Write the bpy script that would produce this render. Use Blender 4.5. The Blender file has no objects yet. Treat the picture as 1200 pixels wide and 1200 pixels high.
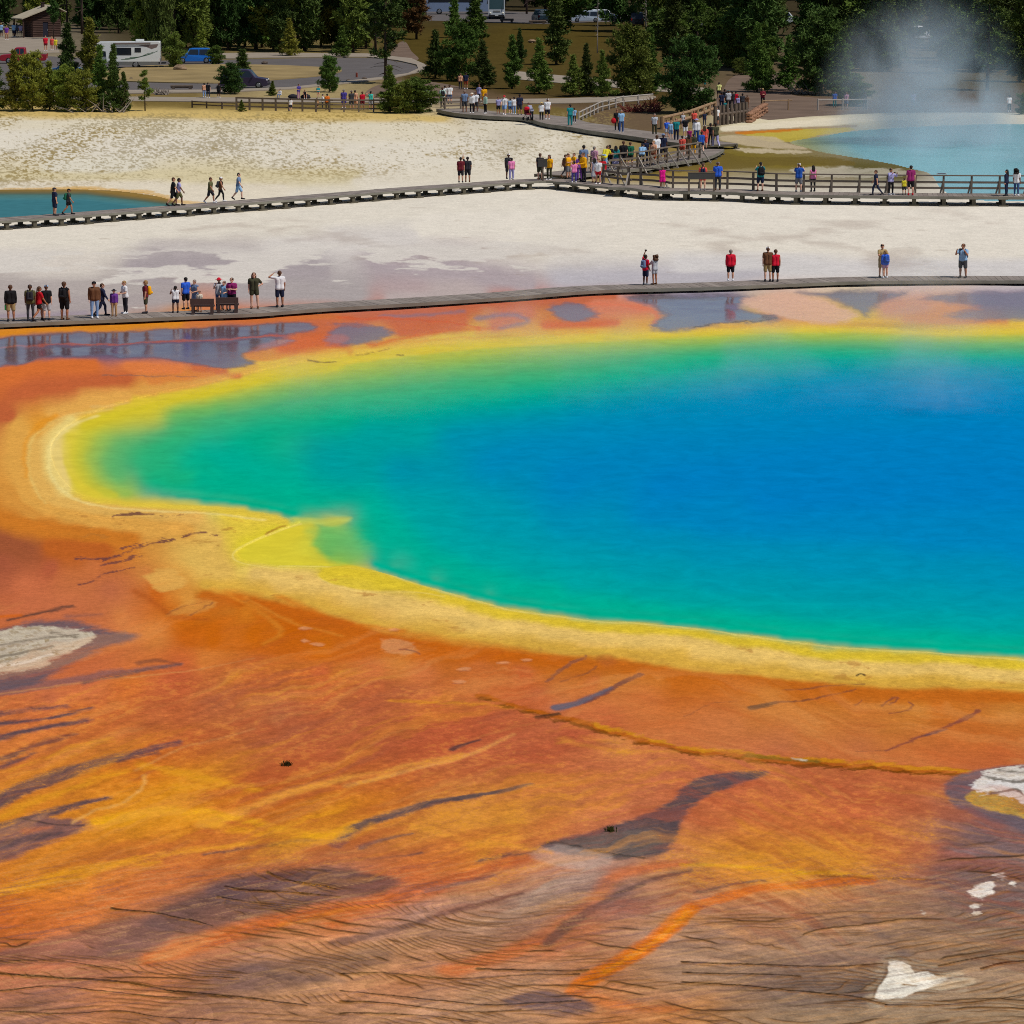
import bpy, bmesh, math, random
import numpy as np
from mathutils import Vector, Matrix, Quaternion

# ------------------------------------------------------------------ camera, sky, sun, exposure
scene = bpy.context.scene
COL = scene.collection
H_CAM, F_PX, PITCH = 20.0, 4000.0, math.radians(10.34)      # eye height over the flats, focal length (per 1200 px), tilt
cam_data = bpy.data.cameras.new("camera")
cam_data.sensor_width = 36.0
cam_data.lens = F_PX / 1200.0 * 36.0
cam_data.clip_start = 1.0
cam_data.clip_end = 20000.0
cam = bpy.data.objects.new("camera", cam_data)
cam.location = (0, 0, H_CAM)
cam.rotation_euler = (math.radians(90) - PITCH, 0, 0)
COL.objects.link(cam)
scene.camera = cam

SUN_EL, SUN_AZ = math.radians(57), math.radians(118)        # azimuth clockwise from +Y (the view direction)
world = bpy.data.worlds.new("World")
scene.world = world
world.use_nodes = True
wn = world.node_tree
bg = wn.nodes["Background"]
sky = wn.nodes.new("ShaderNodeTexSky")
sky.sky_type = 'NISHITA'
sky.sun_disc = False
sky.sun_elevation = SUN_EL
sky.sun_rotation = SUN_AZ
sky.altitude = 2200
wn.links.new(sky.outputs[0], bg.inputs[0])
bg.inputs[1].default_value = 0.07
sun_data = bpy.data.lights.new("sun", 'SUN')
sun_data.energy = 3.2
sun_data.angle = math.radians(0.53)
sun_data.color = (1.0, 0.95, 0.88)
sun = bpy.data.objects.new("sun", sun_data)
_sd = Vector((math.sin(SUN_AZ) * math.cos(SUN_EL), math.cos(SUN_AZ) * math.cos(SUN_EL), math.sin(SUN_EL)))
sun.rotation_euler = _sd.to_track_quat('Z', 'Y').to_euler()
sun.location = (60, -40, 90)
COL.objects.link(sun)
scene.view_settings.view_transform = 'Standard'
scene.view_settings.look = 'None'
scene.view_settings.exposure = 0.04
scene.view_settings.gamma = 1.0
scene.view_settings.use_curve_mapping = False
scene.cycles.max_bounces = 6
scene.cycles.transparent_max_bounces = 24
scene.cycles.volume_bounces = 1
scene.cycles.volume_step_rate = 1.0
scene.cycles.volume_max_steps = 96
scene.cycles.use_denoising = False
scene.cycles.filter_width = 1.0

# ------------------------------------------------------------------ surveying: bearing/depression <-> ground metres
def ray(px, py):
    u = (px - 600.0) / F_PX
    v = (600.0 - py) / F_PX
    return u, math.cos(PITCH) + v * math.sin(PITCH), -math.sin(PITCH) + v * math.cos(PITCH)

def G(px, py, z=0.0):
    """survey reading -> point on the ground (height z)"""
    dx, dy, dz = ray(px, py)
    t = (z - H_CAM) / dz
    return Vector((dx * t, dy * t, z))

def AT(px, depth, z=0.0):
    """a point at a given depth on the bearing of column px"""
    return Vector(((px - 600.0) / F_PX * depth, depth, z))

def scale_at(py):
    """survey units per metre at the ground row"""
    return F_PX / math.hypot(G(600, py).y, H_CAM)
# ------------------------------------------------------------------ noise and the map of minerals, mats and wet ground
def _hash(ix, iy, seed):
    h = (ix * np.int64(374761393) + iy * np.int64(668265263) + np.int64(seed) * np.int64(2147483647 // 7)) & np.int64(0x7fffffff)
    h = ((h ^ (h >> 13)) * np.int64(1274126177)) & np.int64(0x7fffffff)
    return (((h ^ (h >> 16)) & 0xffff).astype(np.float32)) / 65535.0

def vnoise(x, y, seed):
    x0 = np.floor(x); y0 = np.floor(y)
    fx = (x - x0).astype(np.float32); fy = (y - y0).astype(np.float32)
    ix = x0.astype(np.int64); iy = y0.astype(np.int64)
    fx = fx * fx * (3 - 2 * fx); fy = fy * fy * (3 - 2 * fy)
    a = _hash(ix, iy, seed); b = _hash(ix + 1, iy, seed)
    c = _hash(ix, iy + 1, seed); d = _hash(ix + 1, iy + 1, seed)
    return (a + (b - a) * fx) * (1 - fy) + (c + (d - c) * fx) * fy

def fbm(x, y, seed, octs=4, gain=0.55):
    s = 0.0; amp = 1.0; tot = 0.0
    for k in range(octs):
        s = s + amp * vnoise(x * 2.03 ** k + 17.3 * k, y * 2.03 ** k - 9.1 * k, seed + k * 13)
        tot += amp; amp *= gain
    return (s / tot * 2 - 1).astype(np.float32)             # about -1 .. 1

def sstep(a, b, x):
    t = np.clip((x - a) / (b - a), 0, 1)
    return t * t * (3 - 2 * t)

CY0, CY1, CS = -40.0, 1262.0, 1.0
NY = int((CY1 - CY0) / CS) + 1
# fine columns where the survey is dense, wider ones to either side
_cx = np.concatenate([np.arange(-900, -64, 9.0), np.arange(-64, 1264, CS), np.arange(1264, 2500, 9.0)]).astype(np.float32)
NX = len(_cx)
_cy = (CY0 + CS * np.arange(NY)).astype(np.float32)
PX, PY = np.meshgrid(_cx, _cy)

def lin(c):
    c = np.asarray(c, dtype=np.float32) / 255.0
    return np.where(c <= 0.04045, c / 12.92, ((c + 0.055) / 1.055) ** 2.4)

class Survey:
    """the coloured map of the ground, one cell per survey unit"""
    def __init__(s):
        s.acc = np.zeros((NY, NX, 3), np.float32); s.w = np.zeros((NY, NX), np.float32)
    def win(s, pts, pad):
        xs = [p[0] for p in pts]; ys = [p[1] for p in pts]
        i0 = max(0, int(np.searchsorted(_cx, min(xs) - pad)) - 1); i1 = min(NX, int(np.searchsorted(_cx, max(xs) + pad)) + 2)
        j0 = max(0, int((min(ys) - pad - CY0) / CS)); j1 = min(NY, int((max(ys) + pad - CY0) / CS) + 2)
        return slice(j0, max(j1, j0)), slice(i0, max(i1, i0))
    def dist(s, pts, X, Y, ysc=1.0):
        d = np.full(X.shape, 1e9, np.float32); tt = np.zeros(X.shape, np.float32)
        n = max(1, len(pts) - 1)
        for k in range(n):
            ax, ay = pts[k]; bx, by = pts[min(k + 1, len(pts) - 1)]
            ay *= ysc; by *= ysc
            vx, vy = bx - ax, by - ay
            L = vx * vx + vy * vy + 1e-9
            t = np.clip(((X - ax) * vx + (Y * ysc - ay) * vy) / L, 0, 1)
            dd = np.hypot(X - ax - t * vx, Y * ysc - ay - t * vy)
            m = dd < d
            d = np.where(m, dd, d); tt = np.where(m, (k + t) / n, tt)
        return d, tt
    def base(s, col, pts, r=5, w=1.0):
        sl = s.win(pts, r + 2)
        d, _ = s.dist(pts, PX[sl], PY[sl])
        m = np.clip(1 - d / r, 0, 1) * w
        s.acc[sl] += m[..., None] * lin(col); s.w[sl] += m
    def solve(s):
        levels = [(s.acc, s.w)]
        while min(levels[-1][1].shape) > 2:
            a, w = levels[-1]
            h, wd = w.shape
            a = np.pad(a, ((0, h % 2), (0, wd % 2), (0, 0))); w = np.pad(w, ((0, h % 2), (0, wd % 2)))
            a2 = a[0::2, 0::2] + a[1::2, 0::2] + a[0::2, 1::2] + a[1::2, 1::2]
            w2 = w[0::2, 0::2] + w[1::2, 0::2] + w[0::2, 1::2] + w[1::2, 1::2]
            sc = np.where(w2 > 1, 1 / np.maximum(w2, 1e-6), 1)
            levels.append((a2 * sc[..., None], w2 * sc))
        c = levels[-1][0] / np.maximum(levels[-1][1], 1e-6)[..., None]
        for a, w in reversed(levels[:-1]):
            h, wd = w.shape
            u = upsample(c, h, wd)
            ww = np.clip(w, 0, 1)[..., None]
            c = np.where(w[..., None] > 1e-6, a / np.maximum(w, 1e-6)[..., None], 0) * ww + u * (1 - ww)
        return c

def upsample(c, h, w):
    yi = (np.arange(h) - 0.5) / 2; xi = (np.arange(w) - 0.5) / 2
    y0 = np.clip(np.floor(yi).astype(int), 0, c.shape[0] - 1); x0 = np.clip(np.floor(xi).astype(int), 0, c.shape[1] - 1)
    y1 = np.minimum(y0 + 1, c.shape[0] - 1); x1 = np.minimum(x0 + 1, c.shape[1] - 1)
    fy = np.clip(yi - y0, 0, 1)[:, None, None].astype(np.float32); fx = np.clip(xi - x0, 0, 1)[None, :, None].astype(np.float32)
    return (c[y0][:, x0] * (1 - fx) + c[y0][:, x1] * fx) * (1 - fy) + (c[y1][:, x0] * (1 - fx) + c[y1][:, x1] * fx) * fy

def blur(a, r):
    if r < 1: return a
    for ax in (0, 1):
        for _ in range(2):
            p = np.concatenate([np.repeat(np.take(a, [0], ax), r + 1, ax), a, np.repeat(np.take(a, [-1], ax), r, ax)], ax)
            cs = np.cumsum(p, ax, dtype=np.float64)
            n = a.shape[ax]
            hi = np.take(cs, np.arange(2 * r + 1, 2 * r + 1 + n), ax); lo = np.take(cs, np.arange(0, n), ax)
            a = ((hi - lo) / (2 * r + 1)).astype(np.float32)
    return a

def ground_xy():
    v = (600.0 - PY) / F_PX
    dy = math.cos(PITCH) + v * math.sin(PITCH); dz = -math.sin(PITCH) + v * math.cos(PITCH)
    t = -H_CAM / dz
    return (PX - 600.0) / F_PX * t, dy * t

def inside(pts, X, Y):
    c = np.zeros(X.shape, bool)
    n = len(pts)
    for i in range(n):
        x0, y0 = pts[i]; x1, y1 = pts[(i + 1) % n]
        if y0 == y1: continue
        m = ((y0 > Y) != (y1 > Y)) & (X < (x1 - x0) * (Y - y0) / (y1 - y0) + x0)
        c ^= m
    return c

def smooth_line(pts, n=6, closed=False):
    """Catmull-Rom through the surveyed points"""
    P = [np.array(p, float) for p in pts]
    out = []
    m = len(P)
    for i in range(m if closed else m - 1):
        if closed: p0, p1, p2, p3 = P[i - 1], P[i], P[(i + 1) % m], P[(i + 2) % m]
        else: p0, p1, p2, p3 = P[max(i - 1, 0)], P[i], P[i + 1], P[min(i + 2, m - 1)]
        for k in range(n):
            t = k / n
            out.append(tuple(0.5 * (2 * p1 + (p2 - p0) * t + (2 * p0 - 5 * p1 + 4 * p2 - p3) * t * t + (3 * p1 - p0 - 3 * p2 + p3) * t ** 3)))
    if not closed: out.append(tuple(P[-1]))
    return out

# the shore of the great spring: south-west shore, then the far shore
SHORE_NEAR = [(64, 545), (78, 566), (100, 580), (130, 586), (170, 589), (220, 591), (270, 594), (310, 600), (340, 607), (352, 611), (325, 622), (297, 634), (278, 646),
              (290, 656), (330, 661), (380, 662), (420, 664), (455, 672), (500, 686), (540, 697), (590, 710), (640, 718), (700, 725), (750, 728), (800, 733),
              (860, 740), (920, 748), (990, 756), (1060, 761), (1120, 765), (1200, 770), (1300, 776), (1400, 780)]
SHORE_FAR = [(1400, 384), (1300, 385), (1200, 386), (1100, 388), (1000, 383), (900, 384), (800, 389), (680, 394), (560, 399), (470, 407), (400, 417), (330, 428), (270, 442),
             (200, 457), (140, 472), (100, 487), (75, 502), (60, 522)]
CRUST_EDGE = [(238, 690), (290, 697), (330, 705), (400, 724), (450, 742), (520, 752), (600, 762), (675, 768), (740, 772), (810, 786), (860, 791), (930, 797), (1000, 802), (1060, 806), (1130, 809), (1200, 808), (1400, 812)]
CRUST_EDGE_UP = [(x, y - 5) for x, y in CRUST_EDGE]; CRUST_EDGE_DN = [(x, y + 8) for x, y in CRUST_EDGE]
SHORE_EAST = [(1600, 784), (1850, 770), (2050, 722), (2180, 640), (2200, 560), (2120, 480), (1950, 430), (1750, 402), (1550, 390)]
SHORE = smooth_line(SHORE_NEAR + SHORE_EAST + SHORE_FAR, 5, True)

def paint_ground():
    S = Survey()
    B = S.base
    # ---- the great spring, from its pale crust through yellow and green to blue
    far = SHORE_FAR
    def shift(pts, dy, x0=-999, x1=9999): return [(x, y + dy) for x, y in pts if x0 <= x <= x1]
    def fsh(pts, dy, x0=-999, x1=9999):
        return [(x, y + dy * float(np.interp(x, [480, 780], [1.0, 0.5]))) for x, y in pts if x0 <= x <= x1]
    B((226, 186, 72), shift(far, -5, 250), 4)
    B((222, 196, 56), fsh(far, 6, 120), 4)
    B((214, 196, 46), shift(far, 12, 100, 420), 5)
    B((178, 190, 70), fsh(far, 15, 400), 4)
    B((150, 186, 86), fsh(far, 24, 230), 5); B((104, 180, 104), fsh(far, 36, 230), 5)
    B((58, 172, 118), [(240, 494), (330, 474), (430, 461), (560, 447), (650, 438), (760, 416), (860, 406), (1000, 402), (1200, 404), (1340, 404)], 4)
    B((6, 165, 132), [(270, 510), (380, 490), (500, 472), (620, 456), (700, 444), (780, 430), (860, 419), (960, 413), (1060, 413), (1200, 415), (1340, 415)], 4)
    B((0, 152, 154), [(420, 510), (520, 488), (640, 470), (760, 450), (880, 432), (980, 424), (1100, 423), (1340, 424)], 5)
    B((0, 138, 172), [(520, 510), (640, 488), (760, 466), (900, 446), (1020, 436), (1150, 435), (1340, 436)], 5)
    B((0, 130, 182), [(580, 540), (660, 512), (760, 492), (900, 466), (1020, 456), (1150, 454), (1340, 456)], 7)
    B((0, 125, 186), [(660, 560), (760, 530), (860, 510), (960, 492), (1080, 478), (1200, 474), (1350, 474)], 9)
    B((0, 121, 190), [(780, 570), (900, 545), (1000, 525), (1100, 515), (1200, 510), (1350, 510)], 12)
    B((0, 120, 191), [(900, 590), (1000, 575), (1100, 565), (1350, 560)], 14)
    B((0, 126, 188), [(760, 600), (880, 612), (1000, 618), (1100, 622), (1350, 630)], 12)
    B((0, 137, 178), [(650, 610), (760, 632), (900, 650), (1000, 660), (1100, 668), (1350, 680)], 9)
    B((0, 146, 170), [(560, 590), (640, 636), (750, 662), (850, 680), (950, 692), (1060, 700), (1200, 708), (1350, 715)], 8)
    B((0, 155, 162), [(470, 580), (540, 636), (640, 668), (740, 690), (850, 704), (960, 716), (1080, 726), (1200, 732), (1350, 740)], 6)
    B((0, 167, 146), [(420, 590), (490, 650), (580, 684), (680, 704), (790, 717), (880, 727), (980, 739), (1090, 746), (1200, 752), (1350, 760)], 5)
    B((0, 168, 142), [(440, 660), (500, 680), (590, 703), (700, 719), (800, 727), (920, 742), (1060, 755), (1200, 763), (1400, 772)], 3)
    B((0, 168, 140), [(230, 560), (300, 575), (350, 590), (400, 600)], 5)
    B((0, 166, 146), [(240, 530), (300, 545), (340, 560)], 8); B((0, 150, 156), [(390, 535), (420, 560)], 8); B((0, 140, 168), [(470, 548), (520, 555)], 8)
    B((0, 132, 176), [(600, 560)], 9)
    B((40, 170, 120), [(165, 540), (200, 512), (168, 560)], 6); B((10, 168, 134), [(215, 572), (260, 582), (310, 592)], 4)
    B((92, 180, 106), [(146, 518), (126, 540), (140, 562)], 5); B((150, 188, 84), [(122, 510), (106, 536), (118, 562), (150, 577)], 3)
    B((196, 194, 60), [(104, 506), (92, 536), (104, 564), (134, 579)], 3); B((220, 200, 58), [(84, 512), (78, 540), (92, 566), (112, 579)], 4)
    B((110, 182, 92), [(200, 484), (260, 474)], 5); B((60, 174, 112), [(230, 500)], 5)
    B((0, 168, 136), [(176, 571), (215, 579), (260, 584), (310, 592), (345, 601)], 3); B((24, 170, 124), [(176, 556), (196, 566), (225, 556)], 5); B((60, 174, 112), [(158, 528), (182, 512), (220, 500)], 5); B((6, 168, 138), [(220, 540), (236, 520), (250, 560)], 6)
    B((222, 194, 60), [(1400, 783)] + SHORE_EAST + [(1400, 384)], 14); B((60, 172, 118), [(1420, 768), (1600, 768), (1830, 752), (2010, 705), (2110, 630), (2120, 560), (2050, 490), (1900, 446), (1740, 420), (1550, 406), (1420, 403)], 16); B((0, 150, 160), [(1450, 745), (1800, 725), (1960, 680), (2020, 600), (1960, 510), (1800, 450), (1500, 425)], 18); B((0, 124, 187), [(1450, 640), (1700, 620), (1750, 540), (1450, 500)], 20); B((226, 182, 88), [(1450, 796), (1650, 796), (1900, 782), (2110, 730), (2240, 640), (2260, 560), (2180, 470), (1990, 416), (1760, 388), (1560, 378)], 14); B((204, 112, 44), [(1450, 812), (1700, 812), (2000, 790), (2200, 740), (2330, 640), (2350, 540), (2250, 440), (2020, 396), (1760, 374)], 16)
    # bay in the near shore
    B((220, 202, 46), [(292, 645), (320, 632), (350, 620)], 6); B((215, 205, 56), [(320, 655), (380, 660)], 4); B((150, 190, 70), [(362, 622), (366, 645), (400, 660)], 4)
    B((60, 178, 105), [(385, 618), (385, 645)], 5); B((20, 172, 128), [(420, 640), (415, 615)], 6)
    B((225, 200, 60), [(380, 608), (404, 606)], 2)
    # ---- the crust round it
    B((226, 196, 66), [(100, 584), (170, 593), (240, 595), (300, 603), (335, 612)], 3)
    B((222, 190, 52), [(385, 672), (420, 672), (450, 681), (500, 695), (540, 706), (590, 719), (640, 728), (700, 735), (760, 739), (800, 743), (880, 753), (960, 764), (1060, 772), (1200, 779), (1400, 787)], 4)
    B((232, 192, 104), [(300, 672), (360, 682), (430, 698), (510, 716), (600, 735), (690, 746), (780, 752), (850, 762), (960, 776), (1060, 784), (1200, 790), (1400, 796)], 5)
    B((218, 170, 66), CRUST_EDGE_UP, 4)
    B((196, 104, 28), CRUST_EDGE_DN, 5)
    B((232, 204, 118), [(58, 530), (62, 555), (80, 576), (64, 508), (84, 490)], 3)
    B((226, 176, 88), [(40, 520), (42, 560), (66, 590), (130, 600), (230, 606)], 6)
    B((224, 164, 74), [(22, 500), (16, 540), (30, 585), (110, 612), (220, 622)], 7)
    B((226, 182, 88), [(250, 632), (230, 655), (260, 668)], 8); B((230, 196, 92), [(285, 668)], 4)
    B((216, 148, 62), [(0, 570), (40, 604)], 6); B((206, 122, 40), [(-60, 590), (10, 612), (80, 624), (150, 632)], 7)
    B((160, 86, 52), [(-80, 625), (0, 635), (30, 645)], 8); B((190, 98, 38), [(60, 642), (120, 645)], 8); B((215, 150, 66), [(180, 636)], 5)
    # ---- orange mats on the far and left side
    B((206, 118, 60), [(218, 379), (262, 376)], 3); B((200, 108, 70), [(330, 386), (372, 378), (440, 370)], 3); B((196, 104, 70), [(520, 360), (640, 352), (720, 348)], 3)
    B((214, 112, 52), [(-60, 448), (0, 440), (60, 428), (110, 427)], 6); B((224, 126, 66), [(150, 430), (210, 434)], 5)
    B((206, 110, 64), [(230, 432), (280, 440)], 4); B((196, 100, 56), [(20, 462), (90, 450), (150, 444)], 6)
    B((192, 98, 56), [(-60, 480), (10, 488)], 8); B((218, 132, 62), [(180, 446), (250, 438)], 4); B((222, 160, 74), [(300, 430), (230, 450), (160, 460)], 4)
    B((228, 168, 80), [(60, 488), (100, 474), (150, 464)], 5); B((224, 150, 46), [(45, 505), (65, 487)], 3)
    B((222, 166, 80), [(340, 420), (420, 407), (500, 398)], 4); B((224, 160, 72), [(560, 391), (700, 386), (800, 383), (950, 378), (1100, 381)], 4)
    B((206, 106, 62), [(330, 408), (380, 400)], 5); B((206, 104, 58), [(370, 396), (410, 410)], 5); B((204, 106, 66), [(470, 390), (540, 378)], 6)
    B((196, 108, 80), [(420, 372), (520, 362)], 5); B((206, 116, 86), [(580, 385), (620, 366)], 6); B((214, 110, 66), [(640, 384), (720, 380)], 5)
    B((214, 128, 96), [(700, 358), (750, 362)], 6); B((128, 114, 142), [(800, 360), (860, 358), (820, 378)], 6)  # lavender stroke carries the reflected sky in its colour
    B((222, 138, 74), [(900, 376), (980, 378)], 3); B((206, 148, 122), [(1040, 362), (1080, 358)], 6); B((150, 130, 148), [(1150, 352), (1230, 352)], 6)  # lavender grey stroke: sky reflection painted into the water film
    B((216, 140, 84), [(1060, 378), (1180, 379)], 4)
    B((112, 90, 112), [(-60, 408), (20, 402), (90, 398)], 6); B((112, 92, 116), [(60, 414), (150, 412), (240, 404)], 6); B((120, 100, 120), [(260, 396), (330, 388)], 5)  # purple water film, coloured with the sky it reflects
    B((216, 136, 36), [(-60, 396), (0, 392), (60, 387), (140, 382), (220, 377)], 3); B((206, 112, 56), [(260, 375), (330, 373), (400, 374)], 3)
    # ---- pale flats
    B((224, 215, 197), [(-100, 280), (60, 276), (200, 268), (340, 256), (480, 244), (640, 238)], 10)
    B((228, 219, 202), [(500, 262), (700, 250), (900, 250), (1100, 252), (1350, 256)], 14)
    B((226, 217, 200), [(620, 285), (800, 280), (1000, 285), (1350, 290)], 12)
    B((210, 204, 198), [(800, 312), (1000, 316), (1350, 318)], 8); B((186, 180, 182), [(660, 328), (760, 326), (900, 318)], 5)  # second stroke paints the bluish shadow on the flats into the colour
    B((214, 204, 190), [(0, 305), (100, 312)], 5); B((178, 167, 160), [(-80, 335), (40, 338), (160, 338)], 8); B((172, 160, 155), [(-80, 362), (60, 360), (200, 348)], 8)
    B((170, 159, 158), [(160, 315), (280, 310), (380, 318)], 7); B((172, 162, 158), [(280, 340), (420, 345)], 8); B((176, 162, 162), [(440, 310), (540, 318), (620, 332)], 7)
    B((186, 170, 164), [(460, 350), (560, 345)], 5); B((214, 206, 196), [(320, 290), (480, 278)], 6); B((160, 146, 152), [(-60, 372), (100, 368)], 4)
    B((223, 214, 194), [(-100, 160), (100, 168), (260, 172), (420, 180), (560, 176)], 10); B((220, 209, 182), [(-60, 142), (300, 150), (520, 150)], 6)
    B((206, 178, 110), [(-100, 134), (60, 135), (200, 134), (400, 136), (520, 140)], 4); B((222, 214, 192), [(160, 195), (60, 198)], 6)
    B((214, 200, 160), [(-60, 208), (120, 207), (300, 205), (420, 205)], 5); B((224, 212, 188), [(-60, 216), (100, 215), (240, 222), (330, 220)], 5)
    B((222, 212, 190), [(420, 210), (600, 200), (660, 160)], 6); B((214, 204, 180), [(560, 150), (600, 140), (700, 165)], 5)
    # ---- dirt and grass by the trailhead
    B((112, 92, 68), [(560, 115), (660, 128), (760, 140)], 5); B((122, 106, 54), [(600, 135), (700, 150)], 4); B((120, 100, 82), [(470, 104), (540, 112)], 4)
    B((132, 112, 62), [(160, 120), (320, 124), (480, 126)], 3); B((132, 116, 72), [(220, 88), (300, 82), (380, 84)], 4); B((158, 140, 110), [(180, 92), (260, 95)], 4)
    B((90, 76, 36), [(480, 52), (560, 48), (620, 40), (700, 46)], 6); B((92, 78, 40), [(500, 76), (560, 80), (640, 72), (700, 66), (760, 80)], 5); B((88, 74, 40), [(480, 96), (580, 100), (700, 108), (800, 106)], 4); B((112, 92, 70), [(860, 100), (920, 112), (1000, 125)], 5); B((104, 88, 72), [(900, 132), (1100, 118), (1200, 118)], 4)
    B((70, 62, 44), [(-160, 10), (200, 20), (500, 10), (700, 10), (1000, 20), (1350, 10)], 6); B((90, 78, 50), [(1100, 95), (1200, 90), (1350, 92)], 6)  # first stroke: forest floor colour darkened for the shade of the trees
    B((150, 138, 118), [(-60, 52), (60, 50)], 5); B((96, 86, 50), [(-60, 100), (60, 110)], 6)
    B((214, 202, 170), [(860, 146), (930, 140), (1030, 135)], 2.5); B((206, 196, 172), [(1060, 134), (1200, 134), (1350, 134)], 3)
    B((120, 104, 44), [(850, 182), (900, 192), (960, 196)], 4); B((96, 88, 48), [(1000, 200), (1060, 206)], 4); B((140, 128, 100), [(940, 205), (1000, 208)], 3)
    B((146, 124, 66), [(700, 205), (770, 205), (840, 200)], 4)
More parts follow.
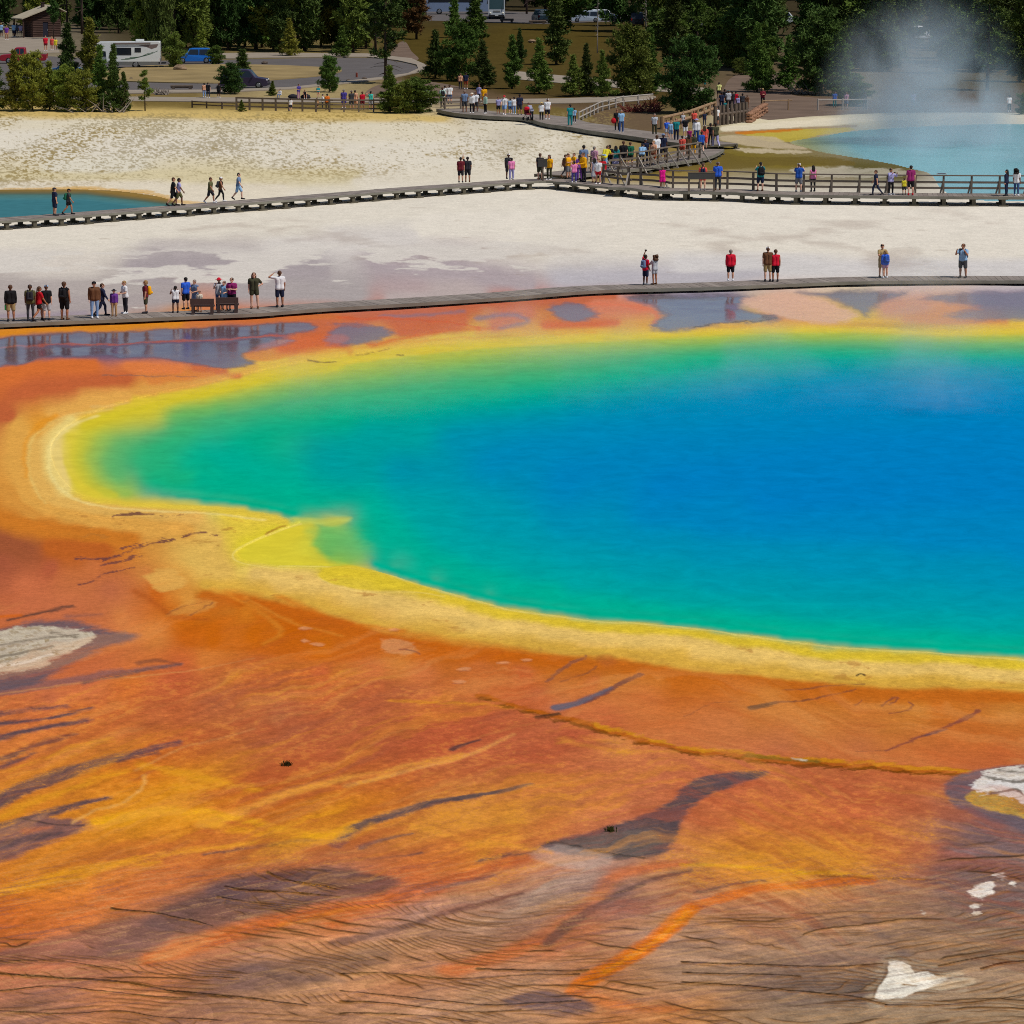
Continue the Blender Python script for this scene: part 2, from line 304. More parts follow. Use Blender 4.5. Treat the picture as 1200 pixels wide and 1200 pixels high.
    # ---- near orange mats, row by row
    near = """30,690 205,112,70|70,718 202,112,70|130,690 190,106,66|140,722 214,128,68|-60,690 186,98,64|-60,730 200,110,60|185,695 204,104,32|170,670 206,128,62|0,665 168,88,58|60,668 180,92,58|110,665 200,112,60
215,728 205,106,22|250,748 206,110,22|300,742 205,112,20|350,735 198,102,12|380,755 212,120,28|290,715 214,140,44|330,716 222,160,66|250,690 224,164,64|220,700 218,146,60|180,745 216,130,60|240,775 214,124,54
410,735 196,100,16|450,748 204,110,22|520,755 208,114,28|580,762 196,104,30|640,764 190,104,40|690,770 196,114,50|460,722 212,140,46|540,742 214,150,56|620,756 214,160,70
100,795 206,110,64|150,805 214,114,48|60,815 206,112,66|200,795 204,100,54|300,790 200,104,50|-60,820 200,110,60|380,790 204,100,50|440,795 202,106,56|500,795 206,116,62|560,785 206,112,52|610,790 198,100,50
100,832 214,118,50|40,840 208,112,56|180,840 196,104,54|260,830 190,104,58|330,845 186,104,64|400,835 192,104,56|450,850 188,96,56|510,830 196,94,52|560,835 194,94,54|630,815 196,104,60|650,835 202,112,68|720,845 196,100,58|760,820 206,116,58|700,800 204,116,58|740,780 212,130,56|790,790 214,126,46
60,870 210,120,54|150,865 204,112,54|230,870 198,102,48|310,885 186,92,56|380,880 190,98,54|450,880 188,94,58|520,875 196,92,54|600,870 190,96,58|670,865 192,90,54|720,872 212,140,74|780,868 202,112,60|830,850 206,120,66|850,800 206,120,40
880,800 200,110,36|950,806 194,102,32|1050,816 190,96,26|1150,820 190,96,18|1240,825 190,96,20|900,830 206,124,54|1000,832 204,122,52|1100,835 198,108,36|860,855 206,122,68|950,860 204,124,58|1050,855 202,122,52|1150,860 196,104,40|920,880 196,112,76|1010,880 196,112,70|1100,885 200,108,56|1170,890 194,98,50|1240,880 194,98,46
110,905 214,124,26|180,905 206,100,30|240,912 214,140,22|300,915 196,100,44|370,905 188,94,50|430,905 200,104,44|490,910 190,94,54|560,905 188,96,58|640,900 194,94,56|700,900 197,105,62|780,905 202,112,72|860,915 198,94,56|940,920 194,100,56|1010,925 194,100,60|1080,918 200,108,52
20,958 214,126,24|150,958 218,140,22|210,966 226,152,20|300,955 206,110,34|330,978 220,150,26|390,962 218,144,24|260,935 200,100,34|340,940 196,94,34|430,940 206,112,34|470,930 204,112,36|560,950 214,140,60|640,935 206,120,58|700,945 206,116,60|500,975 216,144,58|600,965 220,150,40|560,990 218,146,32|650,985 214,130,48|740,930 202,112,66|860,955 206,110,60|930,965 206,112,56|1010,955 198,94,58|1080,960 204,118,58
-60,1000 204,112,40|40,1028 214,136,40|100,1010 208,112,46|170,1000 204,100,48|240,1000 206,112,40|300,1008 208,120,44|370,1000 200,116,60|90,1035 214,132,40|20,1065 214,108,36|-60,1070 206,100,40|150,1045 206,118,58|70,1075 212,124,58|110,1090 208,122,62|0,1105 190,93,44|210,1025 206,116,58
850,995 210,126,46|900,1003 214,144,40|960,1000 212,134,44|1040,1000 206,118,60|1080,995 204,116,60|830,1010 212,140,40|930,1022 220,154,24|1000,1020 212,138,34|460,1000 206,110,44|520,1015 206,104,50|590,1005 206,112,54|640,1005 210,118,56|430,1050 208,108,50|490,1035 204,108,56|390,1075 208,112,50
270,1045 122,92,86|340,1030 150,108,98|220,1075 152,112,98|160,1095 146,98,82|130,1110 140,96,80|210,1115 214,140,92|260,1085 206,122,72|330,1075 206,118,66|350,1050 140,112,112|390,1030 166,116,100
50,1138 206,120,86|-60,1150 190,110,80|40,1178 152,112,96|120,1172 206,130,82|190,1150 206,126,78|300,1145 152,116,102|260,1150 140,108,100|350,1115 200,150,108|320,1165 190,140,102|380,1140 200,150,110|250,1190 168,118,92|160,1200 170,120,90|40,1225 170,120,92|380,1175 182,136,102|-60,1230 170,120,92
480,1065 166,130,120|540,1055 168,128,114|440,1090 176,136,112|490,1095 186,138,100|560,1085 190,150,122|420,1120 190,146,106|600,1065 176,144,124|640,1045 186,158,138|690,1022 186,158,140|660,1060 172,128,108|560,1125 180,132,104|610,1100 184,120,90|700,1050 156,118,106|740,1065 150,112,106|690,1085 190,110,66|640,1110 196,110,66|720,1105 160,122,104
480,1150 206,134,90|540,1145 208,140,96|420,1155 200,140,100|420,1185 172,130,106|500,1180 180,140,114|560,1180 190,150,118|620,1150 196,150,112|640,1135 176,140,112|580,1200 180,136,106|660,1200 182,140,106|480,1230 176,130,104|700,1235 180,138,104
770,1100 162,128,110|800,1140 166,136,116|760,1145 196,152,112|720,1180 206,116,52|780,1185 204,130,76|830,1178 206,142,84|850,1090 156,126,106|900,1120 152,124,104|950,1100 150,122,100|1050,1100 148,122,102|1130,1110 146,120,98|1200,1105 146,120,100|1280,1110 146,120,100|830,1060 170,130,108|870,1045 210,120,56|950,1050 196,132,92|900,1070 180,130,100|1020,1050 172,134,106|1090,1040 158,122,104|1140,1005 136,106,102|1180,1015 142,116,106|1150,1070 116,104,102|1120,980 140,100,92|1160,970 140,110,100|1230,1000 142,116,106|1210,1060 124,108,102
850,1140 152,122,102|900,1155 132,110,100|960,1150 126,106,97|1010,1160 118,104,98|870,1180 160,132,106|950,1190 156,130,106|1030,1190 158,134,110|1100,1190 172,146,118|1150,1150 168,142,118|1200,1140 158,132,108|1200,1185 170,146,120|1280,1160 160,134,110|900,1235 160,134,108|1100,1235 166,140,112"""
    for row in near.replace("\n", "|").split("|"):
        p, c = row.split(" ")
        x, y = map(float, p.split(","))
        if x > 240 and y < np.interp(x, [e[0] for e in CRUST_EDGE], [e[1] for e in CRUST_EDGE]) + 12: continue
        B(tuple(map(float, c.split(","))), [(x, y)], 7)
    base = S.solve()
    base = blur(base, 1)
    pm = inside(SHORE, PX, PY); d, _ = S.dist(SHORE + SHORE[:1], PX, PY)
    k = (sstep(26, 60, d) * pm)[..., None]
    base = base * (1 - k) + blur(base, 9) * k
    k = (sstep(8, 20, d) * pm)[..., None] * (1 - k)
    base = base * (1 - k) + blur(base, 6) * k
    pm = inside(SHORE, PX, PY)
    base[..., 1] *= 1 + 0.12 * pm * sstep(0.10, 0.0, base[..., 0])
    return S, base

def finish_ground(S, base):
    X, Y = ground_xy()
    # warps: the mats have ragged, flowing edges
    w1 = fbm(X / 2.2, Y / 7.0, 11, 5); w2 = fbm(X / 2.2 + 40, Y / 7.0 + 9, 23, 5)
    fine = fbm(X / 0.30 + 0.31 * Y, Y / 0.42 - 0.5 * X, 31, 4, 0.75)     # grain of the mats
    med = fbm(X / 1.1 + 0.12 * Y, Y / 3.6 - 0.3 * X, 41, 5, 0.62)
    w3 = fbm(X / 0.55, Y / 1.1, 61, 4, 0.65); w4 = fbm(X / 0.55 + 31, Y / 1.1 + 17, 67, 4, 0.65)
    # flow runs away from the spring, down to the left
    sx = PX * 0.93 - PY * 0.37; tx = PX * 0.37 + PY * 0.93
    flow = fbm(sx / 110.0 + w1 * 0.5, tx / 9.0 + w2 * 2.2 + w1 * 1.2, 53, 5, 0.62)
    hx = PX * 0.985 - PY * 0.17; hy = PX * 0.17 + PY * 0.985
    hatch = fbm(hx / 60.0 + w1 * 0.6, hy / 2.6 + w2 * 1.0 + w1 * 0.8, 59, 4, 0.7)
    pool = inside(SHORE, PX, PY)
    edge, _ = S.dist(SHORE + SHORE[:1], PX, PY)
    out = np.where(pool, 0, sstep(0, 14, edge)).astype(np.float32)   # 0 in the water, 1 away from it
    near = sstep(640, 790, PY + 0 * PX)
    # the film is drawn out along the runoff
    lowz = sstep(800, 900, PY)
    smear = np.zeros_like(base); nt = 13
    slope_ = np.interp(_cx, [-160, 600, 850, 1360], [-.36, -.36, -.22, -.05]).astype(np.float32)[None, :]
    for t in np.linspace(-1, 1, nt):
        L = 62.0 * t / CS
        jx = np.clip(np.arange(NX)[None, :] + L * np.ones((NY, 1)), 0, NX - 1).astype(int); jy = np.clip(np.arange(NY)[:, None] + L * slope_, 0, NY - 1).astype(int)
        smear += base[jy, jx]
    base = base * (1 - 0.75 * lowz[..., None]) + smear / nt * 0.75 * lowz[..., None]
    # sample the base map through the warp
    amp = 2.0 + 5.0 * near
    jx = np.clip(np.interp(PX + w1 * amp * 2.2 * out, _cx, np.arange(NX)), 0, NX - 1.01); jy = np.clip((PY + w2 * amp * out - CY0) / CS, 0, NY - 1.01)
    x0 = jx.astype(int); y0 = jy.astype(int); fx = (jx - x0)[..., None]; fy = (jy - y0)[..., None]
    c = (base[y0, x0] * (1 - fx) + base[y0, x0 + 1] * fx) * (1 - fy) + (base[y0 + 1, x0] * (1 - fx) + base[y0 + 1, x0 + 1] * fx) * fy
    c = c.astype(np.float32)
    wet = np.zeros((NY, NX), np.float32)
    A = [c, wet]

    def mixin(sl, m, col):
        A[0][sl] = A[0][sl] * (1 - m[..., None]) + lin(col) * m[..., None]
    def poly(col, pts, soft=4, alpha=1.0, warp=1.0, wetness=None, rag=0.0, sm=True, ysc=2.0):
        """a patch with a ragged, softened outline; ysc makes the outline crisper down the slope"""
        if sm: pts = smooth_line(pts, 5, True)
        sl = S.win(pts, soft * 2 + 16)
        x = PX[sl] + (w1[sl] * 9 + w3[sl] * 6) * warp; y = PY[sl] + (w2[sl] * 4 + w4[sl] * 2.6) * warp
        d, _ = S.dist(list(pts) + [pts[0]], x, y, ysc)
        d = np.where(inside(pts, x, y), -d, d) + rag * fine[sl] * 4 + rag * hatch[sl] * 9
        m = sstep(soft, -soft, d) * alpha * (1 - rag * 0.35 * sstep(-0.1, 0.5, hatch[sl]))
        mixin(sl, m, col)
        if wetness is not None: A[1][sl] = A[1][sl] * (1 - m) + wetness * m
        return sl, m
    def line(col, pts, w0, w1_=None, soft=1.5, alpha=1.0, warp=1.0, rag=0.0, wetness=None, ysc=2.0):
        """a streak w0 wide at its start and w1_ at its end"""
        if w1_ is None: w1_ = w0
        pts = smooth_line(pts, 5)
        sl = S.win(pts, max(w0, w1_) + soft + 12)
        x = PX[sl] + (w1[sl] * 7 + w3[sl] * 5) * warp; y = PY[sl] + (w2[sl] * 3 + w4[sl] * 2.0) * warp
        d, t = S.dist(pts, x, y, ysc)
        hw = (w0 + (w1_ - w0) * t) * 0.5 * ysc / 1.4
        d = d - hw + rag * (fine[sl] * 3 + hatch[sl] * 6)
        m = sstep(soft, -soft, d) * alpha * (1 - rag * 0.35 * sstep(-0.1, 0.5, hatch[sl]))
        mixin(sl, m, col)
        if wetness is not None: A[1][sl] = A[1][sl] * (1 - m) + wetness * m
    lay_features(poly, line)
    c, wet = A
    # ---- texture of the near mats: satin above the terrace ledge, grainy and flecked below it
    k = near * out
    yl = np.interp(PX, [-160, 0, 160, 300, 400, 500, 560, 650, 800, 1130, 1360], [806, 812, 795, 768, 774, 800, 816, 840, 880, 907, 915])
    tex = sstep(-5, 14, PY - yl + 8 * w2) * k
    grain = fbm(X / 0.20 + 0.21 * Y, Y / 0.26 - 0.35 * X, 33, 3, 0.85)
    k = k * (0.22 + 0.78 * tex)
    tone = 1 + k * (0.09 * flow + 0.15 * fine + 0.14 * grain + 0.10 * med)
    c = c * tone[..., None]
    # long bands of gold, rust and dark film drawn out by the runoff
    ang = np.interp(_cx, [-160, 500, 800, 1000, 1360], [.34, .33, .26, .10, .02]).astype(np.float32)[None, :] * np.ones((NY, 1), np.float32)
    fx_ = PX * np.cos(ang) - PY * np.sin(ang); fy_ = PX * np.sin(ang) + PY * np.cos(ang)
    band1 = fbm(fx_ / 240.0 + w1 * 0.35, fy_ / 15.0 + w2 * 1.3 + w1 * 0.9, 301, 5, 0.6)
    band2 = fbm(fx_ / 180.0 + w2 * 0.35 + 7, fy_ / 10.0 + w1 * 1.5 + w2 * 0.8, 307, 5, 0.62)
    band3 = fbm(fx_ / 90.0 + w2 * 0.3, fy_ / 4.0 + w1 * 1.2, 311, 4, 0.65)
    zone = tex * sstep(1100, 1000, PY + 0.1 * (400 - PX))
    sat = near * out * (1 - tex) * sstep(38, 70, edge) * sstep(640, 690, PY)
    c = c * (1 + sat * (0.13 * band1 + 0.10 * band3))[..., None]
    def tint(c, m, col): return c * (1 - m[..., None]) + lin(col) * m[..., None]
    c = tint(c, sstep(0.05, 0.5, band1) * sat * 0.30, (214, 144, 78)); c = tint(c, sstep(0.05, 0.5, -band2) * sat * 0.28, (188, 92, 40))
    c = tint(c, sstep(0.05, 0.42, band1) * zone * 0.32, (216, 140, 34))
    c = tint(c, sstep(0.02, 0.40, -band1) * zone * 0.34, (184, 84, 46))
    c = tint(c, sstep(0.20, 0.50, -band2) * zone * 0.24, (150, 84, 62))
    c = tint(c, sstep(0.20, 0.50, band2) * zone * 0.24, (222, 150, 74))
    c = c * (1 + 0.09 * zone * band3)[..., None]
    # yellow bacterial flecks where the mats are orange
    orange = sstep(0.25, 0.55, (c[..., 0] - c[..., 2]) / (c[..., 0] + 0.02) - 0.35) * tex * sstep(1040, 1000, PY)
    global FLECK
    FLECK = np.clip(tex * sstep(1060, 1030, PY) * sstep(0.25, 0.37, c[..., 1] / (c[..., 0] + 0.02)) * sstep(0.22, 0.10, c[..., 2] / (c[..., 0] + 0.02)) * (0.6 + 0.5 * med + 0.4 * fine), 0, 1).astype(np.float32)
    fl = sstep(0.10, 0.42, grain * 0.55 + fine * 0.40 + flow * 0.40 + med * 0.40) * orange * 0.20
    yel = lin((222, 152, 56))
    c = c * (1 - fl[..., None]) + yel * fl[..., None]
    rd = sstep(0.05, 0.5, -fine * 0.5 - flow * 0.35 - med * 0.5 + w1 * 0.4) * orange * 0.12
    c = c * (1 - rd[..., None]) + lin((176, 80, 52)) * rd[..., None]
    deep = (tex * sstep(1090, 1040, PY))[..., None]
    lum = (0.5 * c[..., 0] + 0.4 * c[..., 1] + 0.1 * c[..., 2])[..., None]
    c = c * (1 + deep * (np.clip((lum / 0.31), 0.3, 1.8) ** 0.28 * 0.96 - 1)) * (1 + deep * np.array([-0.02, 0.01, 0.10], np.float32))
    # soft streaks of lilac and tan film in the runoff apron
    ap = sstep(985, 1040, PY) * out
    st = sstep(0.05, 0.5, hatch) * ap
    c = c * (1 - 0.42 * st[..., None]) + lin((112, 86, 88)) * 0.42 * st[..., None]
    st = sstep(0.05, 0.5, -hatch) * ap
    c = c * (1 - 0.30 * st[..., None]) + lin((214, 164, 112)) * 0.30 * st[..., None]
    apw = np.array([1.04, 1.0, 0.90], np.float32) - 1
    c = c * (1 + ap[..., None] * apw)
    c = c * (1 + ap * (0.22 * band1 + 0.16 * band3))[..., None]
    # stains on the white sinter
    wh = sstep(0.20, 0.40, c.min(-1)) * near
    c = c * (1 - (wh * (0.22 + 0.40 * (PX < 400)) * sstep(0.0, 0.5, grain + fine * 0.6 + med * .5))[..., None] * np.array([0.7, 0.85, 1.1], np.float32))
    # ---- thin dark terrace lips toward the bottom
    for (sp, seed, tilt, lo, th, st) in ((16.0, 71, 0.1, 0.10, 0.8, 0.78), (7.5, 83, -0.1, 0.16, 0.55, 0.58), (4.6, 97, 0.25, 0.16, 0.42, 0.52)):
        slope = np.interp(_cx, [-160, 0, 300, 520, 700, 850, 1000, 1360], [.05, .09, .15, .16, .06, .0, -.06, -.12]) * (1 + tilt)
        T = -np.cumsum(slope * np.gradient(_cx))
        f = (PY + T[None, :] + 56 * fbm(PX / 300, PY / 95, seed, 2) + 4.5 * fbm(PX / 70, PY / 22, seed + 5, 2) + 1.2 * fbm(PX / 16, PY / 8, seed + 6, 2)) / sp
        gy = np.abs(np.gradient(f, axis=0)) + 0.5 * np.abs(np.gradient(f, axis=1)) + 1e-4
        fr = np.abs(f - np.round(f)) / gy                    # distance to the lip in survey units
        gate = sstep(lo, lo + 0.30, fbm(PX / 170, PY / 15, seed + 9, 3) + 0.06)
        zone = CR_ZONE(PX + w1 * 20, PY + w2 * 10)
        zone = zone * (1 - 0.9 * sstep(0.22, 0.36, c.min(-1)))
        m = sstep(th + 0.7, max(th - 0.5, 0.0), fr) * gate * zone * st
        lip = lin((54, 38, 22))
        gl = sstep(th + 3.2, th + 0.6, fr) * (f > np.round(f)) * gate * zone * 0.38
        c = c * (1 - gl[..., None]) + lin((150, 96, 36)) * gl[..., None]
        c = c * (1 - m[..., None]) + lip * m[..., None]
        fi = np.floor(f); ph = (f - fi).astype(np.float32)
        hsh = vnoise(fi * 3.7 + 0.5, PX / 130.0 + fi * 7.3, seed + 3) - 0.5
        c = c * (1 + zone * (0.22 * hsh - 0.12 * (ph - 0.5)))[..., None]
    # ---- pale flats: dry tufts, mud lines, ripples
    flats = sstep(340, 320, PY) * out
    c = c * (1 + flats * (0.05 * med + 0.05 * fine))[..., None]
    tuft_zone = sstep(128, 136, PY) * sstep(226, 190, PY + 0.03 * (PX - 300)) * sstep(760, 690, PX)
    n = fbm(X / 6.0, Y / 30.0, 131, 3) + 0.1; sp = fbm(X / 0.22 + 0.13 * Y, Y / 0.8 - 0.2 * X, 137, 2, 0.9)
    m = sstep(0.12, 0.42, sp * 0.85 + n * 0.60) * tuft_zone * 0.66
    c = c * (1 - m[..., None]) + lin((146, 130, 88)) * m[..., None]
    m = sstep(0.12, 0.35, fbm(X / 5.0 + 5, Y / 22.0, 139, 3)) * sstep(-0.15, 0.3, sp) * tuft_zone * 0.62
    c = c * (1 - m[..., None]) + lin((150, 126, 62)) * m[..., None]
    mud = sstep(0.22, 0.5, fbm(X / 9.0, Y / 16.0, 149, 5, 0.6)) * sstep(232, 262, PY - (PX < 0) * 0) * sstep(330, 305, PY) * 0.36
    c = c * (1 - mud[..., None]) + lin((160, 140, 126)) * mud[..., None]
    rip = sstep(0.55, 0.75, fbm(X / 3.0, Y / 1.6, 151, 3, 0.7) + 0.25 * med) * flats * sstep(225, 250, PY) * 0.35
    c = c * (1 - rip[..., None]) + lin((150, 130, 112)) * rip[..., None]
    # wet lavender film on the flats by the near boardwalk, dry white ridges left in it
    film = sstep(286, 305, PY + 0.02 * PX + w2 * 8) * sstep(760, 560, PX + w1 * 30) * sstep(384, 372, PY + 0.07 * np.maximum(PX - 0, 0) * 0.6)
    ridge = sstep(0.10, 0.22, fbm(X / 4.5, Y / 5.5, 157, 5, 0.6) + 0.75 * sstep(338, 292, PY) - 0.36)
    m = film * ridge * 0.9
    c = c * (1 - m[..., None]) + lin((216, 208, 196)) * m[..., None]
    # ---- crust of the near shore: warm speckle
    crust = sstep(1, 10, edge) * sstep(62, 34, edge) * (PY > 600) * (~pool)
    c = c * (1 + crust * (0.14 * fine + 0.12 * med + 0.10 * grain))[..., None]
    dk = sstep(0.30, 0.52, fbm(X / 0.7, Y / 0.9, 163, 4, 0.7) + 0.2 * fine) * crust * sstep(8, 22, edge) * 0.55
    c = c * (1 - dk[..., None]) + lin((170, 112, 50)) * dk[..., None]
    # dirt and meadow beyond the flats
    back = sstep(134, 124, PY)
    c = c * (1 - 0.22 * sstep(132, 122, PY))[..., None]
    c = c * (1 + back * (0.16 * fbm(X / 2.5, Y / 8.0, 167, 4) + 0.12 * fine))[..., None]
    return np.clip(c, 0.0, 1.0).astype(np.float32), wet, pool, edge

def CR_ZONE(x, y):
    """where the shallow runoff has built thin lips"""
    z = sstep(1015, 1060, y - 0.02 * x)
    z = np.maximum(z, sstep(1010, 1030, y) * sstep(240, 300, x) * sstep(460, 380, x) * 0.9)
    z = np.maximum(z, sstep(975, 1000, y) * sstep(1085, 1120, x))
    z = z * (1 - sstep(60, 20, np.hypot(x - 220, (y - 1110) * 2.2)) * 0.9)
    z = z * (1 - 0.85 * sstep(1112, 1080, y + 0.1 * x) * sstep(260, 160, x))
    z = z * (1 - 0.8 * sstep(40, 18, np.abs(y - 1040 - (880 - x) * 0.16)) * sstep(1010, 990, x) * sstep(780, 800, x))
    return z

def lay_features(poly, line):
    # ---- reflective film of runoff beyond the far shore, reflected sky painted in as lavender
    LAV = (112, 92, 104)
    poly((104, 78, 82), [(-160, 404), (0, 397), (80, 391), (170, 387), (260, 383), (340, 379), (372, 384), (345, 391), (290, 395), (230, 399), (150, 402), (60, 406), (-20, 412), (-160, 418)], 4, 0.88, 0.9, 1.0)
    poly((100, 76, 84), [(-160, 424), (0, 409), (70, 407), (150, 404), (240, 401), (320, 397), (345, 401), (318, 408), (285, 415), (292, 426), (262, 431), (215, 425), (150, 420), (100, 418), (50, 420), (0, 432), (-160, 440)], 5, 0.88, 1.0, 1.0)
    line((190, 88, 52), [(-40, 410), (60, 405), (160, 402), (250, 398), (330, 394)], 2.2, 2.5, 2, 0.8)
    poly(LAV, [(392, 383), (425, 380), (452, 386), (456, 393), (432, 401), (402, 405), (380, 400)], 6, 0.8, 1.3, 0.9)
    line((140, 112, 122), [(450, 371), (500, 369), (540, 366)], 4, 3, 3, 0.6, wetness=0.7)
    line((132, 112, 132), [(560, 374), (600, 370), (618, 378), (590, 384)], 8, 3, 5, 0.6, wetness=0.8)
    poly((122, 100, 108), [(648, 358), (672, 354), (692, 362), (702, 369), (682, 376), (660, 374)], 6, 0.85, 1.3, 0.9)
    poly((112, 100, 112), [(735, 349), (800, 344), (868, 345), (884, 350), (872, 356), (858, 360), (888, 368), (912, 372), (906, 377), (862, 379), (820, 384), (790, 388), (764, 383), (778, 372), (770, 362)], 8, 0.92, 1.2, 1.0)
    line((60, 48, 40), [(812, 384), (850, 379), (890, 377), (910, 374)], 1.5, 1, 1.5, 0.8)
    poly((226, 180, 152), [(872, 352), (905, 346), (950, 349), (982, 358), (1002, 372), (975, 378), (930, 376), (895, 366)], 6, 0.85, 1.0, 0.2)
    poly((112, 100, 112), [(935, 343), (1010, 341), (1060, 344), (1038, 354), (1020, 364), (1012, 373), (1002, 366), (985, 355), (960, 347)], 9, 0.8, 1.2, 1.0)
    poly((128, 114, 120), [(1085, 350), (1150, 344), (1290, 345), (1300, 372), (1190, 376), (1140, 376), (1112, 370), (1145, 362), (1110, 358)], 8, 0.7, 1.2, 1.0)
    poly((214, 108, 62), [(285, 417), (305, 404), (345, 396), (395, 392), (408, 398), (385, 410), (350, 415), (310, 424)], 4, 0.55, 0.5)
    line((226, 90, 40), [(340, 394), (400, 389), (430, 379), (395, 374)], 3, 2, 4, 0.0)
    line((214, 92, 46), [(430, 404), (470, 398), (520, 388), (575, 384)], 5, 3, 5, 0.7)
    line((216, 84, 40), [(400, 374), (460, 374), (520, 378), (560, 385)], 2, 2, 3, 0.6)
    line((224, 120, 86), [(690, 357), (740, 360), (770, 368), (768, 378)], 5, 4, 4, 0.7)
    line((120, 96, 84), [(118, 440), (180, 441), (232, 443)], 1.5, 1, 1.5, 0.7); line((96, 60, 40), [(362, 422), (378, 424), (390, 423)], 2.5, 1.5, 1.2, 0.7)
    line((110, 70, 44), [(415, 415), (440, 411), (455, 408)], 1.5, 1, 1.2, 0.6); line((90, 70, 40), [(466, 415), (474, 415)], 2, 2, 1, 0.8)
    line((226, 150, 60), [(320, 420), (420, 408), (540, 396), (700, 388)], 2, 2, 3, 0.5)
    # outer crest lines on the left rim
    line((240, 218, 138), [(112, 487), (78, 502), (59, 525), (59, 552), (74, 575), (106, 592), (170, 600), (250, 603), (310, 610)], 4.0, 2.5, 3, 0.6, 0.6, 0.3)
    line((232, 200, 112), [(130, 478), (70, 492), (36, 520), (34, 560), (56, 590)], 3, 2, 3, 0.5, 0.6)
    line((230, 150, 40), [(64, 488), (42, 502), (28, 528), (30, 560)], 4, 2, 4, 0.7, 0.6)
    line((228, 184, 104), [(110, 478), (150, 470)], 4, 3, 3, 0.6)
    # cracks and dark seams left of the bay
    for pts in ([(134, 608), (160, 605), (182, 608), (216, 605)], [(122, 655), (150, 645), (172, 638), (200, 632)], [(140, 642), (165, 636), (195, 631)], [(90, 655), (120, 653), (150, 648)],
                [(210, 628), (232, 624), (252, 627)], [(100, 685), (130, 672), (160, 664)], [(120, 662), (160, 652)]):
        line((112, 66, 62), pts, 3.4, 1.2, 1.2, 0.85, 1.6, 0.9)
    line((150, 86, 40), [(308, 626), (320, 620), (332, 618)], 4, 2, 2, 0.75)
    poly((222, 204, 58), [(280, 648), (292, 636), (320, 624), (352, 612), (366, 612), (372, 622), (366, 638), (386, 654), (404, 662), (350, 664), (310, 661), (290, 657)], 6, 0.75, 0.4)
    poly((128, 190, 92), [(362, 620), (400, 613), (420, 630), (428, 652), (404, 660), (384, 650), (368, 636)], 13, 0.62, 1.0)
    poly((206, 206, 84), [(340, 606), (372, 607), (404, 605), (410, 609), (388, 616), (368, 613), (350, 614)], 4.5, 0.6, 0.6)
    line((236, 214, 118), [(x, y + 3) for x, y in SHORE_NEAR[14:]], 2.4, 2.4, 1.6, 0.55, 0.6)
    line((206, 156, 62), [(x, y - 3) for x, y in CRUST_EDGE], 5, 6, 4, 0.45, 1.2, 0.8)
    line((238, 214, 120), [(352, 613), (322, 623), (290, 636), (272, 650), (286, 661), (340, 668)], 1.6, 1.2, 1.5, 0.6, 0.3)
    poly((222, 194, 50), [(374, 676), (386, 665), (412, 662), (440, 669), (470, 680), (506, 690), (480, 692), (430, 692), (390, 685)], 3, 0.85, 0.4)
    line((234, 204, 110), [(374, 678), (392, 687), (432, 694), (490, 695), (520, 700)], 2, 1.5, 2, 0.6, 0.4)
    # cream flakes and folds below the crust
    poly((226, 172, 84), [(176, 672), (204, 664), (218, 680), (206, 690), (186, 690)], 4, 0.8, 1, rag=0.4)
    poly((214, 150, 70), [(192, 720), (226, 702), (252, 704), (240, 716), (214, 722)], 4, 0.6, 1, rag=0.4)
    for pts in ([(193, 720), (214, 710), (238, 704)], [(222, 722), (236, 712), (248, 706)]):
        line((140, 84, 50), pts, 2, 1, 1.2, 0.7, 1, 0.3)
    poly((200, 96, 14), [(262, 692), (300, 696), (350, 712), (420, 735), (480, 740), (560, 752), (650, 768), (660, 780), (560, 776), (460, 772), (380, 775), (300, 764), (220, 760), (205, 742), (245, 730), (275, 715)], 10, 0.55, 1)
    line((176, 84, 30), [(160, 692), (185, 708), (200, 722), (240, 728)], 7, 3, 6, 0.6); line((226, 150, 50), [(250, 690), (300, 712), (330, 740), (310, 755)], 5, 3, 6, 0.45)
    line((232, 160, 60), [(290, 700), (340, 728), (400, 745)], 3, 2, 5, 0.4); line((210, 96, 10), [(330, 700), (400, 728), (470, 740)], 8, 4, 7, 0.55)
    poly((216, 150, 96), [(446, 752), (462, 748), (488, 758), (480, 768), (455, 764)], 3, 0.7, 1, rag=0.5); line((110, 64, 60), [(470, 762), (484, 764), (492, 768)], 3, 1, 1.3, 0.7)
    for x, y in ((360, 736), (362, 751), (375, 755), (590, 778), (618, 775), (461, 738), (545, 786), (538, 800)):
        poly((222, 150, 100), [(x - 7, y), (x, y - 2), (x + 7, y), (x, y + 2)], 2, 0.75, 1); line((120, 72, 66), [(x - 6, y + 2), (x + 5, y + 2)], 1.2, 0.8, 1, 0.5)
    # white sinter island on the left and its slate margin
    poly((88, 80, 86), [(-160, 745), (0, 738), (40, 730), (80, 728), (120, 736), (156, 742), (130, 756), (92, 772), (60, 790), (20, 808), (-160, 830)], 8, 0.85, 1.2, 0.5, rag=0.5)
    poly((110, 88, 92), [(0, 806), (60, 796), (120, 788), (190, 782), (130, 794), (60, 806), (0, 818)], 5, 0.6, 1, 0.3, rag=0.4)
    line((66, 56, 52), [(10, 728), (45, 720), (84, 711)], 5, 6, 3, 0.8, 1, 0.5); line((210, 100, 20), [(-40, 728), (0, 724), (26, 722)], 6, 4, 4, 0.8)
    line((96, 80, 84), [(80, 724), (95, 722), (115, 720)], 8, 2, 5, 0.5, 1, 0.4)
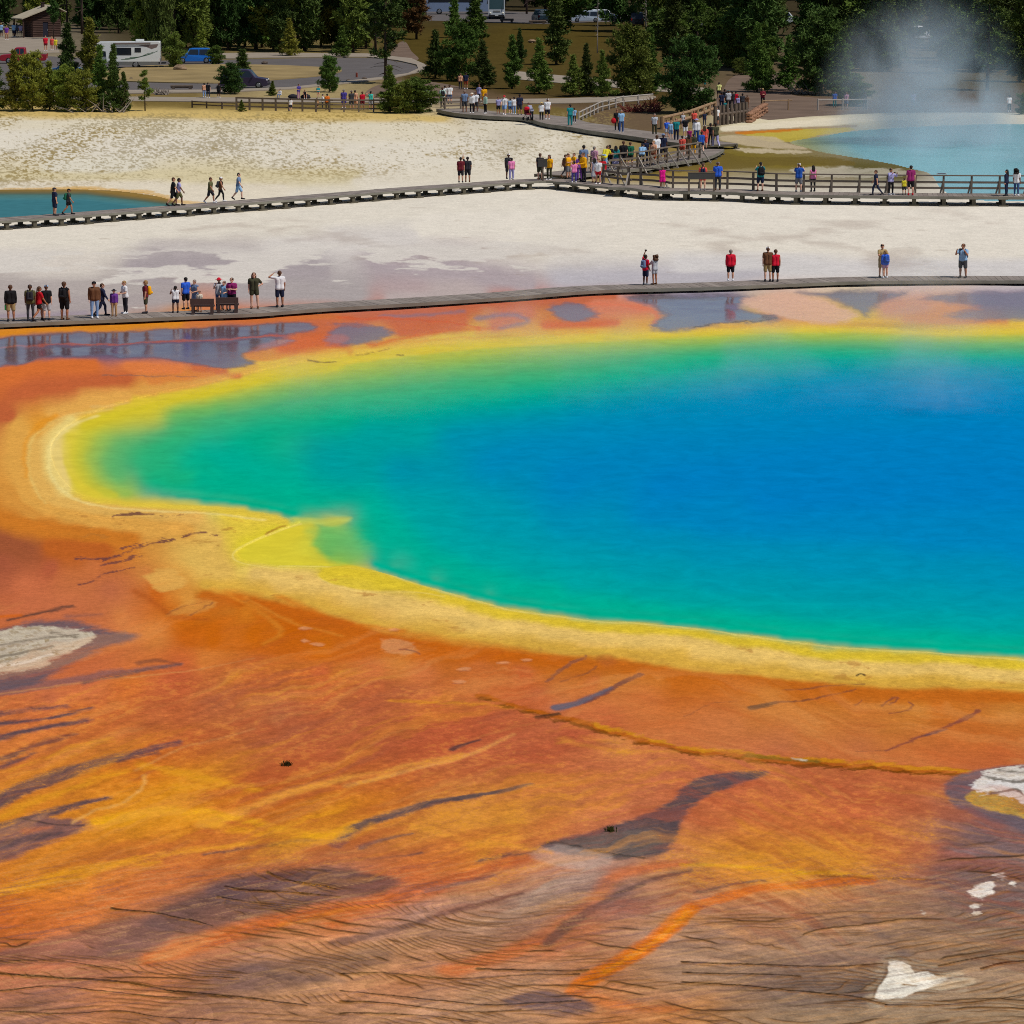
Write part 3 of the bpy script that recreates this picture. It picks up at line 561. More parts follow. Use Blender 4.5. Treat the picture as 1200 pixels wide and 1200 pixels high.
    poly((206, 192, 166), [(-160, 742), (-20, 742), (30, 736), (70, 736), (104, 740), (112, 745), (92, 757), (58, 773), (20, 788), (-160, 800)], 2.5, 0.95, 1.2, 0.0, rag=0.6)
    for pts in ([(-10, 756), (40, 750), (90, 744)], [(0, 770), (30, 764), (60, 758)], [(60, 742), (90, 748)]):
        line((112, 96, 78), pts, 5, 2, 2.5, 0.7, 1, 0.8)
    line((232, 224, 206), [(0, 782), (30, 776), (62, 766)], 6, 3, 3, 0.8, 1, 0.4)
    line((80, 60, 56), [(160, 778), (185, 776), (205, 781)], 8, 2, 4, 0.5, 1, 0.6)
    # dark purple runoff streaks
    P = (94, 74, 78)
    for pts, a, b in (([(-40, 842), (0, 836), (40, 831), (80, 829)], 9, 3), ([(-40, 852), (0, 848), (60, 842), (108, 830)], 8, 2), ([(-40, 872), (0, 864), (50, 854), (104, 846)], 12, 4),
                      ([(-40, 912), (0, 900), (38, 884)], 10, 2), ([(-60, 960), (0, 936), (60, 912), (120, 893), (170, 882), (212, 873)], 22, 5), ([(-30, 975), (40, 958), (90, 946), (125, 938)], 14, 4)):
        line(P, pts, a, b, 5, 0.9, 1.0, 0.75, 0.3)
    poly((132, 92, 86), [(-160, 975), (0, 968), (40, 958), (80, 962), (104, 970), (90, 978), (40, 992), (0, 1006), (-160, 1030)], 7, 0.85, 1.2, 0.3, rag=0.7)
    line((60, 46, 40), [(25, 960), (50, 965), (100, 970)], 3, 1, 2, 0.7); line((206, 112, 62), [(28, 974), (60, 970)], 8, 3, 5, 0.7)
    line((224, 164, 84), [(85, 966), (110, 952), (140, 945), (165, 928), (170, 912)], 3, 3, 3, 0.75, 1.2)
    line((228, 160, 66), [(240, 965), (290, 950), (340, 930), (400, 915), (470, 900), (545, 884)], 16, 5, 7, 0.55, 1.2, 0.5)
    line((214, 150, 84), [(0, 815), (80, 802), (160, 794), (240, 785), (300, 772)], 2.2, 1.5, 2, 0.55); line((214, 150, 84), [(160, 905), (220, 878), (300, 855)], 3, 2, 3, 0.5)
    for pts, a, b in (([(120, 968), (200, 952), (280, 972), (380, 982), (420, 966)], 18, 10), ([(170, 900), (240, 912), (300, 925)], 12, 8), ([(0, 955), (70, 930), (150, 905)], 10, 6), ([(0, 905), (60, 886), (130, 868)], 6, 4), ([(210, 925), (270, 920)], 8, 6), ([(0, 1045), (100, 1020), (180, 1010)], 14, 8)):
        line((228, 160, 22), pts, a, b, 8, 0.5, 1.5, 0.9)
    line((96, 80, 78), [(395, 990), (420, 970), (460, 956), (520, 940), (570, 932), (622, 921)], 14, 4, 4, 0.9, 0.8, 0.65, 0.3)
    line((120, 96, 88), [(420, 994), (450, 984), (482, 977)], 7, 3, 3, 0.7, 0.8, 0.4); line((78, 66, 66), [(530, 878), (545, 873), (562, 868)], 6, 2, 2.5, 0.85, 0.6, 0.2)
    line((226, 166, 86), [(405, 922), (470, 906), (550, 886), (600, 862)], 7, 3, 4, 0.5)
    # islands with seams north of the ledge
    line((88, 78, 84), [(655, 830), (680, 824), (700, 815), (718, 806)], 12, 4, 3, 0.9, 0.7, 0.2, 0.8); line((96, 62, 66), [(690, 824), (716, 810), (735, 798), (752, 791)], 4, 6, 1.5, 0.75, 0.8, 0.4)
    line((130, 82, 66), [(640, 799), (655, 787), (672, 777), (688, 770)], 3, 5, 1.5, 0.7, 0.8, 0.5); line((120, 76, 60), [(660, 798), (685, 790), (698, 782)], 2, 2, 1.2, 0.5, 1, 0.3)
    poly((178, 96, 40), [(698, 772), (712, 768), (722, 776), (708, 782)], 6, 0.7, 1)
    line((76, 64, 56), [(878, 830), (892, 828), (906, 825)], 6, 5, 2.5, 0.85, 0.6, 0.4); line((110, 66, 54), [(906, 825), (940, 822), (975, 815), (1000, 808)], 2, 1.5, 1.2, 0.75, 0.8, 0.3)
    line((120, 72, 54), [(915, 810), (950, 808), (975, 804), (1010, 802)], 1.5, 1, 1.2, 0.6, 0.8, 0.4); line((120, 66, 56), [(1030, 828), (1042, 820), (1052, 818), (1040, 826)], 2, 2, 1.2, 0.7)
    line((120, 66, 56), [(1040, 837), (1060, 834), (1070, 828), (1064, 824)], 2, 2, 1.2, 0.7); line((120, 66, 56), [(998, 826), (1006, 820)], 2, 1, 1.2, 0.7)
    line((124, 66, 62), [(1040, 880), (1065, 870), (1090, 860), (1120, 848), (1145, 834)], 2, 5, 1.6, 0.75, 0.8, 0.5); line((96, 76, 80), [(1086, 862), (1110, 855)], 3, 2, 1.5, 0.6)
    line((126, 80, 60), [(1005, 882), (1040, 880)], 1.5, 1.2, 1.2, 0.5); line((130, 80, 56), [(800, 838), (830, 826), (862, 822)], 1.4, 1, 1.2, 0.5); line((50, 40, 30), [(1002, 792), (1008, 790), (1013, 792)], 2.5, 2.5, 1, 0.9)
    # the terrace ledge across the middle
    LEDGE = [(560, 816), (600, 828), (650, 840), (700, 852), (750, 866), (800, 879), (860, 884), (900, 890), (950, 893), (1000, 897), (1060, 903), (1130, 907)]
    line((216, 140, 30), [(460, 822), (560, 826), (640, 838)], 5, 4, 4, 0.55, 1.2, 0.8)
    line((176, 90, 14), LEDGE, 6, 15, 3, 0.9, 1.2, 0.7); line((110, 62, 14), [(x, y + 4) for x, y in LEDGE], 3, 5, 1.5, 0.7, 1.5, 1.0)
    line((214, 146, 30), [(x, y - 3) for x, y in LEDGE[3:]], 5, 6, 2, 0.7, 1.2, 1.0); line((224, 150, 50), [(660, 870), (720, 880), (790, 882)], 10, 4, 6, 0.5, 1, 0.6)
    line((70, 52, 36), [(630, 842), (645, 839), (655, 837)], 6, 4, 2, 0.85, 0.6, 0.3)
    line((120, 96, 34), [(880, 886), (920, 890), (960, 893)], 7, 4, 2.5, 0.8, 0.8, 0.6); line((210, 196, 170), [(930, 889), (944, 891)], 3, 2, 1.5, 0.8, 0.8, 0.8)
    # grey streak and dark island in the middle
    poly((98, 82, 80), [(640, 992), (660, 983), (700, 972), (745, 962), (790, 938), (815, 915), (850, 907), (898, 905), (888, 913), (850, 925), (815, 945), (800, 965), (795, 985), (775, 1002), (730, 1008), (690, 1003), (655, 1000)], 5, 0.92, 0.9, 0.3, rag=0.65)
    poly((124, 108, 90), [(655, 988), (700, 978), (760, 975), (780, 990), (745, 1004), (690, 1002)], 6, 0.6, 1, rag=0.9); line((52, 50, 36), [(645, 988), (668, 990), (720, 1002), (760, 1006)], 3, 2, 2, 0.6, 1, 0.6)
    poly((192, 166, 146), [(622, 1004), (650, 990), (668, 992), (720, 1006), (700, 1020), (660, 1016)], 5, 0.5, 1)
    # lower channels
    line((206, 110, 58), [(800, 1012), (760, 1018), (720, 1030), (700, 1055), (660, 1085), (600, 1115), (530, 1138)], 12, 22, 9, 0.8, 0.8)
    line((216, 112, 36), [(1020, 1032), (940, 1038), (880, 1046), (830, 1058), (800, 1072), (780, 1090), (745, 1117), (710, 1138), (684, 1152), (676, 1164)], 13, 17, 4, 0.85, 1.0, 0.35)
    line((214, 112, 20), [(812, 1066), (790, 1086), (752, 1116), (712, 1140), (684, 1156)], 13, 17, 3.5, 0.85, 0.9, 0.4)
    line((232, 144, 30), [(806, 1070), (780, 1094), (745, 1120), (708, 1142)], 4, 6, 3, 0.6, 0.9, 0.6)
    line((206, 116, 58), [(680, 1160), (700, 1172), (740, 1180), (800, 1184)], 18, 10, 8, 0.7); line((206, 110, 56), [(390, 1082), (440, 1062), (500, 1050), (540, 1030), (600, 1010)], 14, 12, 8, 0.7)
    line((208, 112, 44), [(-40, 1110), (30, 1085), (110, 1050), (200, 1022), (320, 1005), (420, 985)], 12, 4, 8, 0.45); line((206, 116, 64), [(180, 1118), (240, 1098), (320, 1078), (400, 1062)], 18, 10, 10, 0.7)
    line((220, 112, 26), [(310, 1088), (360, 1078), (400, 1068)], 4, 5, 4, 0.6); line((120, 98, 100), [(500, 1045), (540, 1036), (580, 1026)], 8, 3, 4, 0.7)
    poly((106, 86, 92), [(590, 1172), (640, 1162), (690, 1176), (694, 1188), (650, 1190), (610, 1182)], 7, 0.8, 0.6, 0.3); line((104, 88, 92), [(240, 1140), (300, 1132), (330, 1145), (400, 1150)], 12, 6, 9, 0.5)
    poly((112, 84, 80), [(165, 1082), (230, 1048), (300, 1026), (370, 1018), (470, 1030), (430, 1052), (350, 1066), (270, 1084), (215, 1096)], 9, 0.85, 1.2, rag=0.6)
    poly((116, 88, 86), [(-160, 1128), (0, 1112), (70, 1098), (150, 1078), (210, 1090), (180, 1112), (120, 1126), (40, 1130), (-160, 1146)], 9, 0.65, 1.2, rag=0.8)
    poly((112, 86, 86), [(250, 1146), (300, 1128), (380, 1120), (460, 1112), (430, 1134), (340, 1158), (280, 1160)], 9, 0.6, 1.2, rag=0.8)
    poly((134, 104, 90), [(560, 1092), (640, 1050), (700, 1034), (740, 1040), (700, 1076), (640, 1100)], 9, 0.4, 1.2, rag=0.9)
    for pts, a_, b_ in (([(300, 1024), (400, 1009), (490, 1000)], 7, 3), ([(395, 1104), (470, 1086), (540, 1066), (610, 1048)], 12, 5), ([(640, 1104), (700, 1064), (760, 1034), (810, 1022)], 12, 5), ([(-40, 1000), (20, 984), (70, 976)], 12, 5), ([(560, 1010), (620, 1000), (650, 992)], 5, 3),
                        ([(100, 800), (160, 788), (206, 780)], 7, 3), ([(0, 890), (50, 872), (90, 862)], 8, 3), ([(60, 918), (130, 896), (190, 884)], 6, 3), ([(240, 1002), (320, 990), (390, 984)], 4, 3), ([(820, 1046), (870, 1036), (900, 1034)], 6, 3)):
        line((106, 80, 76), pts, a_, b_, 4, 0.75, 1.2, 0.7)
    line((232, 164, 26), [(112, 966), (170, 954), (235, 952), (300, 964), (370, 980), (410, 974)], 12, 9, 6, 0.75, 1.5, 0.8)
    line((226, 152, 36), [(-60, 1066), (0, 1046), (90, 1030), (180, 1002), (280, 991), (400, 985), (440, 966)], 8, 6, 6, 0.6, 1.5, 0.8)
    line((206, 112, 54), [(-60, 1130), (0, 1108), (60, 1086), (140, 1056), (250, 1028), (380, 1010), (460, 1000)], 20, 8, 9, 0.7, 1.0, 0.5)
    line((208, 106, 48), [(180, 1126), (260, 1100), (330, 1081), (400, 1066), (470, 1050), (560, 1020), (620, 1006)], 20, 10, 8, 0.75, 1.0, 0.5)
    line((228, 138, 54), [(330, 1085), (400, 1069), (450, 1058)], 6, 3, 4, 0.6, 1.0, 0.6)
    line((222, 156, 98), [(190, 1122), (215, 1112), (240, 1103)], 16, 8, 9, 0.5, 1.0)
    line((226, 150, 52), [(480, 968), (540, 985), (600, 992), (650, 1000)], 8, 5, 6, 0.6, 1.4, 0.8)
    poly((116, 92, 96), [(240, 1040), (290, 1025), (340, 1028), (390, 1045), (330, 1066), (270, 1062)], 10, 0.5, 1)
    line((218, 160, 22), [(800, 1014), (860, 1016), (920, 1022), (980, 1026), (1020, 1028)], 3, 3, 4, 0.8, 0.8, 0.7); line((222, 160, 20), [(880, 1018), (930, 1022), (975, 1024)], 9, 4, 5, 0.6, 0.8, 0.8)
    line((130, 84, 24), [(960, 1028), (1010, 1030), (1080, 1032), (1120, 1033)], 3, 3, 2.5, 0.7)
    # right-hand sinter and its slate margin
    poly((112, 96, 100), [(1104, 925), (1118, 912), (1150, 902), (1200, 896), (1360, 890), (1360, 975), (1230, 985), (1180, 968), (1150, 962), (1120, 948)], 5, 0.85, 0.8, 0.3, rag=0.4)
    poly((128, 104, 102), [(1150, 960), (1190, 965), (1230, 1010), (1220, 1050), (1150, 1070), (1090, 1040), (1110, 1000)], 12, 0.5, 1)
    poly((192, 152, 62), [(1132, 934), (1150, 925), (1200, 925), (1360, 930), (1360, 962), (1240, 965), (1190, 958), (1150, 948)], 3, 0.9, 0.8, 0.0, rag=0.5)
    poly((228, 220, 204), [(1140, 928), (1150, 906), (1190, 900), (1360, 896), (1360, 940), (1220, 944), (1190, 938), (1165, 930)], 2.5, 0.9, 1.2, 0.0, rag=0.9)
    for pts in ([(1150, 910), (1180, 916), (1210, 914)], [(1170, 904), (1200, 906), (1240, 902)], [(1160, 930), (1190, 926), (1200, 932)]):
        line((84, 72, 52), pts, 4, 3, 2.5, 0.75, 1, 0.9)
    for x, y, a, b in ((1149, 1046, 13, 9), (1171, 1029, 7, 3), (1158, 1038, 6, 3), (1184, 1037, 4, 2), (1144, 1062, 6, 3), (1146, 1069, 4, 1.5), (1085, 1070, 3, 1.5)):
        poly((234, 228, 216), [(x - a, y), (x - a * .2, y - b), (x + a, y - b * .2), (x + a * .3, y + b)], 2.2, 0.92, 1.3, rag=0.6, ysc=1.5)
    line((160, 100, 40), [(1160, 1050), (1180, 1046)], 6, 3, 3, 0.6)
    poly((106, 94, 92), [(990, 1165), (1020, 1150), (1040, 1122), (1065, 1118), (1085, 1128), (1120, 1140), (1130, 1152), (1090, 1166), (1050, 1180), (1010, 1178)], 7, 0.6, 0.6)
    poly((196, 180, 156), [(1036, 1120), (1075, 1126), (1130, 1144), (1110, 1160), (1062, 1176), (1022, 1176)], 8, 0.5, 1.2, rag=0.6)
    poly((244, 240, 230), [(1044, 1126), (1058, 1127), (1068, 1131), (1072, 1139), (1088, 1139), (1098, 1144), (1112, 1147), (1104, 1152), (1090, 1158), (1076, 1162), (1062, 1169), (1040, 1172), (1030, 1170), (1033, 1160), (1042, 1142)], 2.0, 0.98, 0.9, 0.0, rag=0.08, sm=False)
    poly((206, 190, 166), [(1100, 1143), (1120, 1140), (1142, 1150), (1128, 1160), (1100, 1158)], 5, 0.6, 1.5, rag=0.9)
    line((150, 120, 70), [(1062, 1154), (1076, 1155)], 3, 2, 2, 0.8); line((96, 66, 20), [(1040, 1124), (1056, 1122), (1068, 1126)], 3, 2, 2, 0.7); line((84, 66, 54), [(1044, 1130), (1036, 1150), (1028, 1168)], 2, 2, 1.6, 0.6)
    line((112, 96, 96), [(1016, 1075), (1040, 1100), (1062, 1122)], 10, 8, 6, 0.5, 1, 0.5)
    # individual long lips along the bottom
    K = (46, 33, 18)
    for pts, a, b in (([(0, 1127), (60, 1126), (120, 1134), (200, 1142), (280, 1146)], 1, 1), ([(0, 1142), (80, 1148), (150, 1152), (210, 1162), (290, 1170), (360, 1180)], 2.4, 1.4), ([(0, 1163), (60, 1158), (130, 1164), (220, 1170)], 1.2, 1.2),
                      ([(0, 1186), (70, 1190), (140, 1186), (190, 1192), (260, 1196)], 1.3, 1.2), ([(130, 1066), (170, 1070), (210, 1076), (250, 1086)], 1.8, 1.0), ([(265, 1040), (290, 1044), (340, 1046), (400, 1052)], 2.2, 1.2), ([(315, 1022), (330, 1030), (360, 1036), (400, 1044)], 1.6, 1.4),
                      ([(400, 1162), (460, 1168), (520, 1174), (580, 1178), (680, 1174)], 1.3, 1.5), ([(400, 1174), (470, 1178), (540, 1186), (610, 1184)], 1.4, 1.2), ([(400, 1188), (480, 1190), (560, 1198)], 1.4, 1.2), ([(400, 1142), (450, 1140), (520, 1148), (600, 1144), (680, 1142)], 1.2, 1.2),
                      ([(560, 1136), (620, 1138), (690, 1138)], 2.0, 1.4), ([(800, 1127), (870, 1130), (960, 1133), (1035, 1130)], 1.8, 1.2), ([(800, 1140), (880, 1142), (940, 1144)], 1.6, 1.0), ([(800, 1152), (870, 1156), (940, 1162), (1000, 1168), (1040, 1178)], 1.8, 1.4),
                      ([(1040, 1178), (1100, 1178), (1160, 1172), (1200, 1166)], 1.4, 1.0), ([(1100, 1132), (1150, 1122), (1200, 1116)], 1.4, 1.4), ([(1150, 1135), (1180, 1128), (1220, 1126)], 2, 1.4), ([(255, 1052), (290, 1058), (330, 1062)], 1.2, 1.0)):
        line((150, 94, 30), [(x, y + 1.8) for x, y in pts], a * 1.6, b * 1.6, 1.6, 0.55, 0.6, 0.4); line(K, pts, a * 1.5, b * 1.5, 0.9, 0.92, 0.6, 0.15)
    # banks of the turquoise spring
    poly((222, 210, 182), [(846, 149), (880, 146), (930, 142), (985, 138), (1035, 135), (1100, 134), (1100, 140), (1030, 142), (985, 146), (930, 150), (880, 153), (850, 155)], 1.2, 0.95, 0.2, ysc=3)
    poly((150, 120, 82), [(848, 155), (900, 152), (950, 149), (1000, 147), (1000, 150), (950, 153), (900, 157), (850, 158)], 1.2, 0.7, 0.2, ysc=3)
    poly((186, 166, 66), [(868, 155.5), (930, 152), (990, 150), (1000, 153), (960, 159), (930, 166), (900, 166), (878, 160)], 1.5, 0.9, 0.2, ysc=3)
    poly((196, 112, 34), [(862, 155), (900, 153), (940, 151.5), (930, 154), (900, 156), (872, 158)], 1.0, 0.85, 0.2, ysc=3)
    poly((190, 172, 140), [(850, 160), (900, 161), (925, 168), (945, 175), (900, 174), (860, 168), (846, 164)], 2, 0.8, 0.4, ysc=3)
    poly((206, 190, 160), [(862, 174), (910, 176), (950, 178), (930, 181), (880, 179)], 1.5, 0.7, 0.4, ysc=3, rag=0.4)
    poly((108, 92, 44), [(842, 178), (870, 183), (920, 184), (960, 183), (1000, 190), (990, 195), (930, 194), (870, 197), (820, 200), (740, 204), (720, 202), (800, 194), (830, 188)], 2, 0.85, 0.6, ysc=3, rag=0.3)
    poly((196, 188, 168), [(930, 198), (1000, 196), (1050, 200), (1075, 206), (1000, 208), (940, 206)], 3, 0.6, 0.6, ysc=3, rag=0.8)
    poly((104, 86, 66), [(640, 128), (690, 130), (760, 132), (800, 150), (770, 157), (700, 146), (650, 136)], 4, 0.85, 0.6, ysc=2)
    poly((118, 102, 48), [(560, 122), (640, 123), (690, 134), (690, 142), (640, 136), (580, 131)], 3, 0.7, 0.6, ysc=2)
    poly((212, 172, 104), [(60, 219.5), (130, 220), (185, 226), (212, 235), (240, 238), (215, 241), (206, 237), (180, 229), (130, 223), (60, 221.5)], 2, 0.8, 0.3, ysc=2.5, rag=0.5)
    line((206, 160, 80), [(-40, 222), (60, 221), (130, 222.5), (182, 229), (206, 237)], 1.4, 1.4, 1.0, 0.8, 0.2, ysc=3)
    # pool floor ripples and the beds of the two smaller springs are separate sheets
# ------------------------------------------------------------------ helpers: tags, meshes, materials
def tag(o, label=None, cat=None, group=None, kind=None):
    if label: o["label"] = label
    if cat: o["category"] = cat
    if group: o["group"] = group
    if kind: o["kind"] = kind
    return o

def empty(name, loc=(0, 0, 0), rz=0.0, sc=1.0):
    o = bpy.data.objects.new(name, None)
    o.empty_display_size = 0.3
    o.location = loc; o.rotation_euler = (0, 0, rz); o.scale = (sc, sc, sc)
    COL.objects.link(o)
    return o

def link(name, me, parent=None, m=None):
    o = bpy.data.objects.new(name, me)
    COL.objects.link(o)
    if parent: o.parent = parent
    if m is not None:
        if len(me.materials) == 0: me.materials.append(m)
        elif me.materials[0] is not m:
            o.material_slots[0].link = 'OBJECT'; o.material_slots[0].material = m
    return o

def copy_tree(o, parent=None):
    c = o.copy(); COL.objects.link(c)
    if parent: c.parent = parent
    for ch in list(o.children): copy_tree(ch, c)
    return c

MATS = {}
def mat(name, rgb, rough=0.7, spec=0.3, metal=0.0, var=0.0, nscale=8.0, objvar=0.0, bump=0.0, srgb=True, stretch=(1, 1, 1)):
    """Principled surface with procedural tone variation"""
    if name in MATS: return MATS[name]
    m = bpy.data.materials.new(name); m.use_nodes = True
    nt = m.node_tree; N = nt.nodes; L = nt.links
    b = N["Principled BSDF"]
    col = [float(v) for v in lin(rgb)] if srgb else list(rgb)
    b.inputs["Roughness"].default_value = rough
    b.inputs["Specular IOR Level"].default_value = spec
    b.inputs["Metallic"].default_value = metal
    b.inputs["Base Color"].default_value = (*col, 1)
    if var or objvar or bump:
        tc = N.new("ShaderNodeTexCoord"); mp = N.new("ShaderNodeMapping"); mp.inputs["Scale"].default_value = stretch
        nz = N.new("ShaderNodeTexNoise"); nz.inputs["Scale"].default_value = nscale; nz.inputs["Detail"].default_value = 5
        L.new(tc.outputs["Object"], mp.inputs[0]); L.new(mp.outputs[0], nz.inputs["Vector"])
        hsv = N.new("ShaderNodeHueSaturation"); hsv.inputs["Color"].default_value = (*col, 1)
        mr = N.new("ShaderNodeMapRange"); mr.inputs[1].default_value = 0.25; mr.inputs[2].default_value = 0.75
        mr.inputs[3].default_value = 1 - var; mr.inputs[4].default_value = 1 + var
        L.new(nz.outputs[0], mr.inputs[0])
        val = mr.outputs[0]
        if objvar:
            oi = N.new("ShaderNodeObjectInfo"); m2 = N.new("ShaderNodeMapRange")
            m2.inputs[3].default_value = 1 - objvar; m2.inputs[4].default_value = 1 + objvar
            L.new(oi.outputs["Random"], m2.inputs[0])
            mu = N.new("ShaderNodeMath"); mu.operation = 'MULTIPLY'
            L.new(val, mu.inputs[0]); L.new(m2.outputs[0], mu.inputs[1]); val = mu.outputs[0]
            m3 = N.new("ShaderNodeMapRange"); m3.inputs[3].default_value = 0.5 - 0.12 * objvar; m3.inputs[4].default_value = 0.5 + 0.10 * objvar
            fr = N.new("ShaderNodeMath"); fr.operation = 'FRACT'; ml = N.new("ShaderNodeMath"); ml.operation = 'MULTIPLY'; ml.inputs[1].default_value = 7.31
            L.new(oi.outputs["Random"], ml.inputs[0]); L.new(ml.outputs[0], fr.inputs[0]); L.new(fr.outputs[0], m3.inputs[0]); L.new(m3.outputs[0], hsv.inputs["Hue"])
        L.new(val, hsv.inputs["Value"]); L.new(hsv.outputs[0], b.inputs["Base Color"])
        if bump:
            bp = N.new("ShaderNodeBump"); bp.inputs["Strength"].default_value = bump; bp.inputs["Distance"].default_value = 0.03
            L.new(nz.outputs[0], bp.inputs["Height"]); L.new(bp.outputs[0], b.inputs["Normal"])
    MATS[name] = m
    return m

class MB:
    """collects boxes, tubes and faces into one mesh"""
    def __init__(s): s.v = []; s.f = []; s.mi = []; s.cur = 0
    def add(s, vs, fs):
        b = len(s.v); s.v += [tuple(v) for v in vs]; s.f += [tuple(b + i for i in f) for f in fs]; s.mi += [s.cur] * len(fs)
    def box(s, c, d, rz=0.0, R=None):
        hx, hy, hz = d[0] / 2, d[1] / 2, d[2] / 2
        vs = [Vector((x, y, z)) for x in (-hx, hx) for y in (-hy, hy) for z in (-hz, hz)]
        M = R if R is not None else Matrix.Rotation(rz, 3, 'Z')
        c = Vector(c)
        s.add([M @ v + c for v in vs], [(0, 1, 3, 2), (4, 6, 7, 5), (0, 4, 5, 1), (2, 3, 7, 6), (0, 2, 6, 4), (1, 5, 7, 3)])
    def bar(s, a, b, w, h, up=Vector((0, 0, 1))):
        """a rectangular bar from a to b"""
        a = Vector(a); b = Vector(b); d = b - a; L = d.length
        if L < 1e-6: return
        d.normalize(); sd = d.cross(up)
        if sd.length < 1e-4: sd = Vector((1, 0, 0))
        sd.normalize(); u = sd.cross(d)
        R = Matrix((d, sd, u)).transposed()
        s.box((a + b) / 2, (L, w, h), R=R)
    def tube(s, pts, rads, n=8, cap=True):
        pts = [Vector(p) for p in pts]; base = len(s.v); fs = []; vs = []
        ref = Vector((0.123, 0.31, 0.94))
        for i, p in enumerate(pts):
            d = (pts[min(i + 1, len(pts) - 1)] - pts[max(i - 1, 0)]).normalized()
            a = d.cross(ref)
            if a.length < 1e-3: a = d.cross(Vector((1, 0, 0)))
            a.normalize(); b = d.cross(a)
            for k in range(n):
                t = 2 * math.pi * k / n
                vs.append(p + (a * math.cos(t) + b * math.sin(t)) * rads[i])
        for i in range(len(pts) - 1):
            for k in range(n):
                fs.append((i * n + k, i * n + (k + 1) % n, (i + 1) * n + (k + 1) % n, (i + 1) * n + k))
        if cap:
            fs.append(tuple(range(n - 1, -1, -1))); fs.append(tuple((len(pts) - 1) * n + k for k in range(n)))
        s.add(vs, fs)
    def ball(s, c, r, n=8, m=6, sc=(1, 1, 1), jit=0.0, rnd=None):
        vs = []; fs = []
        c = Vector(c)
        for i in range(m + 1):
            ph = math.pi * i / m
            for k in range(n):
                t = 2 * math.pi * k / n
                j = 1 + (rnd.uniform(-jit, jit) if rnd and jit else 0)
                vs.append(c + Vector((math.sin(ph) * math.cos(t) * r * sc[0] * j, math.sin(ph) * math.sin(t) * r * sc[1] * j, math.cos(ph) * r * sc[2] * j)))
        for i in range(m):
            for k in range(n):
                fs.append((i * n + k, (i + 1) * n + k, (i + 1) * n + (k + 1) % n, i * n + (k + 1) % n))
        s.add(vs, fs)
    def prism(s, poly, y0, y1, axis='y'):
        """profile polygon (x, z) extruded across"""
        n = len(poly)
        if axis == 'y': vs = [(x, y0, z) for x, z in poly] + [(x, y1, z) for x, z in poly]
        else: vs = [(y0, x, z) for x, z in poly] + [(y1, x, z) for x, z in poly]
        fs = [tuple(range(n)), tuple(range(2 * n - 1, n - 1, -1))] + [(i, i + n, (i + 1) % n + n, (i + 1) % n) for i in range(n)]
        s.add(vs, fs)
    def mesh(s, name, mats=None, smooth=False):
        me = bpy.data.meshes.new(name)
        me.from_pydata(s.v, [], s.f)
        bm = bmesh.new(); bm.from_mesh(me); bmesh.ops.recalc_face_normals(bm, faces=bm.faces); bm.to_mesh(me); bm.free()
        for m in (mats or []): me.materials.append(m)
        if mats and len(mats) > 1: me.polygons.foreach_set("material_index", s.mi)
        if smooth: me.polygons.foreach_set("use_smooth", [True] * len(me.polygons))
        me.update()
        return me
    def obj(s, name, m, parent=None, smooth=False):
        o = bpy.data.objects.new(name, s.mesh(name, m if isinstance(m, list) else [m], smooth))
        COL.objects.link(o)
        if parent: o.parent = parent
        return o

def grid_mesh(name, P, col=None, wet=None):
    """a sheet from an array of points (rows, cols, 3)"""
    h, w = P.shape[:2]
    me = bpy.data.meshes.new(name)
    me.vertices.add(h * w); me.vertices.foreach_set("co", P.astype(np.float32).ravel())
    i = np.arange(h * w, dtype=np.int32).reshape(h, w)
    q = np.stack([i[:-1, :-1], i[1:, :-1], i[1:, 1:], i[:-1, 1:]], -1).reshape(-1, 4)
    return me, q

def set_faces(me, q):
    n = len(q)
    me.loops.add(n * 4); me.polygons.add(n)
    me.loops.foreach_set("vertex_index", q.astype(np.int32).ravel())
    me.polygons.foreach_set("loop_start", np.arange(0, n * 4, 4, dtype=np.int32))
    me.polygons.foreach_set("use_smooth", np.ones(n, dtype=bool))
    me.update(calc_edges=True)

def set_col(me, rgba, name="Col"):
    a = me.color_attributes.new(name, 'FLOAT_COLOR', 'POINT')
    a.data.foreach_set("color", np.ascontiguousarray(rgba, dtype=np.float32).ravel())

# ------------------------------------------------------------------ the ground sheet
S_, base_ = paint_ground()
gcol, gwet, gpool, gedge = finish_ground(S_, base_)
GX, GY = ground_xy()
relief = 0.035 * fbm(GX / 3.0, GY / 3.0, 211, 4) * sstep(0, 30, gedge)
bed = np.where(gpool, -0.03 - 0.028 * np.minimum(gedge, 60), 0.03 * (1 - np.exp(-gedge / 4)))
GZ = np.where(gpool, bed, bed + relief).astype(np.float32)
# low dip under the two smaller springs
LEFT_SPRING = smooth_line([(-330, 236), (-260, 228), (-140, 224), (-60, 222.5), (0, 222), (60, 221.5), (130, 223), (180, 229), (206, 237), (196, 244), (150, 247), (100, 251), (0, 257), (-140, 262), (-260, 256)], 5, True)
RIGHT_SPRING = smooth_line([(926, 166), (960, 160), (1000, 153.5), (1060, 149), (1130, 146), (1200, 145), (1400, 144), (1560, 148), (1650, 170), (1660, 200), (1560, 232), (1400, 238), (1200, 236), (1130, 233), (1104, 222), (1090, 204), (1064, 196.5), (1030, 189), (968, 179), (945, 173)], 5, True)
for sp in (LEFT_SPRING, RIGHT_SPRING):
    ins = inside(sp, PX, PY); e, _ = S_.dist(sp + sp[:1], PX, PY)
    GZ = np.where(ins, -0.02 - 0.05 * np.minimum(e, 12), GZ).astype(np.float32)
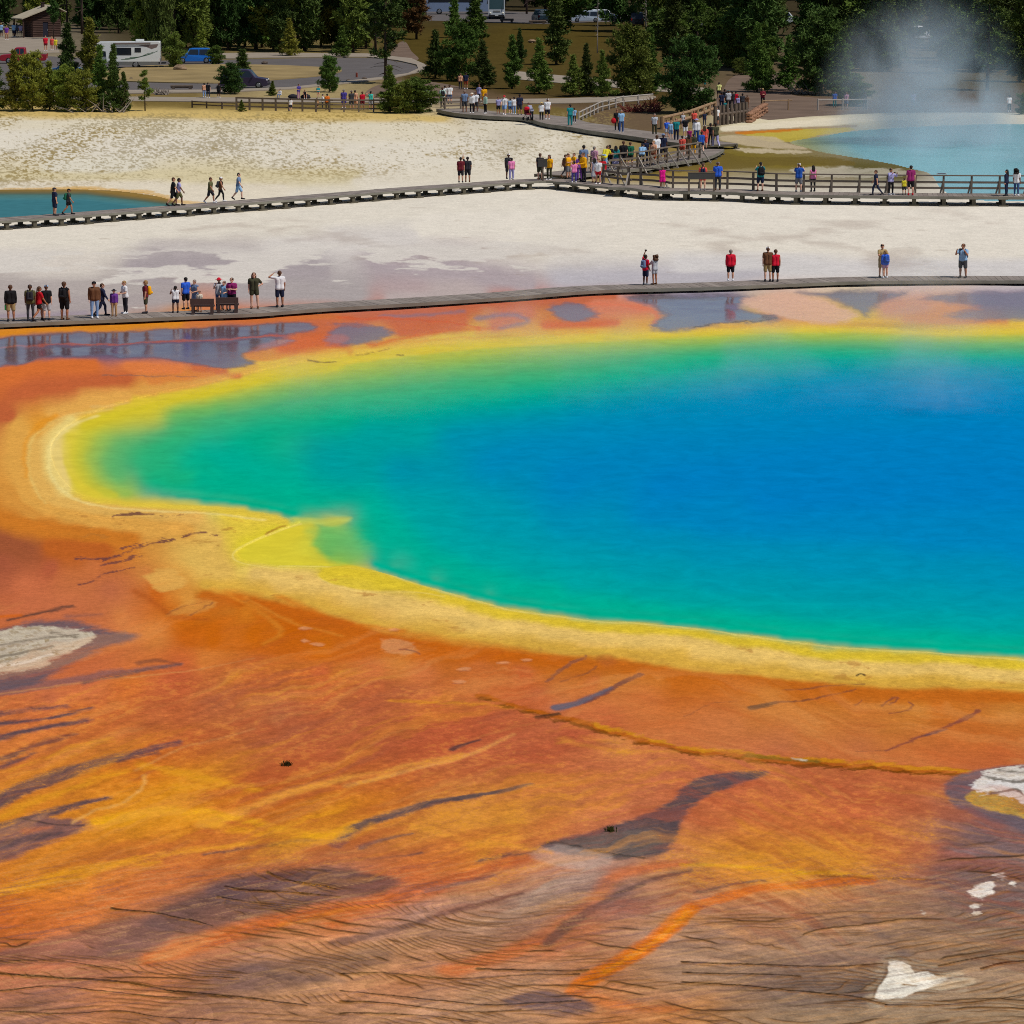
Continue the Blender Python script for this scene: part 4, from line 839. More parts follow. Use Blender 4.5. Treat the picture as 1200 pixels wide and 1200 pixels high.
# drop the far third to level ground so that roads and paths lie flat on it
GZ *= sstep(128, 140, PY) ; GZ -= 0.012
P = np.stack([GX, GY, GZ], -1)
# coarse skirts out to the horizon, to both sides and under the viewpoint
def skirt(P, C):
    far = [2.0, 6.0, 25.0]
    top = [np.stack([P[0, :, 0] * k, P[0, :, 1] * k, np.full(P.shape[1], -0.012)], -1) for k in far]
    P = np.concatenate([np.stack(top[::-1]), P], 0); C = np.concatenate([np.repeat(C[:1], 3, 0), C], 0)
    bot = []
    for k in (0.85, 0.6, 0.2, -0.6, -3.0):
        r = P[-1].copy() if not bot else bot[0].copy()
        r = P[-1].copy(); r[:, 1] = P[-1, :, 1] * k; r[:, 2] = -0.012; bot.append(r)
    n = P.shape[0]
    P = np.concatenate([P, np.stack(bot)], 0); C = np.concatenate([C, np.repeat(C[-1:], 5, 0)], 0)
    lefts, rights = [], []
    for k in (1.15, 1.6, 4.0, 25.0):
        l = P[:, 0].copy(); l[:, 0] *= k; l[:, 2] = -0.012; lefts.append(l)
        r = P[:, -1].copy(); r[:, 0] *= k; r[:, 2] = -0.012; rights.append(r)
    P = np.concatenate([np.stack(lefts[::-1], 1), P, np.stack(rights, 1)], 1)
    C = np.concatenate([np.repeat(C[:, :1], 4, 1), C, np.repeat(C[:, -1:], 4, 1)], 1)
    return P, C
C4 = np.concatenate([gcol, gwet[..., None]], -1)
P2, C2 = skirt(P, C4)

def ground_material():
    m = bpy.data.materials.new("mineral_ground"); m.use_nodes = True
    nt = m.node_tree; N = nt.nodes; L = nt.links; b = N["Principled BSDF"]
    at = N.new("ShaderNodeAttribute"); at.attribute_name = "Col"
    geo = N.new("ShaderNodeNewGeometry")
    n1 = N.new("ShaderNodeTexNoise"); n1.inputs["Scale"].default_value = 5.0; n1.inputs["Detail"].default_value = 8; n1.inputs["Roughness"].default_value = 0.75
    n2 = N.new("ShaderNodeTexNoise"); n2.inputs["Scale"].default_value = 0.9; n2.inputs["Detail"].default_value = 4
    L.new(geo.outputs["Position"], n1.inputs["Vector"]); L.new(geo.outputs["Position"], n2.inputs["Vector"])
    mr = N.new("ShaderNodeMapRange"); mr.inputs[1].default_value = 0.3; mr.inputs[2].default_value = 0.7; mr.inputs[3].default_value = 0.82; mr.inputs[4].default_value = 1.18
    L.new(n1.outputs[0], mr.inputs[0])
    hsv = N.new("ShaderNodeHueSaturation")
    mr2 = N.new("ShaderNodeMapRange"); mr2.inputs[1].default_value = 0.3; mr2.inputs[2].default_value = 0.7; mr2.inputs[3].default_value = 0.95; mr2.inputs[4].default_value = 1.05
    L.new(n2.outputs[0], mr2.inputs[0])
    mu = N.new("ShaderNodeMath"); mu.operation = 'MULTIPLY'; L.new(mr.outputs[0], mu.inputs[0]); L.new(mr2.outputs[0], mu.inputs[1])
    n3 = N.new("ShaderNodeTexNoise"); n3.inputs["Scale"].default_value = 28.0; n3.inputs["Detail"].default_value = 3; n3.inputs["Roughness"].default_value = 0.7; L.new(geo.outputs["Position"], n3.inputs["Vector"])
    mr3 = N.new("ShaderNodeMapRange"); mr3.inputs[1].default_value = 0.3; mr3.inputs[2].default_value = 0.7; mr3.inputs[3].default_value = 0.84; mr3.inputs[4].default_value = 1.16; L.new(n3.outputs[0], mr3.inputs[0])
    mu3 = N.new("ShaderNodeMath"); mu3.operation = 'MULTIPLY'; L.new(mu.outputs[0], mu3.inputs[0]); L.new(mr3.outputs[0], mu3.inputs[1]); mu = mu3
    gain = N.new("ShaderNodeMath"); gain.operation = 'MULTIPLY'; gain.inputs[1].default_value = ALBEDO; L.new(mu.outputs[0], gain.inputs[0])
    L.new(gain.outputs[0], hsv.inputs["Value"]); L.new(at.outputs["Color"], hsv.inputs["Color"]); 
    # bacterial flecks: small bright grains where the mats carry them
    fa = N.new("ShaderNodeAttribute"); fa.attribute_name = "Fleck"
    mpf = N.new("ShaderNodeMapping"); mpf.inputs["Scale"].default_value = (9.0, 6.0, 9.0); mpf.inputs["Rotation"].default_value = (0, 0, 0.35); L.new(geo.outputs["Position"], mpf.inputs[0])
    nf = N.new("ShaderNodeTexNoise"); nf.inputs["Scale"].default_value = 1.0; nf.inputs["Detail"].default_value = 6; nf.inputs["Roughness"].default_value = 0.8; L.new(mpf.outputs[0], nf.inputs["Vector"])
    ad = N.new("ShaderNodeMath"); ad.operation = 'MULTIPLY_ADD'; ad.inputs[1].default_value = 0.22; L.new(fa.outputs["Fac"], ad.inputs[0]); L.new(nf.outputs[0], ad.inputs[2])
    th = N.new("ShaderNodeMapRange"); th.inputs[1].default_value = 0.60; th.inputs[2].default_value = 0.74; th.inputs[3].default_value = 0.0; th.inputs[4].default_value = 0.55; L.new(ad.outputs[0], th.inputs[0])
    gt = N.new("ShaderNodeMath"); gt.operation = 'MULTIPLY'; L.new(th.outputs[0], gt.inputs[0]); cl_ = N.new("ShaderNodeMath"); cl_.operation = 'MULTIPLY'; cl_.use_clamp = True; cl_.inputs[1].default_value = 4.0; L.new(fa.outputs["Fac"], cl_.inputs[0]); L.new(cl_.outputs[0], gt.inputs[1])
    mx = N.new("ShaderNodeMix"); mx.data_type = 'RGBA'; L.new(gt.outputs[0], mx.inputs[0]); L.new(hsv.outputs[0], mx.inputs[6]); mx.inputs[7].default_value = (*[float(v) for v in lin((226, 150, 44))], 1)
    L.new(mx.outputs[2], b.inputs["Base Color"])
    ro = N.new("ShaderNodeMapRange"); ro.inputs[3].default_value = 0.75; ro.inputs[4].default_value = 0.06; L.new(at.outputs["Alpha"], ro.inputs[0]); L.new(ro.outputs[0], b.inputs["Roughness"])
    sp = N.new("ShaderNodeMapRange"); sp.inputs[3].default_value = 0.0; sp.inputs[4].default_value = 0.45; L.new(at.outputs["Alpha"], sp.inputs[0]); L.new(sp.outputs[0], b.inputs["Specular IOR Level"])
    bp = N.new("ShaderNodeBump"); bp.inputs["Distance"].default_value = 0.05
    bs = N.new("ShaderNodeMapRange"); bs.inputs[3].default_value = 0.35; bs.inputs[4].default_value = 0.004; L.new(at.outputs["Alpha"], bs.inputs[0]); L.new(bs.outputs[0], bp.inputs["Strength"])
    L.new(n1.outputs[0], bp.inputs["Height"]); L.new(bp.outputs[0], b.inputs["Normal"])
    return m
ALBEDO = 0.97
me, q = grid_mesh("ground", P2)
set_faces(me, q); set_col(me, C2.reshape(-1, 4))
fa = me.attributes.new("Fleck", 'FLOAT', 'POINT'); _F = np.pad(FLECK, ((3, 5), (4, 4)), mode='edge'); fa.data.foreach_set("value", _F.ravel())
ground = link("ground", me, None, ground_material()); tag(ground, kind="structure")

# ------------------------------------------------------------------ spring water
def water_material(name, rough=0.2, spec=0.0, ripple=0.25):
    m = bpy.data.materials.new(name); m.use_nodes = True
    nt = m.node_tree; N = nt.nodes; L = nt.links; b = N["Principled BSDF"]
    at = N.new("ShaderNodeAttribute"); at.attribute_name = "Col"
    geo = N.new("ShaderNodeNewGeometry")
    nz = N.new("ShaderNodeTexNoise"); nz.inputs["Scale"].default_value = 2.6; nz.inputs["Detail"].default_value = 5; nz.inputs["Roughness"].default_value = 0.6
    L.new(geo.outputs["Position"], nz.inputs["Vector"])
    mp = N.new("ShaderNodeMapping"); mp.inputs["Scale"].default_value = (1.0, 0.9, 1); L.new(geo.outputs["Position"], mp.inputs[0])
    n2 = N.new("ShaderNodeTexNoise"); n2.inputs["Scale"].default_value = 1.0; n2.inputs["Detail"].default_value = 7; n2.inputs["Roughness"].default_value = 0.7; n2.inputs["Distortion"].default_value = 0.5; L.new(mp.outputs[0], n2.inputs["Vector"])
    mr = N.new("ShaderNodeMapRange"); mr.inputs[1].default_value = 0.3; mr.inputs[2].default_value = 0.7; mr.inputs[3].default_value = 0.89; mr.inputs[4].default_value = 1.11; L.new(n2.outputs[0], mr.inputs[0])
    hsv = N.new("ShaderNodeHueSaturation"); L.new(mr.outputs[0], hsv.inputs["Value"]); L.new(at.outputs["Color"], hsv.inputs["Color"]); L.new(hsv.outputs[0], b.inputs["Base Color"])
    b.inputs["Roughness"].default_value = rough; b.inputs["Specular IOR Level"].default_value = spec
    bp = N.new("ShaderNodeBump"); bp.inputs["Strength"].default_value = ripple; bp.inputs["Distance"].default_value = 0.06
    L.new(nz.outputs[0], bp.inputs["Height"]); L.new(bp.outputs[0], b.inputs["Normal"])
    return m

def water_sheet(name, mask, cols, z, m):
    ring = mask.copy()                                       # one cell beyond the shore, under the bank
    for _ in range(3):
        r = ring.copy(); r[1:] |= ring[:-1]; r[:-1] |= ring[1:]; r[:, 1:] |= ring[:, :-1]; r[:, :-1] |= ring[:, 1:]; ring = r
    idx = -np.ones(mask.shape, np.int64); ys, xs = np.nonzero(ring); idx[ys, xs] = np.arange(len(ys))
    v = np.stack([GX[ys, xs], GY[ys, xs], np.full(len(ys), z, np.float32)], -1)
    a, b, c, d = idx[:-1, :-1], idx[1:, :-1], idx[1:, 1:], idx[:-1, 1:]
    ok = (a >= 0) & (b >= 0) & (c >= 0) & (d >= 0)
    q = np.stack([a[ok], b[ok], c[ok], d[ok]], -1)
    me = bpy.data.meshes.new(name)
    me.vertices.add(len(v)); me.vertices.foreach_set("co", v.astype(np.float32).ravel())
    set_faces(me, q)
    set_col(me, np.concatenate([cols[ys, xs], np.ones((len(ys), 1), np.float32)], -1))
    o = link(name, me, None, m); tag(o, kind="structure")
    return o
water_sheet("hot_spring_water", gpool, gcol * ALBEDO, -0.035, water_material("spring_water"))
# left small spring: ochre rim, teal water
ins = inside(LEFT_SPRING, PX, PY); e, _ = S_.dist(LEFT_SPRING, PX, PY, 1.0)
top = np.clip((PY - 222 - np.maximum(PX - 100, 0) * 0.12) / 22, 0, 1)[..., None]
cl = lin((140, 112, 58)) * np.clip(1 - top * 3.6, 0, 1) + lin((70, 98, 88)) * np.clip(1 - np.abs(top * 3.6 - 1.1), 0, 1) + lin((62, 116, 124)) * np.clip(top * 3.0 - 0.6, 0, 1)
water_sheet("small_spring_water", ins, cl.astype(np.float32), -0.02, water_material("small_spring", 0.1, 0.0, 0.1))
ins = inside(RIGHT_SPRING, PX, PY)
k = np.clip((PX - 925 + (166 - PY) * 1.2) / 70, 0, 1)[..., None]
cl = lin((186, 176, 84)) * (1 - k) + lin((120, 182, 188)) * k
water_sheet("turquoise_spring_water", ins, cl.astype(np.float32), -0.02, water_material("turquoise_spring", 0.15, 0.06, 0.1))
del P, P2, C2, C4, q

# ------------------------------------------------------------------ roads, paths and verges (sheets a few mm above one another)
def sheet(name, pts, z, m, thick=0.0, sm=True):
    pp = smooth_line(pts, 5, True) if sm else pts
    vs = [G(x, y) for x, y in pp]
    bm = bmesh.new()
    f = bm.faces.new([bm.verts.new((v.x, v.y, z)) for v in vs])
    bmesh.ops.recalc_face_normals(bm, faces=[f])
    if f.normal.z < 0: f.normal_flip()
    if thick:
        r = bmesh.ops.extrude_face_region(bm, geom=[f])
        bmesh.ops.translate(bm, verts=[v for v in r['geom'] if isinstance(v, bmesh.types.BMVert)], vec=(0, 0, thick))
    bmesh.ops.triangulate(bm, faces=bm.faces)
    bmesh.ops.recalc_face_normals(bm, faces=bm.faces)
    me = bpy.data.meshes.new(name); bm.to_mesh(me); bm.free()
    o = link(name, me, None, m); tag(o, kind="structure")
    return o
ASPH = mat("asphalt", (98, 92, 89), 0.85, 0.2, var=0.14, nscale=0.35)
PATH = mat("pale_path", (150, 138, 122), 0.9, 0.15, var=0.12, nscale=0.5)
DIRT = mat("brown_dirt", (112, 94, 80), 0.95, 0.1, var=0.22, nscale=0.3)
VERGE = mat("dry_verge", (146, 126, 86), 0.95, 0.1, var=0.3, nscale=0.22)
sheet("road", [(-160, 62), (0, 64), (60, 66), (130, 70), (200, 71), (340, 68.5), (430, 68), (465, 72), (487, 77), (489, 81), (478, 86), (450, 90), (400, 95.5), (340, 102), (250, 105), (150, 105.5), (-160, 107)], 0.0, ASPH)
sheet("verge", [(150, 96), (250, 98), (300, 95.5), (370, 90), (398, 85), (396, 81), (370, 79), (300, 76.5), (190, 77), (140, 81), (110, 88), (120, 94)], 0.0, VERGE, 0.10)
sheet("pavement", [(190, 64), (300, 62.5), (430, 63.5), (482, 69), (500, 77), (496, 84), (460, 92), (400, 99), (340, 105), (250, 109), (150, 110), (150, 106.5), (250, 106), (340, 103), (400, 96.3), (450, 90.7), (478, 86.6), (490, 81), (488, 76.4), (465, 71.2), (430, 67.3), (340, 67.8), (200, 70)], 0.0, PATH, 0.10, sm=False)
sheet("gravel_forecourt", [(-160, 42), (0, 44.5), (40, 44.5), (66, 46), (70, 62), (20, 63), (-160, 61)], 0.0, PATH, 0.06, sm=False)
sheet("footpath", [(-60, 112), (130, 113.5), (250, 114.5), (340, 115), (440, 115.5), (560, 116.5), (640, 116), (690, 114.5), (760, 112), (760, 117), (690, 120.5), (640, 121.5), (560, 121), (440, 120.5), (340, 120), (250, 119.5), (130, 118.5), (-60, 118)], 0.0, PATH, 0.05)
sheet("forest_footpath", [(600, 84), (660, 89), (720, 94), (790, 101), (830, 104), (826, 110), (780, 108), (710, 102), (650, 97), (600, 92)], 0.0, PATH, 0.05)
sheet("trailhead_dirt", [(856, 92), (880, 84), (920, 86), (935, 100), (930, 112), (1010, 117), (1100, 120), (1200, 122), (1340, 122), (1340, 132), (1180, 132), (1060, 132), (960, 136), (900, 141), (860, 144), (842, 140), (830, 128), (846, 108)], 0.0, DIRT, 0.02)
sheet("dirt_bank", [(440, 101), (480, 94), (530, 100), (560, 108), (560, 114), (480, 115), (430, 113)], 0.0, DIRT, 0.02)
sheet("dirt_path", [(462, 70), (458, 62), (468, 50), (476, 50), (482, 60), (490, 70)], 0.0, DIRT, 0.02)
sheet("coach_park", [(500, 12), (700, 15), (900, 14), (900, 24), (760, 24), (640, 28), (500, 24)], 0.0, ASPH, 0.0, sm=False)
# ------------------------------------------------------------------ boardwalks, railings, fences, benches, signs
DECK = mat("deck_boards", (138, 127, 118), 0.85, 0.2, var=0.22, nscale=1.2, bump=0.2)
FASC = mat("weathered_beam", (126, 122, 110), 0.85, 0.2, var=0.25, nscale=0.9)
SUPP = mat("support_timber", (96, 90, 76), 0.9, 0.15, var=0.2, nscale=2.0)
RAIL = mat("rail_timber", (116, 104, 92), 0.85, 0.2, var=0.22, nscale=1.4)
BRACE = mat("pale_brace_timber", (164, 156, 146), 0.85, 0.2, var=0.15, nscale=2.0)
LOGS = mat("peeled_log", (150, 122, 92), 0.85, 0.2, var=0.25, nscale=2.5)
DLOG = mat("dark_log", (96, 84, 74), 0.9, 0.15, var=0.25, nscale=2.5)
DECK_B = mat("deck_boards_worn", (131, 120, 111), 0.85, 0.2, var=0.22, nscale=1.2); DECK_C = mat("deck_boards_pale", (147, 136, 126), 0.85, 0.2, var=0.2, nscale=1.2)
rng = random.Random(7)

def walk_line(px_pts, h):
    return [G(x, y, h) for x, y in smooth_line(px_pts, 4)]

def resample(P, step, start=0.0):
    out = []; d = start; acc = 0.0
    for a, b in zip(P[:-1], P[1:]):
        L = (b - a).length
        while d <= acc + L:
            t = (d - acc) / max(L, 1e-6)
            out.append((a.lerp(b, t), (b - a).normalized())); d += step
        acc += L
    return out

def offset_back(P, w):
    """the same line moved w metres to the far side"""
    out = []
    for i, p in enumerate(P):
        d = (P[min(i + 1, len(P) - 1)] - P[max(i - 1, 0)]); d.z = 0; d.normalize()
        n = Vector((-d.y, d.x, 0))
        out.append(p + n * w)
    return out

def railing(parent, line, h, post_step=2.0, braces=False, rails=(1.0, 0.62, 0.30), low=0.0, out_dir=None, post_w=0.13):
    top = MB(); P = [p.copy() for p in line]
    for k, fr in enumerate(rails):
        for a, b in zip(P[:-1], P[1:]):
            up = Vector((0, 0, h * fr))
            if k == 0: top.bar(a + up, b + up, 0.24, 0.07)
            else: top.bar(a + up, b + up, 0.05, 0.14)
    r = top.obj("railing", RAIL, parent)
    pm = MB(); pm.box((0, 0, h / 2 - low / 2 - 0.04), (post_w, post_w, h + low)); pme = pm.mesh("post", [RAIL])
    bm_ = MB()
    bm_.bar((0, -0.04, h * 0.72), (0, -0.85, -0.35), 0.09, 0.10); bme = bm_.mesh("brace", [BRACE])
    for p, d in resample(P, post_step, 0.3):
        o = link("post", pme, r); o.location = p; o.rotation_euler.z = math.atan2(d.y, d.x)
        if braces:
            o2 = link("brace", bme, r); o2.location = p; o2.rotation_euler.z = math.atan2(d.y, d.x) + (0 if braces == 1 else math.pi) + 0.25
    return r

def boardwalk(label, near, h, width, sup_step=2.3, fascia=0.22):
    P = walk_line(near, h); Q = offset_back(P, width)
    root = empty("boardwalk", P[0] - Vector((0, 0, h))); tag(root, label, "boardwalk", "boardwalks across the flats")
    base = root.location.copy()
    loc = lambda v: v - base
    dk = MB()
    # planks laid across the walk
    cum = [0.0]
    for a, b in zip(P[:-1], P[1:]): cum.append(cum[-1] + (b - a).length)
    n = int(cum[-1] / 0.32)
    def at(L, s):
        k = 0
        while k < len(cum) - 2 and cum[k + 1] < s: k += 1
        t = (s - cum[k]) / max(cum[k + 1] - cum[k], 1e-6)
        return L[k].lerp(L[k + 1], min(max(t, 0), 1))
    for i in range(n):
        s0, s1 = i * 0.32, i * 0.32 + 0.305
        a, b, c, d = at(P, s0), at(P, s1), at(Q, s1), at(Q, s0)
        dz = rng.uniform(-0.006, 0.006)
        vs = [loc(v) + Vector((0, 0, dz)) for v in (a, b, c, d)]
        lo = [v - Vector((0, 0, 0.05)) for v in vs]
        dk.cur = rng.choice((0, 0, 0, 1, 1, 2))
        dk.add(vs + lo, [(0, 1, 2, 3), (7, 6, 5, 4), (0, 4, 5, 1), (1, 5, 6, 2), (2, 6, 7, 3), (3, 7, 4, 0)])
    dk.obj("deck", [DECK, DECK_B, DECK_C], root)
    for L, nm in ((P, -0.03), (Q, 0.03)):
        fb = MB(); M = offset_back(L, nm)
        for a, b in zip(M[:-1], M[1:]):
            fb.bar(loc(a) - Vector((0, 0, 0.005 + fascia / 2)), loc(b) - Vector((0, 0, 0.005 + fascia / 2)), 0.06, fascia)
        fb.obj("edge_beam", FASC, root)
    sm = MB(); hh = h - 0.06
    sm.box((0, width * 0.5, hh * 0.5), (0.24, width - 0.15, hh - 0.02)) if h < 0.35 else None
    if h >= 0.35:
        sm.box((0, width / 2, hh - 0.07), (0.2, width - 0.05, 0.14))
        for y in (0.14, width - 0.16): sm.box((0, y, hh * 0.5), (0.25, 0.22, hh)); sm.box((0, y, 0.05), (0.6, 0.42, 0.10)); sm.box((0, y, hh - 0.09), (0.55, 0.2, 0.12))
    sme = sm.mesh("support", [SUPP])
    for p, d in resample(P, max(sup_step, cum[-1] / 95), 0.6):
        o = link("support", sme, root); o.location = loc(p) - Vector((0, 0, h)); o.rotation_euler.z = math.atan2(d.y, d.x)
    return root, P, Q, base

H1, H2, H3 = 0.30, 0.58, 0.66
FRONT_WALK = [(-420, 398), (-250, 391), (-90, 384), (0, 379.5), (80, 376), (157, 373), (240, 369.5), (300, 367), (380, 361), (500, 354), (600, 347.5), (700, 340), (825, 336.5), (950, 331.5), (1010, 329.5), (1100, 328.5), (1200, 328.5), (1300, 328.5), (1500, 331), (1750, 340)]
boardwalk("low weathered boardwalk running along the far shore of the blue spring", FRONT_WALK, H1, 2.0, 2.6, 0.16)
MID_WALK = [(-380, 286), (-240, 275), (-90, 264), (0, 259), (100, 252), (200, 244.5), (300, 237), (400, 229), (500, 221), (560, 217), (600, 214), (640, 212), (668, 214.5), (713, 219)]
boardwalk("long grey boardwalk on short posts passing the small teal spring", MID_WALK, H2, 1.9, 1.9, 0.13)
RIGHT_WALK = [(713, 219.2), (740, 220), (767, 223.4), (850, 224.8), (900, 227.5), (1000, 229), (1100, 230), (1200, 230.5), (1300, 231), (1500, 232.5), (1700, 236)]
rw, rP, rQ, rB = boardwalk("railed boardwalk on stilts in front of the turquoise spring", RIGHT_WALK, H3, 2.3, 1.9, 0.18)
railing(rw, [p - rB for p in offset_back(walk_line([(672, 214)] + RIGHT_WALK, H3), 2.2)], 1.15, 1.8, braces=2, low=0.4)
RAMP_WALK = [(668, 206), (690, 203.4), (731, 198.5), (755, 196.8), (776, 192.5), (798, 189), (822, 185.5), (838, 180.5), (848, 174.5)]
pw, pP, pQ, pB = boardwalk("curving boardwalk ramp with a timber handrail crowded with visitors", RAMP_WALK, 0.45, 3.0, 2.3)
railing(pw, [p - pB for p in walk_line([(690, 202.8), (731, 198.2), (755, 196.4), (776, 192), (798, 188.6), (821, 185.2)], 0.45)], 1.15, 1.75, braces=1, low=0.3)
UPPER_WALK = [(512, 127.5), (524, 130.5), (545, 133.5), (580, 136), (615, 138), (640, 144.6), (669, 148.7), (692, 152.8), (727, 157.4), (765, 163), (796, 167.5), (814, 170)]
uw, uP, uQ, uB = boardwalk("upper boardwalk leading from the trailhead down to the curving ramp", UPPER_WALK, 0.45, 3.8, 2.6, 0.3)
railing(uw, [G(x, y, 0.45) - uB for x, y in ((518, 128.5), (545, 127.6), (566, 127.6))], 1.1, 1.6)

def post_fence(label, px, z, h, step, rails, m=RAIL, name="railing_fence", post_w=0.14, rail_r=None):
    L = [G(x, y, z) for x, y in px]
    root = empty(name, L[0]); tag(root, label, "fence"); b = L[0]
    rl = MB()
    for fr in rails:
        for p, q in zip(L[:-1], L[1:]):
            if rail_r: rl.tube([p - b + Vector((0, 0, h * fr)), q - b + Vector((0, 0, h * fr))], [rail_r, rail_r * 0.9], 8)
            else: rl.bar(p - b + Vector((0, 0, h * fr)), q - b + Vector((0, 0, h * fr)), 0.08, 0.14)
    rl.obj("rail", m, root)
    pm = MB()
    if rail_r: pm.tube([(0, 0, -0.1), (0, 0, h * 1.08)], [rail_r * 1.3, rail_r * 1.2], 8)
    else: pm.box((0, 0, h / 2), (post_w, post_w, h + 0.05))
    me_ = pm.mesh("post", [m])
    for p, d in resample(L, step, 0.02):
        o = link("post", me_, root); o.location = p - b; o.rotation_euler.z = math.atan2(d.y, d.x)
    return root
post_fence("grey timber railing beside the footpath behind the dry meadow", [(277, 128.5), (330, 130), (390, 131.5), (456, 131.5)], 0, 1.15, 1.35, (0.95, 0.6, 0.28))
post_fence("zigzag split rail fence on the dirt slope above the upper boardwalk", [(678, 143.5), (703, 131), (728, 124.5), (765, 121)], 0, 0.9, 2.6, (0.95, 0.45), BRACE, "split_rail_fence", rail_r=0.07)
post_fence("thin rail fence running to the right of the trailhead pillars", [(893, 130), (928, 129)], 0, 0.95, 2.7, (0.95,), LOGS, "rail_fence", rail_r=0.06)
post_fence("thin rail fence half veiled by steam behind the turquoise spring", [(958, 129.5), (990, 129), (1020, 128.5)], 0, 1.0, 2.4, (0.95,), BRACE, "rail_fence", rail_r=0.06)
post_fence("low dark rail fence at the left end of the grey railing", [(225, 126), (255, 127.5), (276, 128)], 0, 0.6, 1.8, (0.95, 0.5), DLOG, "rail_fence", rail_r=0.06)
post_fence("stout log rail climbing beside the big pine at the trailhead", [(776, 152), (808, 144), (838, 132.5)], 0, 1.0, 3.2, (0.98, 0.45), LOGS, "log_fence", rail_r=0.15)
post_fence("row of thick dark log pillars with rails at the trailhead", [(838, 148), (852, 146), (864, 144.5), (876, 142.5)], 0, 1.6, 0.8, (0.6,), DLOG, "log_pillar_fence", rail_r=0.13)
# stone retaining wall by the pillars
rs = MB(); rr = random.Random(3); a = G(877, 145); b_ = G(897, 132)
for i in range(9):
    for j in range(3):
        p = a.lerp(b_, (i + 0.5) / 9) + Vector((rr.uniform(-.05, .05), rr.uniform(-.05, .05), 0.16 + 0.30 * j))
        rs.ball(p, 0.32, 8, 5, (1.15, 1.0, 0.6), 0.12, rr)
w = rs.obj("stone_wall", mat("reddish_stone", (150, 112, 88), 0.9, 0.15, var=0.25, nscale=2.0)); tag(w, "low reddish stone retaining wall right of the log pillars", "wall")

# benches on the near boardwalk
BENCH = mat("brown_bench", (78, 62, 58), 0.8, 0.25, var=0.12, nscale=3)
def bench(px0, px1, py, label):
    a, b = G(px0, py, H1), G(px1, py, H1); L = (b - a).length
    root = empty("bench", (a + b) / 2, math.atan2((b - a).y, (b - a).x)); tag(root, label, "bench", "brown benches on the near boardwalk")
    bk = MB(); bk.box((0, 0.0, 0.60), (L, 0.07, 0.28)); bk.obj("backrest", BENCH, root)
    st = MB(); st.box((0, 0.27, 0.38), (L, 0.40, 0.06)); st.obj("seat", BENCH, root)
    for s in (-1, 1):
        lg = MB(); lg.box((s * (L / 2 - 0.12), 0.0, 0.30), (0.12, 0.08, 0.60)); lg.box((s * (L / 2 - 0.12), 0.42, 0.18), (0.12, 0.08, 0.36)); lg.box((s * (L / 2 - 0.12), 0.21, 0.32), (0.10, 0.40, 0.06)); lg.box((s * (L / 2 - 0.12), 0.01, 0.03), (0.16, 0.2, 0.06)); lg.obj("leg", BENCH, root)
    return root
bench(223, 251, 368.4, "brown plank bench, the left one of the two, turned from the spring")
bench(253, 279.5, 366.8, "brown plank bench, the right one of the two, beside the couple")

# information panels
PANEL = mat("sign_panel", (58, 56, 54), 0.5, 0.4, var=0.1, nscale=5)
def sign(px, py, z, w, hh, ph, label, rz=0.0):
    root = empty("information_sign", G(px, py, z), rz); tag(root, label, "sign")
    f = MB(); f.box((0, 0, ph), (w, 0.07, hh)); f.obj("panel", PANEL, root)
    t = MB(); t.box((0, 0, ph + hh / 2 + 0.02), (w + 0.08, 0.1, 0.04)); t.obj("frame", DLOG, root)
    for s in ((-1, 1) if w > 0.8 else (0,)):
        p = MB(); p.box((s * (w / 2 - 0.06), 0.06, (ph - hh / 2) / 2 + 0.02), (0.12, 0.12, ph - hh / 2)); p.obj("post", DLOG, root)
sign(636, 212.0, H2, 0.62, 0.5, 1.2, "dark post sign at the bend of the long boardwalk")
sign(822, 224.5, H3, 1.75, 0.42, 1.0, "wide dark information panel on the railed boardwalk")
sg = empty("information_sign", G(1103, 225.5, H3)); tag(sg, "small pale plaque lying on the top rail before the turquoise spring", "sign")
f = MB(); f.box((0, 0, 1.2), (0.62, 0.3, 0.04)); f.obj("panel", BRACE, sg)
f = MB(); f.box((0, 0.02, 1.235), (0.5, 0.2, 0.02)); f.obj("plate", mat("blue_plate", (60, 84, 112), 0.4, 0.4), sg)
# ------------------------------------------------------------------ people: one skinned body per pose, clothes cut from the same limbs
def capsule(mb, p, q, r0, r1, n=10):
    p = Vector(p); q = Vector(q); d = q - p; L = d.length
    d = d.normalized() if L > 1e-6 else Vector((0, 0, 1))
    pts, rad = [], []
    for k in range(4):
        a = math.pi / 2 * k / 4; pts.append(p - d * (r0 * math.cos(a))); rad.append(max(r0 * math.sin(a), 0.002))
    pts.append(p); rad.append(r0); pts.append(q + d * 1e-4); rad.append(r1)
    for k in range(3, -1, -1):
        a = math.pi / 2 * k / 4; pts.append(q + d * (r1 * math.cos(a))); rad.append(max(r1 * math.sin(a), 0.002))
    mb.tube(pts, rad, n)

def fuse(name, mb, voxel, smooth=2):
    """joins overlapping limbs into one continuous skin"""
    me = mb.mesh(name + "_raw")
    o = bpy.data.objects.new("tmp", me); COL.objects.link(o)
    m = o.modifiers.new("r", 'REMESH'); m.mode = 'VOXEL'; m.voxel_size = voxel; m.use_smooth_shade = True
    if smooth:
        s = o.modifiers.new("s", 'SMOOTH'); s.factor = 0.5; s.iterations = smooth
    dg = bpy.context.evaluated_depsgraph_get()
    out = bpy.data.meshes.new_from_object(o.evaluated_get(dg)); out.name = name
    bpy.data.objects.remove(o); bpy.data.meshes.remove(me)
    return out

